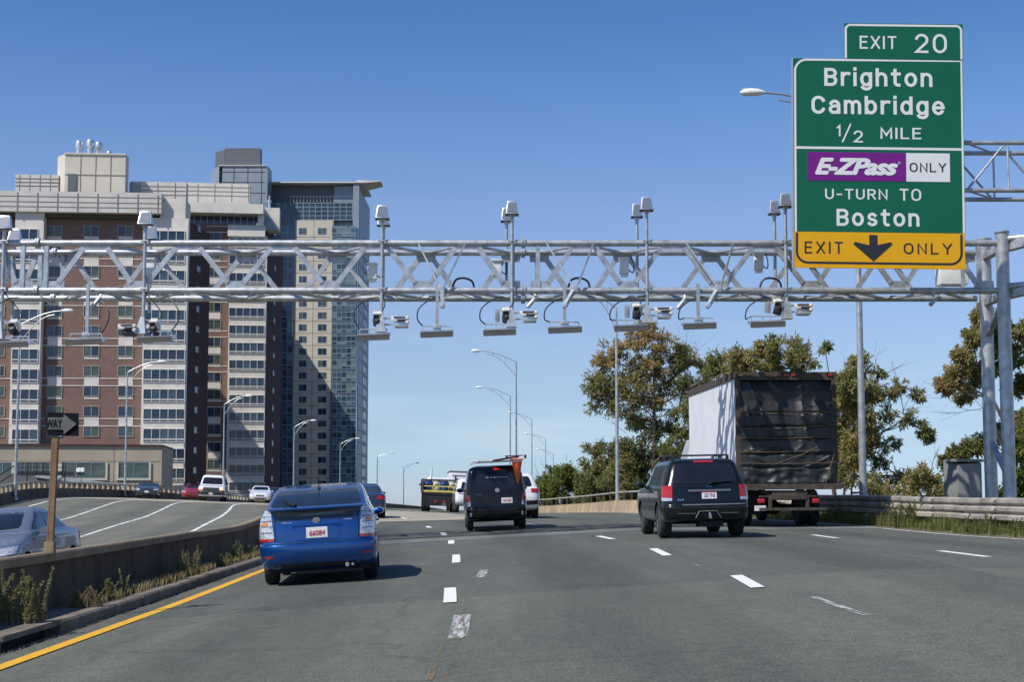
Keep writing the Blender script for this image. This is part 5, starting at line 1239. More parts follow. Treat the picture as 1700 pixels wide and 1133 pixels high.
for sg in (-1, 1):
    q = lambda c: c if sg > 0 else [(-c[1][0], c[1][1]), (-c[0][0], c[0][1]), (-c[3][0], c[3][1]), (-c[2][0], c[2][1])]
    t = panel(b, 'tail_light', 'r', q([(.72, .86), (1.02, .88), (1.0, 1.12), (.71, 1.12)]), 'red_lit' if sg < 0 else 'red_lens', suv, .014, 6, 4)
    panel(b, 'lens_clear', 'r', q([(.73, .80), (1.00, .80), (1.02, .875), (.72, .855)]), 'clear_lens', t, .013, 5, 2)
    for y0, y1, y2, y3, nm in ((-.05, .95, .62, -.05, 'front_side_window'), (-1.05, -.13, -.13, -1.0, 'rear_side_window'), (-1.95, -1.13, -1.08, -1.78, 'quarter_window')):
        panel(b, nm, 's', [(y0, 1.13), (y1, 1.13), (y2, 1.55), (y3, 1.55)], 'glass_dark', suv, .006, 5, 4, sg)
    panel(b, 'wheel_arch_trim', 's', [(-1.9, .52), (-1.84, .52), (-1.62, .82), (-1.70, .86)], 'black', suv, .01, 2, 3, sg)
    panel(b, 'side_cladding', 's', [(-.9, .42), (.98, .42), (.98, .56), (-.9, .56)], 'trim_grey', suv, .012, 8, 2, sg)
    panel(b, 'door_seam', 's', [(-.095, .45), (-.085, .45), (-.085, 1.12), (-.095, 1.12)], 'seam', suv, .002, 1, 4, sg)
    panel(b, 'door_handle', 's', [(-.42, .98), (-.22, .98), (-.22, 1.02), (-.42, 1.02)], 'paint_black', suv, .035, 3, 1, sg)
    panel(b, 'side_marker', 's', [(-1.90, .96), (-1.83, .96), (-1.83, 1.0), (-1.90, 1.0)], 'red_lens', suv, .01, 2, 1, sg)
    mb = MB(); mb.tube([(sg*.58, -1.75, 1.70), (sg*.60, -1.55, 1.765), (sg*.62, .1, 1.775), (sg*.60, .35, 1.71)], .018, 8)
    for y in (-1.6, -.7, .2): mb.box((sg*.6, y, 1.72), (.05, .1, .09))
    part('roof_rail', mb, M['black'], suv, True)
for y in (-1.3, -.35): mb = MB(); mb.bar((-.6, y, 1.775), (.6, y, 1.775), .05, .02); part('roof_crossbar', mb, M['black'], suv)
panel(b, 'chrome_strip', 'r', [(-.52, .68+.018), (.83, .70), (.83, .722), (-.52, .72)], 'trim_grey', suv, .012, 12, 1)
panel(b, 'bumper_step', 'r', [(-.62, .52), (-.24, .52), (-.24, .535), (-.62, .535)], 'trim_grey', suv, .006, 5, 1)
panel(b, 'bumper_step', 'r', [(.28, .52), (.68, .52), (.68, .535), (.28, .535)], 'trim_grey', suv, .006, 5, 1)
panel(b, 'hitch_recess', 'r', [(-.24, .41), (.26, .41), (.2, .55), (-.18, .55)], 'under', suv, .008, 4, 2)
mb = MB(); mb.tube([(-.25, -2.385, .43), (-.17, -2.385, .57), (.2, -2.385, .57), (.28, -2.385, .43)], .012, 6); part('hitch_frame', mb, M['trim_grey'], suv)
mb = MB(); mb.box((.04, -2.4, .45), (.06, .14, .06)); mb.lathe([(.025, 0), (.03, .03), (.025, .06), (.01, .075)], (.04, -2.44, .47), 12); part('tow_ball', mb, M['chrome'], suv, True)
panel(b, 'tailgate_bar', 'r', [(-.38, .985), (.52, .985), (.52, 1.025), (-.38, 1.025)], 'trim_grey', suv, .03, 10, 1)
panel(b, 'tailgate_seam', 'r', [(-.66, 1.11), (.66, 1.11), (.66, 1.12), (-.66, 1.12)], 'seam', suv, .003, 10, 1)
plate(b, suv, .06, .83, .31, .155, '223 TN2', 'plate_dark', off=.02)
panel(b, 'plate_band', 'r', [(-.095, .955), (.215, .955), (.215, .985), (-.095, .985)], 'plate_red', suv, .021, 4, 1)
badge_text(b, suv, 'Jeep', .0, .14, 1.07, 1.10); badge_text(b, suv, '4x4', -.62, -.48, .80, .84)
mb = MB(); mb.bar((.05, -2.29, 1.17), (.55, -2.24, 1.21), .03, .02); mb.bar((.05, -2.3, 1.15), (.22, -2.27, 1.2), .05, .03); part('wiper', mb, M['black'], suv)
mirror(suv, .90, .85, 1.15, 'paint_black', 1.15)
# seats seen through the tinted glass are modelled as pale head restraints right behind the pane
# ---- black small delivery van
K = [(.26,-2.0,2.0,.74),(.34,-2.27,2.2,.83),(.46,-2.34,2.30,.855),(.62,-2.345,2.33,.865),(.68,-2.30,2.33,.865),(.85,-2.29,2.2,.865),(.98,-2.28,1.75,.86),(1.1,-2.27,1.45,.85),(1.3,-2.25,1.15,.82),
     (1.5,-2.22,.9,.785),(1.66,-2.17,.7,.75),(1.76,-2.10,.55,.70),(1.81,-2.0,.4,.62),(1.835,-1.8,.2,.5)]
van = vehicle('delivery_van', 'black compact delivery van with roof rack and white rear-window lettering in the second lane', 'van', 826, 40.0, 4.7, yaw=-3.5)
b, bo = make_body(van, K, 'paint_vblack', .31, (-1.42, 1.35), m=6, n=26)
wheels(van, bo, .31, .19, -1.42, 1.35, .86)
mb = MB(); mb.box((0, 0, .33), (1.5, 4.0, .15)); part('underbody', mb, M['under'], van)
for sg, x0, x1 in ((-1, -.70, -.02), (1, .0, .70)):
    panel(b, 'rear_door', 'r', [(x0+.01 if sg > 0 else x0, .66), (x1 if sg > 0 else x1, .66), ((x1-.06) if sg > 0 else x1, 1.70), ((x0+.01) if sg > 0 else x0+.06, 1.70)], 'paint_vblack', van, .006, 8, 8)
panel(b, 'rear_window', 'r', [(-.62, 1.14), (-.05, 1.14), (-.05, 1.60), (-.56, 1.60)], 'glass_dark', van, .012, 8, 4, rnd_=.06)
panel(b, 'rear_window', 'r', [(.03, 1.14), (.62, 1.14), (.56, 1.60), (.03, 1.60)], 'glass_dark', van, .012, 8, 4, rnd_=.06)
badge_text(b, van, 'Manufacturing Services', -.26, .33, 1.47, 1.515, 'plate', off=.017)
badge_text(b, van, 'LSI-AB', .15, .46, 1.02, 1.09, 'utility_paint', off=.017)
panel(b, 'door_sticker', 'r', [(-.58, 1.01), (-.40, 1.01), (-.40, 1.045), (-.55, 1.045)], 'trim_grey', van, .017, 3, 1)
panel(b, 'brake_light', 'r', [(-.04, 1.70), (.15, 1.70), (.14, 1.765), (-.03, 1.765)], 'red_lens', van, .02, 4, 2)
mb = MB(); mb.lathe([(.06, -.01), (.06, .01), (.045, .01), (.045, -.01)], b.arc(1.13, .04)[0]+Vector((0, -.03, 0)), 20, rx); mb.box(b.arc(1.13, .04)[0]+Vector((0, -.035, 0)), (.11, .008, .025)); part('emblem', mb, M['chrome'], van)
plate(b, van, .30, .76, .31, .155, 'T93 5W0', 'plate_red', off=.022)
for sg in (-1, 1):
    q = lambda c: c if sg > 0 else [(-c[1][0], c[1][1]), (-c[0][0], c[0][1]), (-c[3][0], c[3][1]), (-c[2][0], c[2][1])]
    t = panel(b, 'tail_light', 'r', q([(.72, .83), (.90, .83), (.88, 1.02), (.73, 1.02)]), 'red_lens' if sg > 0 else 'red_lit', van, .016, 5, 3)
    panel(b, 'lens_clear', 'r', q([(.72, .70), (.90, .70), (.90, .825), (.72, .825)]), 'clear_lens', t, .015, 5, 2)
    panel(b, 'bumper_reflector', 'r', q([(.70, .42), (.76, .42), (.76, .52), (.70, .52)]), 'clear_lens', van, .008, 2, 2)
    for y0, y1, y2, y3 in ((-.0, 1.25, .82, 0), (-1.0, -.08, -.08, -1.0), (-2.05, -1.12, -1.12, -1.98)):
        panel(b, 'side_window', 's', [(y0, 1.12), (y1, 1.12), (y2, 1.60), (y3, 1.60)], 'glass_dark', van, .006, 5, 4, sg)
    mb = MB(); mb.tube([(sg*.62, -1.8, 1.93), (sg*.62, .3, 1.93)], .02, 8)
    for y in (-1.7, -.7, .2): mb.bar((sg*.62, y, 1.80), (sg*.62, y, 1.93), .03, .03)
    part('rack_rail', mb, M['white'], van, True)
for y in (-1.75, -1.2, -.6, 0, .25): mb = MB(); mb.bar((-.64, y, 1.95), (.64, y, 1.95), .04, .03); part('rack_crossbar', mb, M['alu'], van)
mirror(van, .86, 1.05, 1.15, 'paint_vblack', 1.2)
# ladder on the rack and two cones carried at its rear right corner
def child_world(root, v): return root.matrix_basis @ Vector(v)
lad = thing('ladder', 'white ladder with many rungs lying on the roof rack of the black delivery van', 'ladder', child_world(van, (-.25, -.7, 1.99)), van.rotation_euler)
for x in (-.2, .2): mb = MB(); mb.bar((x, -1.2, 0), (x, 1.2, 0), .03, .07); part('side_rail', mb, M['white'], lad)
for k in range(9): mb = MB(); mb.bar((-.2, -1.1+.27*k, .0), (.2, -1.1+.27*k, 0), .03, .03); part('rung', mb, M['white'], lad)
cr_ = thing('cone_carrier', 'dark red tray with black castors at the rear corner of the van roof', 'carrier', child_world(van, (.45, -2.0, 1.98)), van.rotation_euler)
M['maroon'] = mat('dark_red_tray', (.10, .02, .018), .6)
mb = MB(); mb.box((-.12, -.0, .03), (.75, .5, .05), Matrix.Rotation(R(-7), 3, 'Y')); mb.box((.12, -.05, .10), (.5, .4, .02)); part('tray', mb, M['maroon'], cr_)
for x in (-.1, .42): mb = MB(); mb.box((x, -.3, .06), (.06, .1, .1)); part('castor', mb, M['black'], cr_)
cn = thing('traffic_cone', 'orange traffic cone hanging upside down behind the right side of the black van', 'cone', child_world(van, (.62, -2.43, 1.97)), van.rotation_euler)
mb = MB(); mb.lathe([(.155, -.02), (.14, -.1), (.028, -.66), (.024, -.68)], (0, 0, 0), 20); part('cone_body', mb, M['orange'], cn, True)
mb = MB(); mb.box((0, 0, 0), (.36, .36, .035)); part('cone_base', mb, M['orange'], cn, bevel=.01)
mb = MB(); mb.lathe([(.157, -.025), (.147, -.07)], (0, 0, 0), 20); part('white_collar', mb, M['white'], cn, True)

# ---- semi trailer / box truck with a tarp over the open rear
trk = vehicle('box_truck', 'white box truck, open rear covered by a roped black tarp, right lane', 'truck', 1310, 37.3, 9.0, yaw=-3.2)
Z0, Z1, HW, LB = 1.13, 4.05, 1.28, 7.2; yr = -4.5
M['tarp'] = mat('black_tarpaulin', (.025, .026, .028), .45, 0, .3, 3, .12, 40, spec=.45)
M['rope'] = mat('ochre_rope', (.16, .115, .07), .9)
M['box_white'] = mat('white_box_panel', (.72, .73, .76), .45, 0, .06, 1.2)
M['rust'] = mat('rusty_frame', (.08, .064, .05), .85, .2, .4, 6, .3, 30)
mb = MB(); mb.box2((-HW, yr+.12, Z0), (HW, yr+LB, Z0+.1)); part('floor', mb, M['rust'], trk)
mb = MB(); mb.box2((-HW, yr+.12, Z1-.06), (HW, yr+LB, Z1)); part('roof', mb, M['rust'], trk)
for sg in (-1, 1):
    mb = MB(); rows = []
    for k in range(int(LB/.1)):
        y = yr+.14+k*.1; d = .012 if k % 3 == 0 else 0; rows += [[Vector((sg*(HW+d), y, Z0+.1)), Vector((sg*(HW+d), y, Z1-.14))]]
    mb.grid(rows); o = part('side_panel', mb, M['box_white'], trk); q = o.modifiers.new('thick', 'SOLIDIFY'); q.thickness = .02; q.offset = 0
    mb = MB(); mb.box2((sg*(HW+.02)-.03, yr+.1, Z1-.15), (sg*(HW+.02)+.03, yr+LB, Z1+.02)); part('top_rail', mb, M['rust'], trk)
    mb = MB(); mb.box2((sg*(HW+.02)-.03, yr+.1, Z0-.06), (sg*(HW+.02)+.03, yr+LB, Z0+.12)); part('bottom_rail', mb, M['rust'], trk)
    mb = MB(); mb.box2((sg*HW-.06, yr, Z0-.02), (sg*HW+.06, yr+.12, Z1)); part('corner_post', mb, M['rust'], trk)
mb = MB(); mb.box2((-HW, yr, Z1-.2), (HW, yr+.12, Z1+.01)); part('header', mb, M['rust'], trk)
for x, m_ in ((-1.2, 'amber'), (-.2, 'red_lens'), (.0, 'red_lens'), (.2, 'red_lens'), (1.18, 'red_lens')):
    mb = MB(); mb.box((x, yr-.01, Z1-.07), (.12, .04, .05)); part('marker_light', mb, M[m_], trk, bevel=.008)
mb = MB(); mb.box2((-HW+.05, yr+4, Z0+.1), (HW-.05, yr+4.1, Z1-.1)); part('bulkhead', mb, M['under'], trk)
def fold(x, z):
    v = .05*noise.noise(Vector((x*3.0, 1, z*.6)))+.022*noise.noise(Vector((x*7, 4, z*1.0)))
    v += .055*(1-abs(noise.noise(Vector((x*2.1+z*.8, 7, z*.45))))*2)**5 if z > 2.3 else .04*(1-min(1, abs(noise.noise(Vector((x*1.3-z, 9, z*2.6))))*2.2))**3
    for zz in (1.55, 1.9, 2.3, 2.62, 2.97): v -= .045*math.exp(-((z-zz-.015*math.sin(x*5+zz))/.035)**2)
    v += .04*math.exp(-((z-1.3)/.18)**2)*noise.noise(Vector((x*4, 2, z*6)))*2
    return v
mb = MB(); nx_, nz_ = 120, 130; rows = []
for j in range(nz_+1):
    z = Z0+.02+(Z1-.24-Z0)*j/nz_; top = max(0, (z-3.55)/.4); r = []
    for i in range(nx_+1):
        x = -HW+.04+(2*HW-.06)*i/nx_; ee = min(1, (1-abs(x/HW))*6)
        sag = .16*top*(1+.5*noise.noise(Vector((x*2, 3, 0))))
        r.append(Vector((x, yr-.03-ee*(.03+fold(x, z))+sag+.10*(1 if z > 3.3 else max(0, (z-3.0)/.3)), z)))
    rows.append(r)
mb.grid(rows); part('tarp', mb, M['tarp'], trk, True)
for z, dz, e in ((2.97, -.03, .02), (2.63, .07, .03), (2.31, -.02, .05), (2.02, .06, .0), (1.50, -.17, .18)):
    mb = MB(); pts = []
    for i in range(25):
        x = -HW+2*HW*i/24; zz = z-dz+(e+dz)*i/24-.03*math.sin(math.pi*i/24); pts.append((x, yr-.075-max(0, fold(x, zz))*min(1, (1-abs(x/HW))*6), zz))
    mb.tube(pts, .0095, 6); part('rope', mb, M['rope'], trk, True)
mb = MB(); mb.tube([(-.4, yr-.09, 1.62), (.4, yr-.09, 1.9), (1.2, yr-.06, 2.3)], .01, 6); mb.tube([(.98, yr-.09, 1.15), (1.22, yr-.1, 1.9)], .012, 6); part('rope', mb, M['rope'], trk, True)
mb = MB(); mb.box2((-HW-.02, yr-.10, Z0-.16), (HW+.12, yr+.14, Z0)); part('rear_sill', mb, M['rust'], trk)
mb = MB(); mb.box2((-.45, yr-.06, Z0-.42), (.5, yr+.02, Z0-.18)); part('dock_plate', mb, M['rust'], trk, bevel=.02)
mb = MB(); mb.box2((-.78, yr-.05, .43), (1.0, yr+.05, .50)); part('under_bar', mb, M['rust'], trk)
for x in (-.48, .5): mb = MB(); mb.box2((x-.04, yr-.04, .5), (x+.04, yr+.06, Z0-.3)); part('under_bar_post', mb, M['rust'], trk)
mb = MB(); mb.bar((-.78, yr, .80), (.9, yr, .80), .05, .04); mb.bar((-.7, yr, Z0-.2), (-.45, yr, .82), .03, .03); mb.bar((.75, yr, Z0-.2), (.5, yr, .82), .03, .03); part('crossbar', mb, M['rust'], trk)
mb = MB(); mb.box2((-.9, yr-.03, .42), (-.60, yr-.01, .56)); part('licence_plate', mb, M['plate'], trk)
for x in (-.72, .72): mb = MB(); mb.box2((x-.09, yr-.03, .62), (x+.09, yr+.02, .74)); part('tail_light', mb, M['red_lens'], trk, bevel=.01)
for x in (-.4, .4): mb = MB(); mb.box2((x-.05, yr+.1, .72), (x+.05, yr+8.6, .95)); part('chassis_rail', mb, M['under'], trk)
mb = MB(); mb.box2((-HW+.02, yr+.2, Z0-.12), (HW-.02, yr+LB-.1, Z0-.02)); part('cross_members', mb, M['under'], trk)
wheels(trk, None, .49, .26, -2.7, 3.3, 1.22, 'trim_grey', dual=True)
mb = MB(); mb.tube([(-1.1, -2.7, .49), (1.1, -2.7, .49)], .09, 10); mb.lathe([(.1, -.2), (.2, -.1), (.2, .1), (.1, .2)], (0, -2.7, .49), 14, Matrix.Rotation(R(90), 3, 'Y')); part('axle', mb, M['under'], trk, True)
for sg in (-1, 1): mb = MB(); mb.box2((sg*.72-.28, -3.35, .3), (sg*.72+.28, -3.33, .95)); part('mud_flap', mb, M['under'], trk)
Kc = [(.5, 3.9, 6.0, 1.1), (1.0, 3.9, 6.2, 1.15), (1.5, 3.9, 6.15, 1.15), (2.2, 3.95, 5.7, 1.05), (2.6, 4.0, 5.4, .95)]
cb_ = Body(Kc, 6, 10); part('cab', cb_.mesh_mb(), M['car_white'], trk, True)

# ---- slate blue sedan beyond the hatchback
def sedan(root, paint, glassm='glass_mid', W_=.89, L=4.6, H=1.45, rear_red=True):
    h = L/2; K = [(.22,-h+.3,h-.3,W_*.85),(.30,-h+.08,h-.08,W_*.94),(.48,-h,h,W_*.99),(.62,-h+.01,h-.02,W_),(.66,-h+.05,h-.06,W_),(.80,-h+.08,h-.3,W_*.985),(.92,-h+.12,h-.85,W_*.97),
        (1.00,-h+.22,h-1.15,W_*.94),(1.03,-h+.62,h-1.30,W_*.92),(1.10,-h+.85,h-1.45,W_*.87),(1.25,-h+1.15,h-1.80,W_*.80),(H-.08,-h+1.5,h-2.1,W_*.72),(H-.02,-h+1.75,h-2.3,W_*.64),(H,-h+2.0,h-2.5,W_*.5)]
    b, bo = make_body(root, K, paint, .33, (-h+.95, h-.92)); wheels(root, bo, .33, .21, -h+.95, h-.92, W_-.005)
    mb = MB(); mb.box((0, 0, .27), (W_*1.7, L*.86, .14)); part('underbody', mb, M['under'], root)
    g0 = 1.075
    panel(b, 'rear_window', 'r', [(-.60, g0), (.60, g0), (.52, H-.09), (-.52, H-.09)], glassm, root, .006, 12, 6, rnd_=.05)
    panel(b, 'windshield', 'f', [(-.64, g0), (.64, g0), (.53, H-.09), (-.53, H-.09)], glassm, root, .006, 12, 6, rnd_=.05)
    for sg in (-1, 1):
        q = lambda c: c if sg > 0 else [(-c[1][0], c[1][1]), (-c[0][0], c[0][1]), (-c[3][0], c[3][1]), (-c[2][0], c[2][1])]
        panel(b, 'tail_light', 'r', q([(.48, .78), (1.02, .80), (.98, .95), (.52, .93)]), 'red_lit', root, .012, 8, 2)
        panel(b, 'headlight', 'f', q([(.50, .66), (.98, .70), (.96, .82), (.55, .77)]), 'clear_lens', root, .012, 6, 2)
        panel(b, 'front_side_window', 's', [(-.05, 1.05), (h-1.5, 1.05), (h-2.1, H-.10), (-.05, H-.10)], glassm, root, .006, 6, 4, sg)
        panel(b, 'rear_side_window', 's', [(-h+1.05, 1.06), (-.12, 1.05), (-.12, H-.10), (-h+1.6, H-.12)], glassm, root, .006, 6, 4, sg)
        panel(b, 'door_seam', 's', [(-.09, .3), (-.08, .3), (-.08, 1.04), (-.09, 1.04)], 'seam', root, .002, 1, 4, sg)
        for y in (-.4, .75): panel(b, 'door_handle', 's', [(y, .88), (y+.16, .88), (y+.16, .91), (y, .91)], paint, root, .03, 2, 1, sg)
    panel(b, 'grille', 'f', [(-.34, .52), (.34, .52), (.38, .68), (-.38, .68)], 'black', root, .01, 6, 2, rnd_=.1)
    panel(b, 'lower_grille', 'f', [(-.5, .30), (.5, .30), (.5, .40), (-.5, .40)], 'black', root, .008, 6, 1)
    mirror(root, W_*.96, h-1.75, 1.03, paint)
    return b
sd = vehicle('sedan', 'slate blue sedan with red tail lamps half hidden behind the blue hatchback', 'car', 606, 58.5, 4.75, yaw=0)
b = sedan(sd, 'paint_navy', L=4.75); plate(b, sd, -.0, .76, .31, .15, '31F', 'plate_red'); badge_text(b, sd, 'Z7', -.6, -.45, .9, .93)
mb = MB(); mb.box((0, -2.2, .33), (1.2, .3, .14)); part('valance', mb, M['under'], sd)

# ---- opposite carriageway
sv = vehicle('sedan', 'silver blue sedan coming towards the viewer behind the median wall, cut by the left edge', 'car', -78, 21.5, 4.5, -1)
b = sedan(sv, 'paint_silver', 'glass_dark', L=4.5, H=1.43)
for sg in (-1, 1):
    mb = MB(); mb.bar((sg*.15, 1.02, 1.06), (sg*.15-.5, .98, 1.085), .025, .02); part('wiper', mb, M['black'], sv)
g1 = vehicle('coupe', 'dark grey coupe in the far left lane of the opposite carriageway', 'car', 241, 112, 4.3, -1, yaw=9)
b = sedan(g1, 'paint_grey', 'glass_mid', L=4.3, H=1.28, W_=.9); plate(b, g1, 0, .45, .3, .15, '', 'plate_dark', 'f')
r1 = vehicle('hatchback', 'red car mostly hidden left of the white passenger van', 'car', 316, 122, 4.1, -1, yaw=6)
b = sedan(r1, 'paint_red', 'glass_dark', L=4.1, H=1.5, W_=.85)
w1 = vehicle('sedan', 'white sedan with dark grille coming down the opposite carriageway', 'car', 430, 118, 4.7, -1, yaw=7)
b = sedan(w1, 'car_white', 'glass_dark', L=4.7, H=1.45)
n1 = vehicle('sedan', 'dark car right behind the white sedan, nearly hidden by the blue hatchback', 'car', 454, 124, 4.6, -1, yaw=6)
b = sedan(n1, 'paint_grey', 'glass_dark', L=4.6)
K = [(.34,-2.6,2.5,.85),(.42,-2.75,2.8,.95),(.60,-2.8,2.86,.98),(.70,-2.8,2.86,.99),(.74,-2.78,2.82,.99),(.95,-2.78,2.78,1.0),(1.12,-2.78,2.6,.99),(1.22,-2.77,2.0,.97),(1.30,-2.76,1.75,.95),(1.55,-2.74,1.45,.90),(1.85,-2.7,1.1,.84),(1.98,-2.65,.95,.78),(2.05,-2.5,.8,.66)]
pv = vehicle('passenger_van', 'white passenger van with lit headlamps and black bumper on the opposite carriageway', 'van', 348, 110, 5.6, -1, yaw=6)
b, bo = make_body(pv, K, 'car_white', .37, (-1.7, 1.75), m=6, n=22); wheels(pv, bo, .37, .25, -1.7, 1.75, .98, 'trim_grey')
mb = MB(); mb.box((0, 0, .42), (1.7, 4.9, .2)); part('underbody', mb, M['under'], pv)
panel(b, 'windshield', 'f', [(-.80, 1.32), (.80, 1.32), (.70, 1.86), (-.70, 1.86)], 'glass_dark', pv, .008, 10, 6, rnd_=.05)
panel(b, 'grille', 'f', [(-.62, .80), (.62, .80), (.62, 1.06), (-.62, 1.06)], 'black', pv, .012, 8, 3)
panel(b, 'front_bumper', 'f', [(-1.08, .38), (1.08, .38), (1.08, .78), (-1.08, .78)], 'black', pv, .03, 12, 3)
plate(b, pv, 0, .50, .3, .16, '', 'plate_dark', 'f', off=.04)
for sg in (-1, 1):
    q = lambda c: c if sg > 0 else [(-c[1][0], c[1][1]), (-c[0][0], c[0][1]), (-c[3][0], c[3][1]), (-c[2][0], c[2][1])]
    panel(b, 'headlight', 'f', q([(.64, .90), (.92, .90), (.92, 1.06), (.64, 1.06)]), 'headlamp_lit', pv, .016, 4, 2)
    panel(b, 'turn_signal', 'f', q([(.64, .78), (1.0, .78), (1.0, .895), (.64, .895)]), 'amber', pv, .016, 5, 1)
    panel(b, 'side_window', 's', [(.2, 1.32), (1.5, 1.32), (1.05, 1.80), (.2, 1.80)], 'glass_dark', pv, .006, 5, 3, sg)
    for y in (-2.4, -1.1): panel(b, 'side_window', 's', [(y, 1.36), (y+1.15, 1.36), (y+1.15, 1.78), (y, 1.78)], 'glass_dark', pv, .006, 4, 2, sg)
mirror(pv, 1.0, 1.4, 1.40, 'black', 1.3)

# ---- flatbed truck with drums, ahead
ft = vehicle('flatbed_truck', 'black flatbed work truck carrying drums seen from behind, far ahead', 'truck', 729, 90, 7.0, yaw=-5)
yr = -3.4; M['yellow_rail'] = mat('yellow_painted_rail', (.62, .50, .10), .6); M['truck_dark'] = mat('dark_truck_body', (.022, .024, .026), .5)
mb = MB(); mb.box2((-1.2, yr, 1.12), (1.2, yr+4.6, 1.24)); part('bed', mb, M['truck_dark'], ft)
mb = MB(); mb.box2((-1.2, yr-.02, 1.24), (1.2, yr+.06, 1.36)); mb.box2((-1.15, yr, 1.58), (1.15, yr+.05, 1.65)); mb.bar((-.5, yr, 1.36), (-.5, yr, 1.6), .05, .05); mb.bar((.55, yr, 1.36), (.55, yr, 1.6), .05, .05); part('tail_rail', mb, M['yellow_rail'], ft)
for sg in (-1, 1):
    mb = MB(); mb.box2((sg*1.2-.03, yr, 1.24), (sg*1.2+.03, yr+4.6, 2.02)); part('side_wall', mb, M['truck_dark'], ft)
    mb = MB(); mb.box2((sg*1.12-.06, yr-.04, 1.2), (sg*1.12+.06, yr+.05, 2.05)); part('corner_post', mb, M['rust'], ft)
mb = MB(); mb.box2((-1.2, yr-.03, 1.98), (1.2, yr+.04, 2.06)); part('top_rail', mb, M['rust'], ft)
mb = MB(); mb.box2((-1.15, yr+1.2, 1.24), (1.15, yr+1.3, 1.9)); part('bulkhead', mb, M['truck_dark'], ft)
mb = MB(); mb.hexa([(-1.2, yr, 1.1), (1.2, yr, 1.1), (1.2, yr+3, 1.1), (-1.2, yr+3, 1.1)][:0]+[(-.62, yr+.1, .38), (.62, yr+.1, .38), (.62, yr+.5, .38), (-.62, yr+.5, .38), (-1.15, yr+.05, 1.12), (1.15, yr+.05, 1.12), (1.15, yr+.6, 1.12), (-1.15, yr+.6, 1.12)]); part('rear_apron', mb, M['truck_dark'], ft)
for x in (-.25, .28): mb = MB(); mb.lathe([(.085, -.02), (.085, .02)], (x, yr+.06, .66), 14, rx); part('tail_light', mb, M['red_lens'], ft)
mb = MB(); mb.box2((.14, yr+.02, .42), (.42, yr+.05, .56)); part('licence_plate', mb, M['trim_grey'], ft)
wheels(ft, None, .45, .25, -1.9, 2.2, 1.2, 'trim_grey', dual=True)
for sg in (-1, 1): mb = MB(); mb.box2((sg*.92-.26, -2.7, .32), (sg*.92+.26, -2.66, 1.1)); part('mud_flap', mb, M['under'], ft)
Kc = [(.6, 1.4, 3.3, 1.0), (1.0, 1.4, 3.5, 1.12), (1.6, 1.4, 3.3, 1.12), (2.1, 1.45, 2.9, 1.0), (2.25, 1.5, 2.7, .9)]
part('cab', Body(Kc, 6, 10).mesh_mb(), M['car_white'], ft, True); mirror(ft, 1.22, 2.3, 1.75, 'black', 1.6)
mb = MB(); mb.tube([(-.62, yr+1.2, 1.9), (-.62, yr+1.2, 2.75)], .06, 8); part('exhaust_stack', mb, M['white'], ft, True)
mb = MB(); mb.tube([(.95, yr+1, 1.9), (.95, yr+1, 2.3)], .06, 8); part('stake', mb, M['truck_dark'], ft, True)
M['drum_blue'] = mat('blue_drum', (.02, .07, .24), .45); M['drum_cream'] = mat('cream_drum', (.5, .48, .38), .5)
for x, m_, lb_ in ((-.78, 'drum_blue', 'left blue drum on the flatbed truck'), (-.22, 'drum_cream', 'pale drum between the two blue drums on the flatbed truck'), (.22, 'drum_blue', 'right blue drum on the flatbed truck'), (.80, 'drum_cream', 'pale drum at the right end of the flatbed truck')):
    dr = thing('drum', lb_, 'drum', child_world(ft, (x, yr+.45, 1.25)), ft.rotation_euler); r_ = .27
    mb = MB(); mb.lathe([(r_, 0), (r_, .22), (r_+.012, .24), (r_, .26), (r_, .46), (r_+.012, .48), (r_, .5), (r_, .70), (r_-.02, .72)], (0, 0, 0), 20); part('barrel', mb, M[m_], dr, True)
    mb = MB(); mb.lathe([(r_+.01, .70), (r_+.012, .73), (r_-.02, .735)], (0, 0, 0), 20); part('rim', mb, M['trim_grey'], dr, True)

# ---- white vehicles beyond the black van
wv = vehicle('pickup', 'white pickup with dark window mostly hidden left of the black van', 'truck', 783, 84, 5.4, yaw=-5)
K = [(.45,-2.5,2.5,.9),(.6,-2.65,2.65,.98),(.8,-2.68,2.65,1.0),(1.1,-2.65,2.5,1.0),(1.25,-2.6,1.6,.97),(1.6,-2.5,1.3,.9),(1.9,-2.4,1.1,.85),(2.0,-2.2,.9,.7)]
b, bo = make_body(wv, K, 'car_white', .38, (-1.6, 1.7), m=6, n=22); wheels(wv, bo, .38, .25, -1.6, 1.7, .98)
panel(b, 'rear_window', 'r', [(-.7, 1.28), (.7, 1.28), (.6, 1.8), (-.6, 1.8)], 'glass_dark', wv, .01, 8, 3)
panel(b, 'stripe', 'r', [(-.95, 1.08), (.95, 1.08), (.95, 1.13), (-.95, 1.13)], 'red_lens', wv, .012, 10, 1)
for sg in (-1, 1): panel(b, 'side_window', 's', [(-1.5, 1.28), (1.3, 1.28), (.9, 1.8), (-1.4, 1.8)], 'glass_dark', wv, .006, 6, 3, sg)
mb = MB(); mb.box((0, 0, .5), (1.6, 4.6, .2)); part('underbody', mb, M['under'], wv); mirror(wv, 1.0, .9, 1.4, 'black', 1.6)
wb_ = vehicle('box_truck', 'white box truck body with dark lettering seen over the pickup far ahead', 'truck', 772, 101, 6.5)
mb = MB(); mb.box2((-1.15, -3.2, .9), (1.15, 1.6, 2.85)); part('box', mb, M['box_white'], wb_, bevel=.03)
mb = MB(); mb.box2((-1.17, -3.22, 2.78), (1.17, 1.6, 2.87)); part('roof_edge', mb, M['trim_grey'], wb_)
for z in (2.0, 2.25, 2.5): mb = MB(); mb.box2((-1.0, -3.215, z), (1.0, -3.203, z+.07)); part('door_rib', mb, M['trim_grey'], wb_)
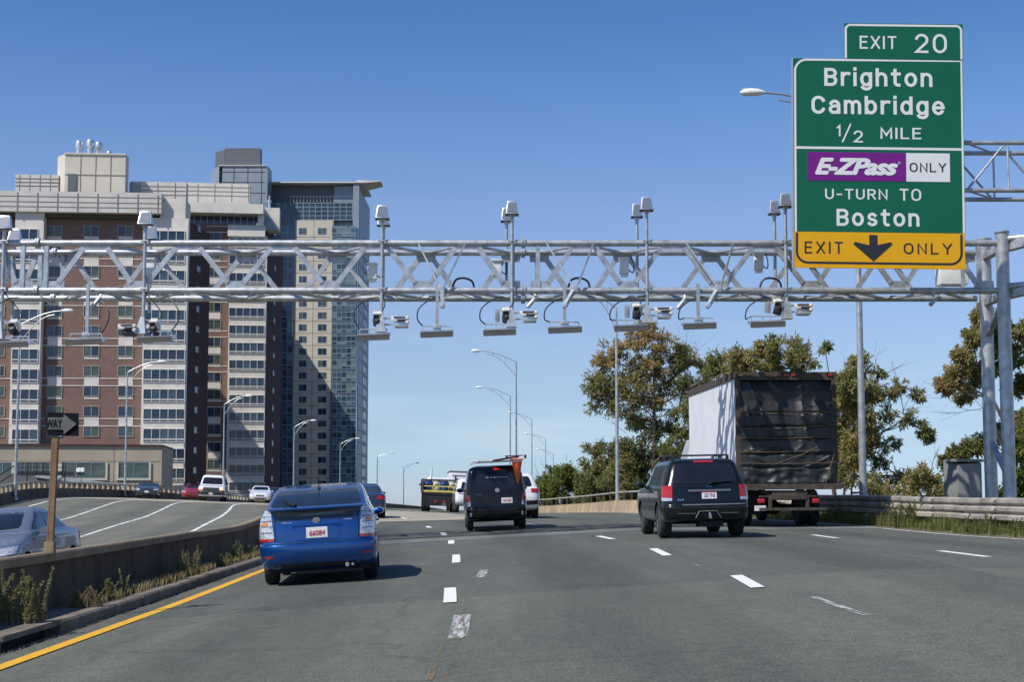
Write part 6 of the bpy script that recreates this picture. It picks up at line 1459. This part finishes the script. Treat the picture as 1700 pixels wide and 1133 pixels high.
Kc = [(.6, 1.7, 3.1, 1.0), (1.0, 1.7, 3.3, 1.05), (1.6, 1.7, 3.1, 1.05), (2.1, 1.75, 2.7, .95)]
part('cab', Body(Kc, 6, 10).mesh_mb(), M['car_white'], wb_, True); wheels(wb_, None, .42, .25, -2.0, 2.3, 1.1, 'trim_grey')
wr = vehicle('suv', 'white sport utility vehicle with red tail lamp peeking out right of the black van', 'suv', 856, 52, 4.7, yaw=-4)
K = [(.30,-2.0,2.0,.78),(.38,-2.25,2.2,.88),(.50,-2.34,2.3,.92),(.74,-2.35,2.33,.94),(.95,-2.30,2.2,.93),(1.08,-2.27,1.2,.90),(1.15,-2.22,1.0,.87),(1.35,-2.1,.75,.80),(1.55,-1.95,.5,.72),(1.66,-1.8,.3,.62),(1.70,-1.5,.1,.5)]
b, bo = make_body(wr, K, 'car_white', .36, (-1.36, 1.42), m=5, n=20); wheels(wr, bo, .36, .24, -1.36, 1.42, .925)
panel(b, 'rear_window', 'r', [(-.66, 1.16), (.66, 1.16), (.55, 1.55), (-.55, 1.55)], 'glass_dark', wr, .008, 10, 4, rnd_=.05)
panel(b, 'rear_bumper', 'r', [(-1.0, .36), (1.0, .36), (1.0, .66), (-1.0, .66)], 'black', wr, .012, 12, 2)
for sg in (-1, 1):
    q = lambda c: c if sg > 0 else [(-c[1][0], c[1][1]), (-c[0][0], c[0][1]), (-c[3][0], c[3][1]), (-c[2][0], c[2][1])]
    panel(b, 'tail_light', 'r', q([(.60, .96), (1.08, .90), (1.05, 1.08), (.60, 1.10)]), 'red_lit', wr, .014, 6, 2)
    panel(b, 'side_window', 's', [(-1.9, 1.14), (.95, 1.12), (.55, 1.52), (-1.6, 1.52)], 'glass_dark', wr, .006, 8, 3, sg)
mb = MB(); mb.box((0, 0, .42), (1.5, 4.0, .2)); part('underbody', mb, M['under'], wr)
# ------------------------------------------------------------ trees, shrubs and weeds
def leafmat(name, cols, rough=.6):
    m = bpy.data.materials.new(name); m.use_nodes = True; nt = m.node_tree; b = nt.nodes['Principled BSDF']; K = nt.links.new
    g = nt.nodes.new('ShaderNodeAttribute'); g.attribute_name = 'tone'
    r = nt.nodes.new('ShaderNodeValToRGB'); K(g.outputs['Fac'], r.inputs[0]); e = r.color_ramp.elements
    while len(e) < len(cols): e.new(.5)
    for i, c in enumerate(cols): e[i].position = i/(len(cols)-1); e[i].color = (*c, 1)
    K(r.outputs[0], b.inputs['Base Color']); b.inputs['Roughness'].default_value = rough; b.inputs['Specular IOR Level'].default_value = .4
    tr = nt.nodes.new('ShaderNodeBsdfTranslucent'); K(r.outputs[0], tr.inputs[0]); ms = nt.nodes.new('ShaderNodeMixShader'); ms.inputs[0].default_value = .42
    out = nt.nodes['Material Output']; K(b.outputs[0], ms.inputs[1]); K(tr.outputs[0], ms.inputs[2]); K(ms.outputs[0], out.inputs[0]); return m
G1, G2, G3, Y1, BR = (.12, .145, .05), (.24, .25, .085), (.36, .33, .12), (.50, .39, .16), (.46, .28, .14)
M['leaf_autumn'] = leafmat('leaves_turning', [G1, G2, G2, G3, Y1, BR])
M['leaf_green'] = leafmat('leaves_green', [G1, G2, G2, (.18, .22, .06), G3])
M['leaf_yellow'] = leafmat('leaves_yellow_green', [G2, (.16, .20, .04), (.22, .25, .05), (.30, .30, .07)])
M['bark'] = mat('bark', (.095, .08, .065), .95, 0, .3, 6, .4, 40)
M['twig'] = mat('twig', (.13, .11, .09), .95, 0, .2, 6)
M['weed'] = leafmat('weed_leaves', [(.16, .18, .06), (.27, .27, .10), (.40, .35, .16)])
M['dry'] = leafmat('dry_grass', [(.22, .18, .08), (.34, .27, .13), (.42, .34, .18)])
M['grass'] = leafmat('verge_grass', [(.09, .13, .03), (.16, .19, .05), (.27, .25, .09)])
def leaves_obj(name, leaves, m, root):
    """leaves: list of (centre, direction, normal, length, width, tone) as folded two-quad blades"""
    vs, fs, tn = [], [], []
    for c, d, n, l, w, t in leaves:
        s = d.cross(n)
        if s.length < 1e-3: continue
        s.normalize(); o = len(vs); h = n*w*.22
        vs += [c, c+d*l*.45+s*w/2+h, c+d*l, c+d*l*.45-s*w/2+h]
        fs += [(o, o+1, o+2, o+3)]; tn += [t]
    me = bpy.data.meshes.new(name); org = root.location; me.from_pydata([v-org for v in vs], [], fs); me.materials.append(m)
    a = me.attributes.new('tone', 'FLOAT', 'FACE'); a.data.foreach_set('value', tn); return link(name, me, root)
def rv(r, s=1.0):
    while True:
        v = Vector((r.uniform(-1, 1), r.uniform(-1, 1), r.uniform(-1, 1)))
        if 0 < v.length <= 1: return v*s
def tree(name, label, base_px, base_y, D, clusters, lm, leaf=.16, per=130, seed=1, trunk_r=.16, cat='tree', bare=(), stems=1, group=None, bz=None):
    r = random.Random(seed); b = W(base_px, base_y, D)
    if bz is not None: b.z = bz
    root = thing(name, label, cat, b, group=group); tw = MB(); limbs = MB(); L_ = []
    cs = [(W(x, y, D+dd), rad/FPX*D, tone, dens) for x, y, rad, dd, tone, dens in clusters]
    top = max(cs, key=lambda c: c[0].z)[0]; cen = sum((c[0] for c in cs), Vector())/len(cs)
    H = top.z-b.z; nodes = []
    for st in range(stems):
        bb = b+Vector((r.uniform(-.5, .5), r.uniform(-.4, .4), 0))*(st > 0)*stems*.5; tip = (cen*(.5) + top*.5) if st == 0 else cs[r.randrange(len(cs))][0]
        pts = []
        for k in range(9):
            t = k/8; p = bb.lerp(tip, t)+Vector((noise.noise(Vector((t*3, st, seed))), noise.noise(Vector((st, t*3, seed+5))), 0))*H*.07*math.sin(t*math.pi); pts.append(p)
        tw.tube(pts, [trunk_r*(1-.8*k/8)*(1 if st == 0 else .6) for k in range(9)], 8); nodes += pts[1:]
    def limb(p0, p1, r0, r1, bend=.12, n=6, sag=0):
        L0 = (p1-p0).length; o = rv(r, L0*bend); pts = [p0.lerp(p1, k/n)+o*math.sin(k/n*math.pi)+rv(r, L0*.02) + Vector((0,0,-sag*math.sin(k/n*math.pi))) for k in range(n)]+[p1]
        limbs.tube(pts, [r0+(r1-r0)*k/n for k in range(n+1)], 6, False); return pts
    for c, rad, tone, dens in cs:
        lowr = [q for q in nodes if q.z < c.z+.1*H] or nodes
        p0 = min(lowr, key=lambda q: (q-c).length+max(0, q.z-c.z+rad*.5)*1.2+r.uniform(0, .5)); d = (c-p0).length
        pts = limb(p0, c, max(.02, min(trunk_r*.55, .02*d+.018)), .014); nodes += [pts[-2]]
        nt_ = int(8+dens*7)
        for k in range(nt_):
            v = rv(r); v.y *= 1.1; e = c+v*rad; s0 = pts[r.randrange(2, len(pts))]; q = limb(s0, e, .012, .004, .15, 4)
            for k2 in range(2): w_ = e+rv(r, rad*.3); limb(q[2], w_, .006, .003, .1, 2)
            if dens <= 0: continue
            # leaf sprays along the twig end
            for k2 in range(int(per*3.4*dens/nt_/6)+1):
                a = q[-2].lerp(q[-1], r.uniform(-.2, 1.15))+rv(r, rad*.36); dv = (rv(r)+Vector((0, 0, -.25))+(e-c).normalized()*.5).normalized()
                tn_ = min(1, max(0, tone+.28*noise.noise(a*1.3)+r.gauss(0, .13)))
                for k3 in range(6):
                    ld = (dv+rv(r, .9)).normalized(); n_ = (Vector((0, 0, 1))+rv(r, .9)).normalized()
                    L_.append((a+dv*leaf*.5*k3*.5, ld, n_, leaf*r.uniform(.7, 1.25), leaf*r.uniform(.35, .6), min(1, max(0, tn_+r.gauss(0, .08)))))
    for x0, y0, x1, y1 in bare:
        p, q = W(x0, y0, D), W(x1, y1, D); pts = limb(p, q, .018, .004, .12, 6)
        for k in range(5): s_ = pts[r.randrange(2, 6)]; limb(s_, s_+((q-p).normalized()+rv(r, .8))*(q-p).length*.3, .007, .003, .1, 3)
    if trunk_r > 0: wpart('trunk' if cat == 'tree' else 'stem', tw, M['bark'], root, True)
    wpart('branches', limbs, M['twig'], root, False)
    if L_: leaves_obj('crown' if cat == 'tree' else 'foliage', L_, M[lm], root)
    return root
def fill(poly, n, rad, tone, dens, seed, dd=2.5):
    """clusters scattered inside a picture polygon"""
    r = random.Random(seed); xs = [p[0] for p in poly]; ys = [p[1] for p in poly]; out = []; tries = 0
    while len(out) < n and tries < 5000:
        tries += 1; x, y = r.uniform(min(xs), max(xs)), r.uniform(min(ys), max(ys)); ins = False; j = len(poly)-1
        for i in range(len(poly)):
            if (poly[i][1] > y) != (poly[j][1] > y) and x < (poly[j][0]-poly[i][0])*(y-poly[i][1])/(poly[j][1]-poly[i][1])+poly[i][0]: ins = not ins
            j = i
        if ins and all(math.hypot(x-o[0], y-o[1]) > rad*.75 for o in out):
            out.append((x, y, rad*r.uniform(.8, 1.25), r.uniform(-dd, dd), min(1, max(0, tone+r.uniform(-.2, .2))), dens))
    return out
T1 = [(1005,585,16,0,.85,.8),(1035,580,15,1,.8,.8),(1065,562,17,0,.85,.9),(1078,548,12,0,.8,.8),(1100,572,18,0,.8,.9),(1130,590,17,1,.75,.8),(1000,600,12,0,.8,.6),
      (985,642,20,0,.5,1),(1010,632,20,1,.6,1),(1040,640,22,0,.6,1.1),(1075,640,22,1,.75,1),(1000,672,20,0,.45,1.1),(1035,672,22,0,.55,1.1),(1070,675,20,1,.7,1),
      (1060,605,16,2,.6,.9),(1090,612,18,0,.7,.9),(1120,632,18,2,.6,.7),(1110,665,18,1,.7,.7),(1150,600,14,2,.45,.6),(1145,640,14,1,.45,.4),(1175,610,14,3,.4,.4),(1100,700,18,2,.35,.6),(1075,715,20,1,.25,.8),(1060,700,16,3,.2,.8)]
T1 = [(x, y, r_*1.35, d_, t_, n_*1.0) for x, y, r_, d_, t_, n_ in T1]
T1 += fill([(990,745),(1050,725),(1140,735),(1150,800),(1080,835),(985,830),(975,780)], 26, 20, .35, .9, 5)
T1 += fill([(1120,575),(1205,590),(1205,740),(1120,740)], 18, 18, .35, .55, 8, 3)
tree('broadleaf_tree', 'big tree with green and brown turning leaves behind the concrete parapet', 1090, 850, 86, T1, 'leaf_autumn', .145, 800, 3, .24, bz=-2.6,
     bare=[(1120,700,1165,560),(1150,700,1140,545),(1160,720,1195,570),(1040,720,985,690),(1030,730,990,745),(1090,650,1110,600)])
tree('leafy_shrub', 'dense green shrub at the foot of the big tree above the parapet', 1010, 845, 90, fill([(965,790),(1000,770),(1060,760),(1075,830),(965,832)], 16, 18, .35, 1.2, 11, 2), 'leaf_green', .15, 600, 4, .05, 'shrub', stems=3, bz=-2.0)
tree('leafy_shrub', 'bright yellow-green low shrub right of the black delivery van', 925, 840, 99, fill([(890,822),(905,795),(925,778),(955,785),(970,812),(965,832),(890,834)], 14, 15, .5, 1.3, 12, 2), 'leaf_yellow', .16, 520, 5, .04, 'shrub', stems=3, bz=-2.4,
     bare=[(900,825,908,770),(905,825,885,770),(935,800,940,755)])
T2 = fill([(1205,590),(1260,575),(1330,572),(1350,585),(1340,615),(1210,618)], 16, 15, .55, .75, 21, 2)+fill([(1385,640),(1440,600),(1450,700),(1430,790),(1385,800)], 34, 18, .55, .95, 22, 3)
T2 += [(1460,620,12,0,.4,.5),(1425,600,10,0,.4,.5),(1450,655,16,0,.5,.6),(1480,650,14,0,.5,.6),(1495,640,12,1,.5,.5),(1510,690,13,0,.4,.6),(1535,715,12,0,.4,.7),(1525,655,10,1,.4,.5),(1470,690,16,0,.4,.6),(1450,720,16,1,.4,.6),
       (1480,740,14,0,.35,.6),(1505,790,14,0,.35,.6),(1540,725,10,0,.3,.6),(1460,770,18,0,.35,.7),(1430,745,18,1,.4,.7),(1475,805,16,1,.3,.7),(1410,690,16,1,.5,.6),(1405,740,18,1,.5,.7),(1370,580,10,0,.4,.5),(1225,600,14,0,.7,.8)]
tree('broadleaf_tree', 'loose-branched tree with thin olive leaves behind the white box truck and exit sign post', 1400, 840, 58, T2, 'leaf_autumn', .115, 400, 7, .13, stems=3, bz=-2.5,
     bare=[(1400,700,1400,590),(1440,650,1460,580),(1420,660,1490,610),(1280,600,1290,560),(1320,600,1345,555),(1500,690,1480,600),(1440,760,1545,655)])
T3 = [(1615,560,18,0,.6,1),(1640,540,20,1,.6,1),(1600,590,16,0,.65,1),(1590,625,20,0,.75,1.1),(1570,640,13,0,.8,1),(1620,620,20,1,.6,1),(1660,560,22,1,.5,1.1),(1690,540,22,0,.5,1.1),(1690,590,22,1,.45,1.1),(1720,560,25,1,.5,1),
      (1650,600,20,2,.5,1),(1600,655,14,1,.6,.8),(1630,520,13,0,.6,.8),(1612,745,16,0,.3,1),(1590,755,14,0,.3,1),(1640,735,18,1,.3,1),(1665,720,18,1,.35,1),(1700,700,22,1,.45,1),(1575,770,14,0,.25,1),(1720,640,24,2,.4,1),(1690,640,18,2,.4,.8)]
tree('broadleaf_tree', 'drooping-leaved tree behind the gantry columns at the right edge', 1720, 840, 50, T3, 'leaf_autumn', .125, 700, 9, .15, stems=2, bz=-2.2,
     bare=[(1640,660,1555,650),(1650,670,1560,690),(1700,700,1620,680),(1700,760,1610,640)])
tree('leafy_shrub', 'bright green shrub at the right picture edge behind the guardrail', 1690, 830, 44, fill([(1670,730),(1700,700),(1740,700),(1740,830),(1665,825)], 16, 18, .5, 1.3, 31, 1.5), 'leaf_yellow', .12, 300, 10, .03, 'shrub', stems=3, bz=-1.6)
tree('leafy_shrub', 'low brownish shrub between the grey cabinet and the tall lamp pole', 1540, 835, 54, fill([(1440,800),(1500,790),(1540,775),(1590,790),(1590,828),(1440,830)], 18, 15, .6, .8, 33, 2), 'leaf_autumn', .12, 260, 12, .04, 'shrub', stems=4, bz=-2.0,
     bare=[(1545,790,1560,740)])
# the tree beyond the left edge that throws bare-branch shade is not visible, so it is left out

# grey utility cabinet beside the columns
M['cab_grey'] = mat('utility_cabinet_grey', (.24, .25, .23), .5, .1, .1, 4)
c = W(1607, 790, 39.5); b0 = W(1584, 822, 39.5); b1 = W(1632, 765, 39.5)
uc = thing('utility_cabinet', 'grey metal utility cabinet behind the guardrail beside the gantry columns', 'cabinet', (c.x, 39.5, -.9))
mb = MB(); mb.hexa([(-.28, 0, 0), (.42, .1, 0), (.42, .8, 0), (-.5, .6, 0), (-.28, 0, b1.z+.9-.1), (.42, .1, b1.z+.9-.06), (.42, .8, b1.z+.9), (-.5, .6, b1.z+.9)]); part('body', mb, M['cab_grey'], uc, bevel=.02)
mb = MB(); mb.box((.0, .4, b1.z+.9), (.95, .9, .08)); part('roof', mb, M['cab_grey'], uc, bevel=.015)
mb = MB(); mb.box2((.02, .02, .15), (.36, .045, b1.z+.65)); part('door', mb, M['cab_grey'], uc, rot=(0, 0, R(8)))

# verge grass under the guardrail and weeds on the median ledge
def grass(name, pts, m, h, label, cat='grass', n=9, spread=.1, seed=1, lean=.5, kind='stuff'):
    r = random.Random(seed); root_loc = pts[0][0]; vs, fs, tn = [], [], []
    for p, sc in pts:
        for k in range(n):
            b = p+Vector((r.uniform(-1, 1), r.uniform(-1, 1), 0))*spread; g = r.uniform(0, 6.28); hh = h*sc*r.uniform(.5, 1.2); l = Vector((math.cos(g), math.sin(g), 0))*hh*r.uniform(.1, lean); s = Vector((-math.sin(g), math.cos(g), 0))*.006
            o = len(vs); vs += [b-s, b+s, b+l*.4+Vector((0, 0, hh*.6))+s*.8, b+l*.4+Vector((0, 0, hh*.6))-s*.8, b+l+Vector((0, 0, hh))]; fs += [(o, o+1, o+2, o+3), (o+3, o+2, o+4)]; t = r.random(); tn += [t, t]
    me = bpy.data.meshes.new(name); me.from_pydata([v-root_loc for v in vs], [], fs); me.materials.append(M[m]); a = me.attributes.new('tone', 'FLOAT', 'FACE'); a.data.foreach_set('value', tn)
    o = link(name, me, None, root_loc); return tag(o, label, cat, kind=kind)
r = random.Random(4); P_ = []
for k in range(5200):
    d = r.uniform(24, 50); o = r.uniform(11.45, 13.6); dn = .5+noise.noise(Vector((d*.5, o, 2)))
    if r.random() < dn: P_.append((road(o, d, 0), .5+.9*max(0, noise.noise(Vector((d*.7, o*1.3, 8)))+.35)))
grass('verge_grass', P_, 'grass', .36, 'green and dry grass growing along the foot of the guardrail', n=9, spread=.12)
P_ = []
for k in range(900):
    d = r.uniform(17, 45); o = r.uniform(-4.60, -4.27)
    if noise.noise(Vector((d*.55, 1, 2))) > -.25: P_.append((road(o, d, .13), 1))
grass('ledge_grass', P_, 'dry', .13, 'dry grass tufts along the ledge at the foot of the median wall', n=7, spread=.05)
def weed(px, py, D, H, n, label, m='weed', seed=1, spread=.3, leaf=.05, lean=.3, dens=60, group=None, off=-4.36):
    r = random.Random(seed); 
    b = road(off, D, .13 if off < 0 else .0); root = thing('weed_plant', label, 'weed', b, group=group); st = MB(); L_ = []
    for k in range(n):
        g = r.uniform(0, 6.28); h = H*r.uniform(.55, 1.0); l = Vector((math.cos(g), math.sin(g)*.5, 0))*h*r.uniform(.05, lean); p0 = b+Vector((r.uniform(-1, 1), r.uniform(-.4, .4), 0))*spread*.45
        pts = [p0+l*(t*t)+Vector((0, 0, h*t)) for t in (0, .3, .6, .85, 1)]; st.tube(pts, [.006, .005, .004, .003, .002], 5, False)
        for q in range(int(1.8*dens*h/H)):
            t = r.uniform(.08, 1); p = p0+l*t*t+Vector((0, 0, h*t)); d_ = (rv(r)+Vector((0, 0, .55))).normalized(); L_.append((p, d_, rv(r).normalized(), .7*leaf*r.uniform(.6, 1.3)*(1.25-.6*t), .7*leaf*.36, r.random()))
    wpart('stem', st, M['twig'], root); leaves_obj('foliage', L_, M[m], root)
def dline(px):  # distance at which the ledge (offset -4.5) is seen in column px
    d = 5.0
    while d < 60:
        if px_of(road(-4.5, d, .13))[0] >= px: return d
        d += .05
    return d
weed(20, 1040, dline(12), .62, 34, 'tall bushy green weed at the lower left on the median ledge', seed=3, spread=.5, leaf=.055, lean=.45, dens=85)
weed(133, 1005, dline(118), .26, 26, 'dry brownish weed clump on the ledge right of the tall weed', 'dry', 5, .45, .04, .6, 55)
weed(312, 950, dline(300), .5, 18, 'yellow-green weed in front of the middle of the median wall', 'weed', 7, .45, .055, .35, 70)
weed(372, 930, dline(358), .25, 12, 'low weed on the ledge left of the tall narrow weed', 'weed', 8, .35, .05, .5, 50)
weed(392, 925, dline(385), .45, 14, 'tall narrow weed on the ledge nearest the blue hatchback', 'weed', 9, .3, .05, .3, 70)
weed(418, 920, dline(408), .32, 14, 'spreading weed touching the left side of the blue hatchback in the picture', 'weed', 10, .5, .05, .5, 50)
weed(192, 975, dline(190), .4, 2, 'thin trailing weed against the dark median wall', 'weed', 12, .12, .07, .2, 40)
weed(1460, 870, 36.5, .75, 34, 'bushy bright green weed at the guardrail where the truck shade ends', 'grass', 21, 1.0, .09, .5, 70, off=11.75)
weed(1600, 870, 31.5, .5, 30, 'low green weed in front of the guardrail below the grey cabinet', 'grass', 22, 1.1, .08, .6, 60, off=11.8)
weed(1680, 870, 29.3, .4, 26, 'small weed tuft in front of the guardrail at the right picture edge', 'grass', 23, .9, .07, .6, 60, off=11.8)
weed(166, 1026, dline(160), .28, 10, 'small green sprout at the drain opening in the kerb', 'weed', 14, .14, .07, .5, 30)
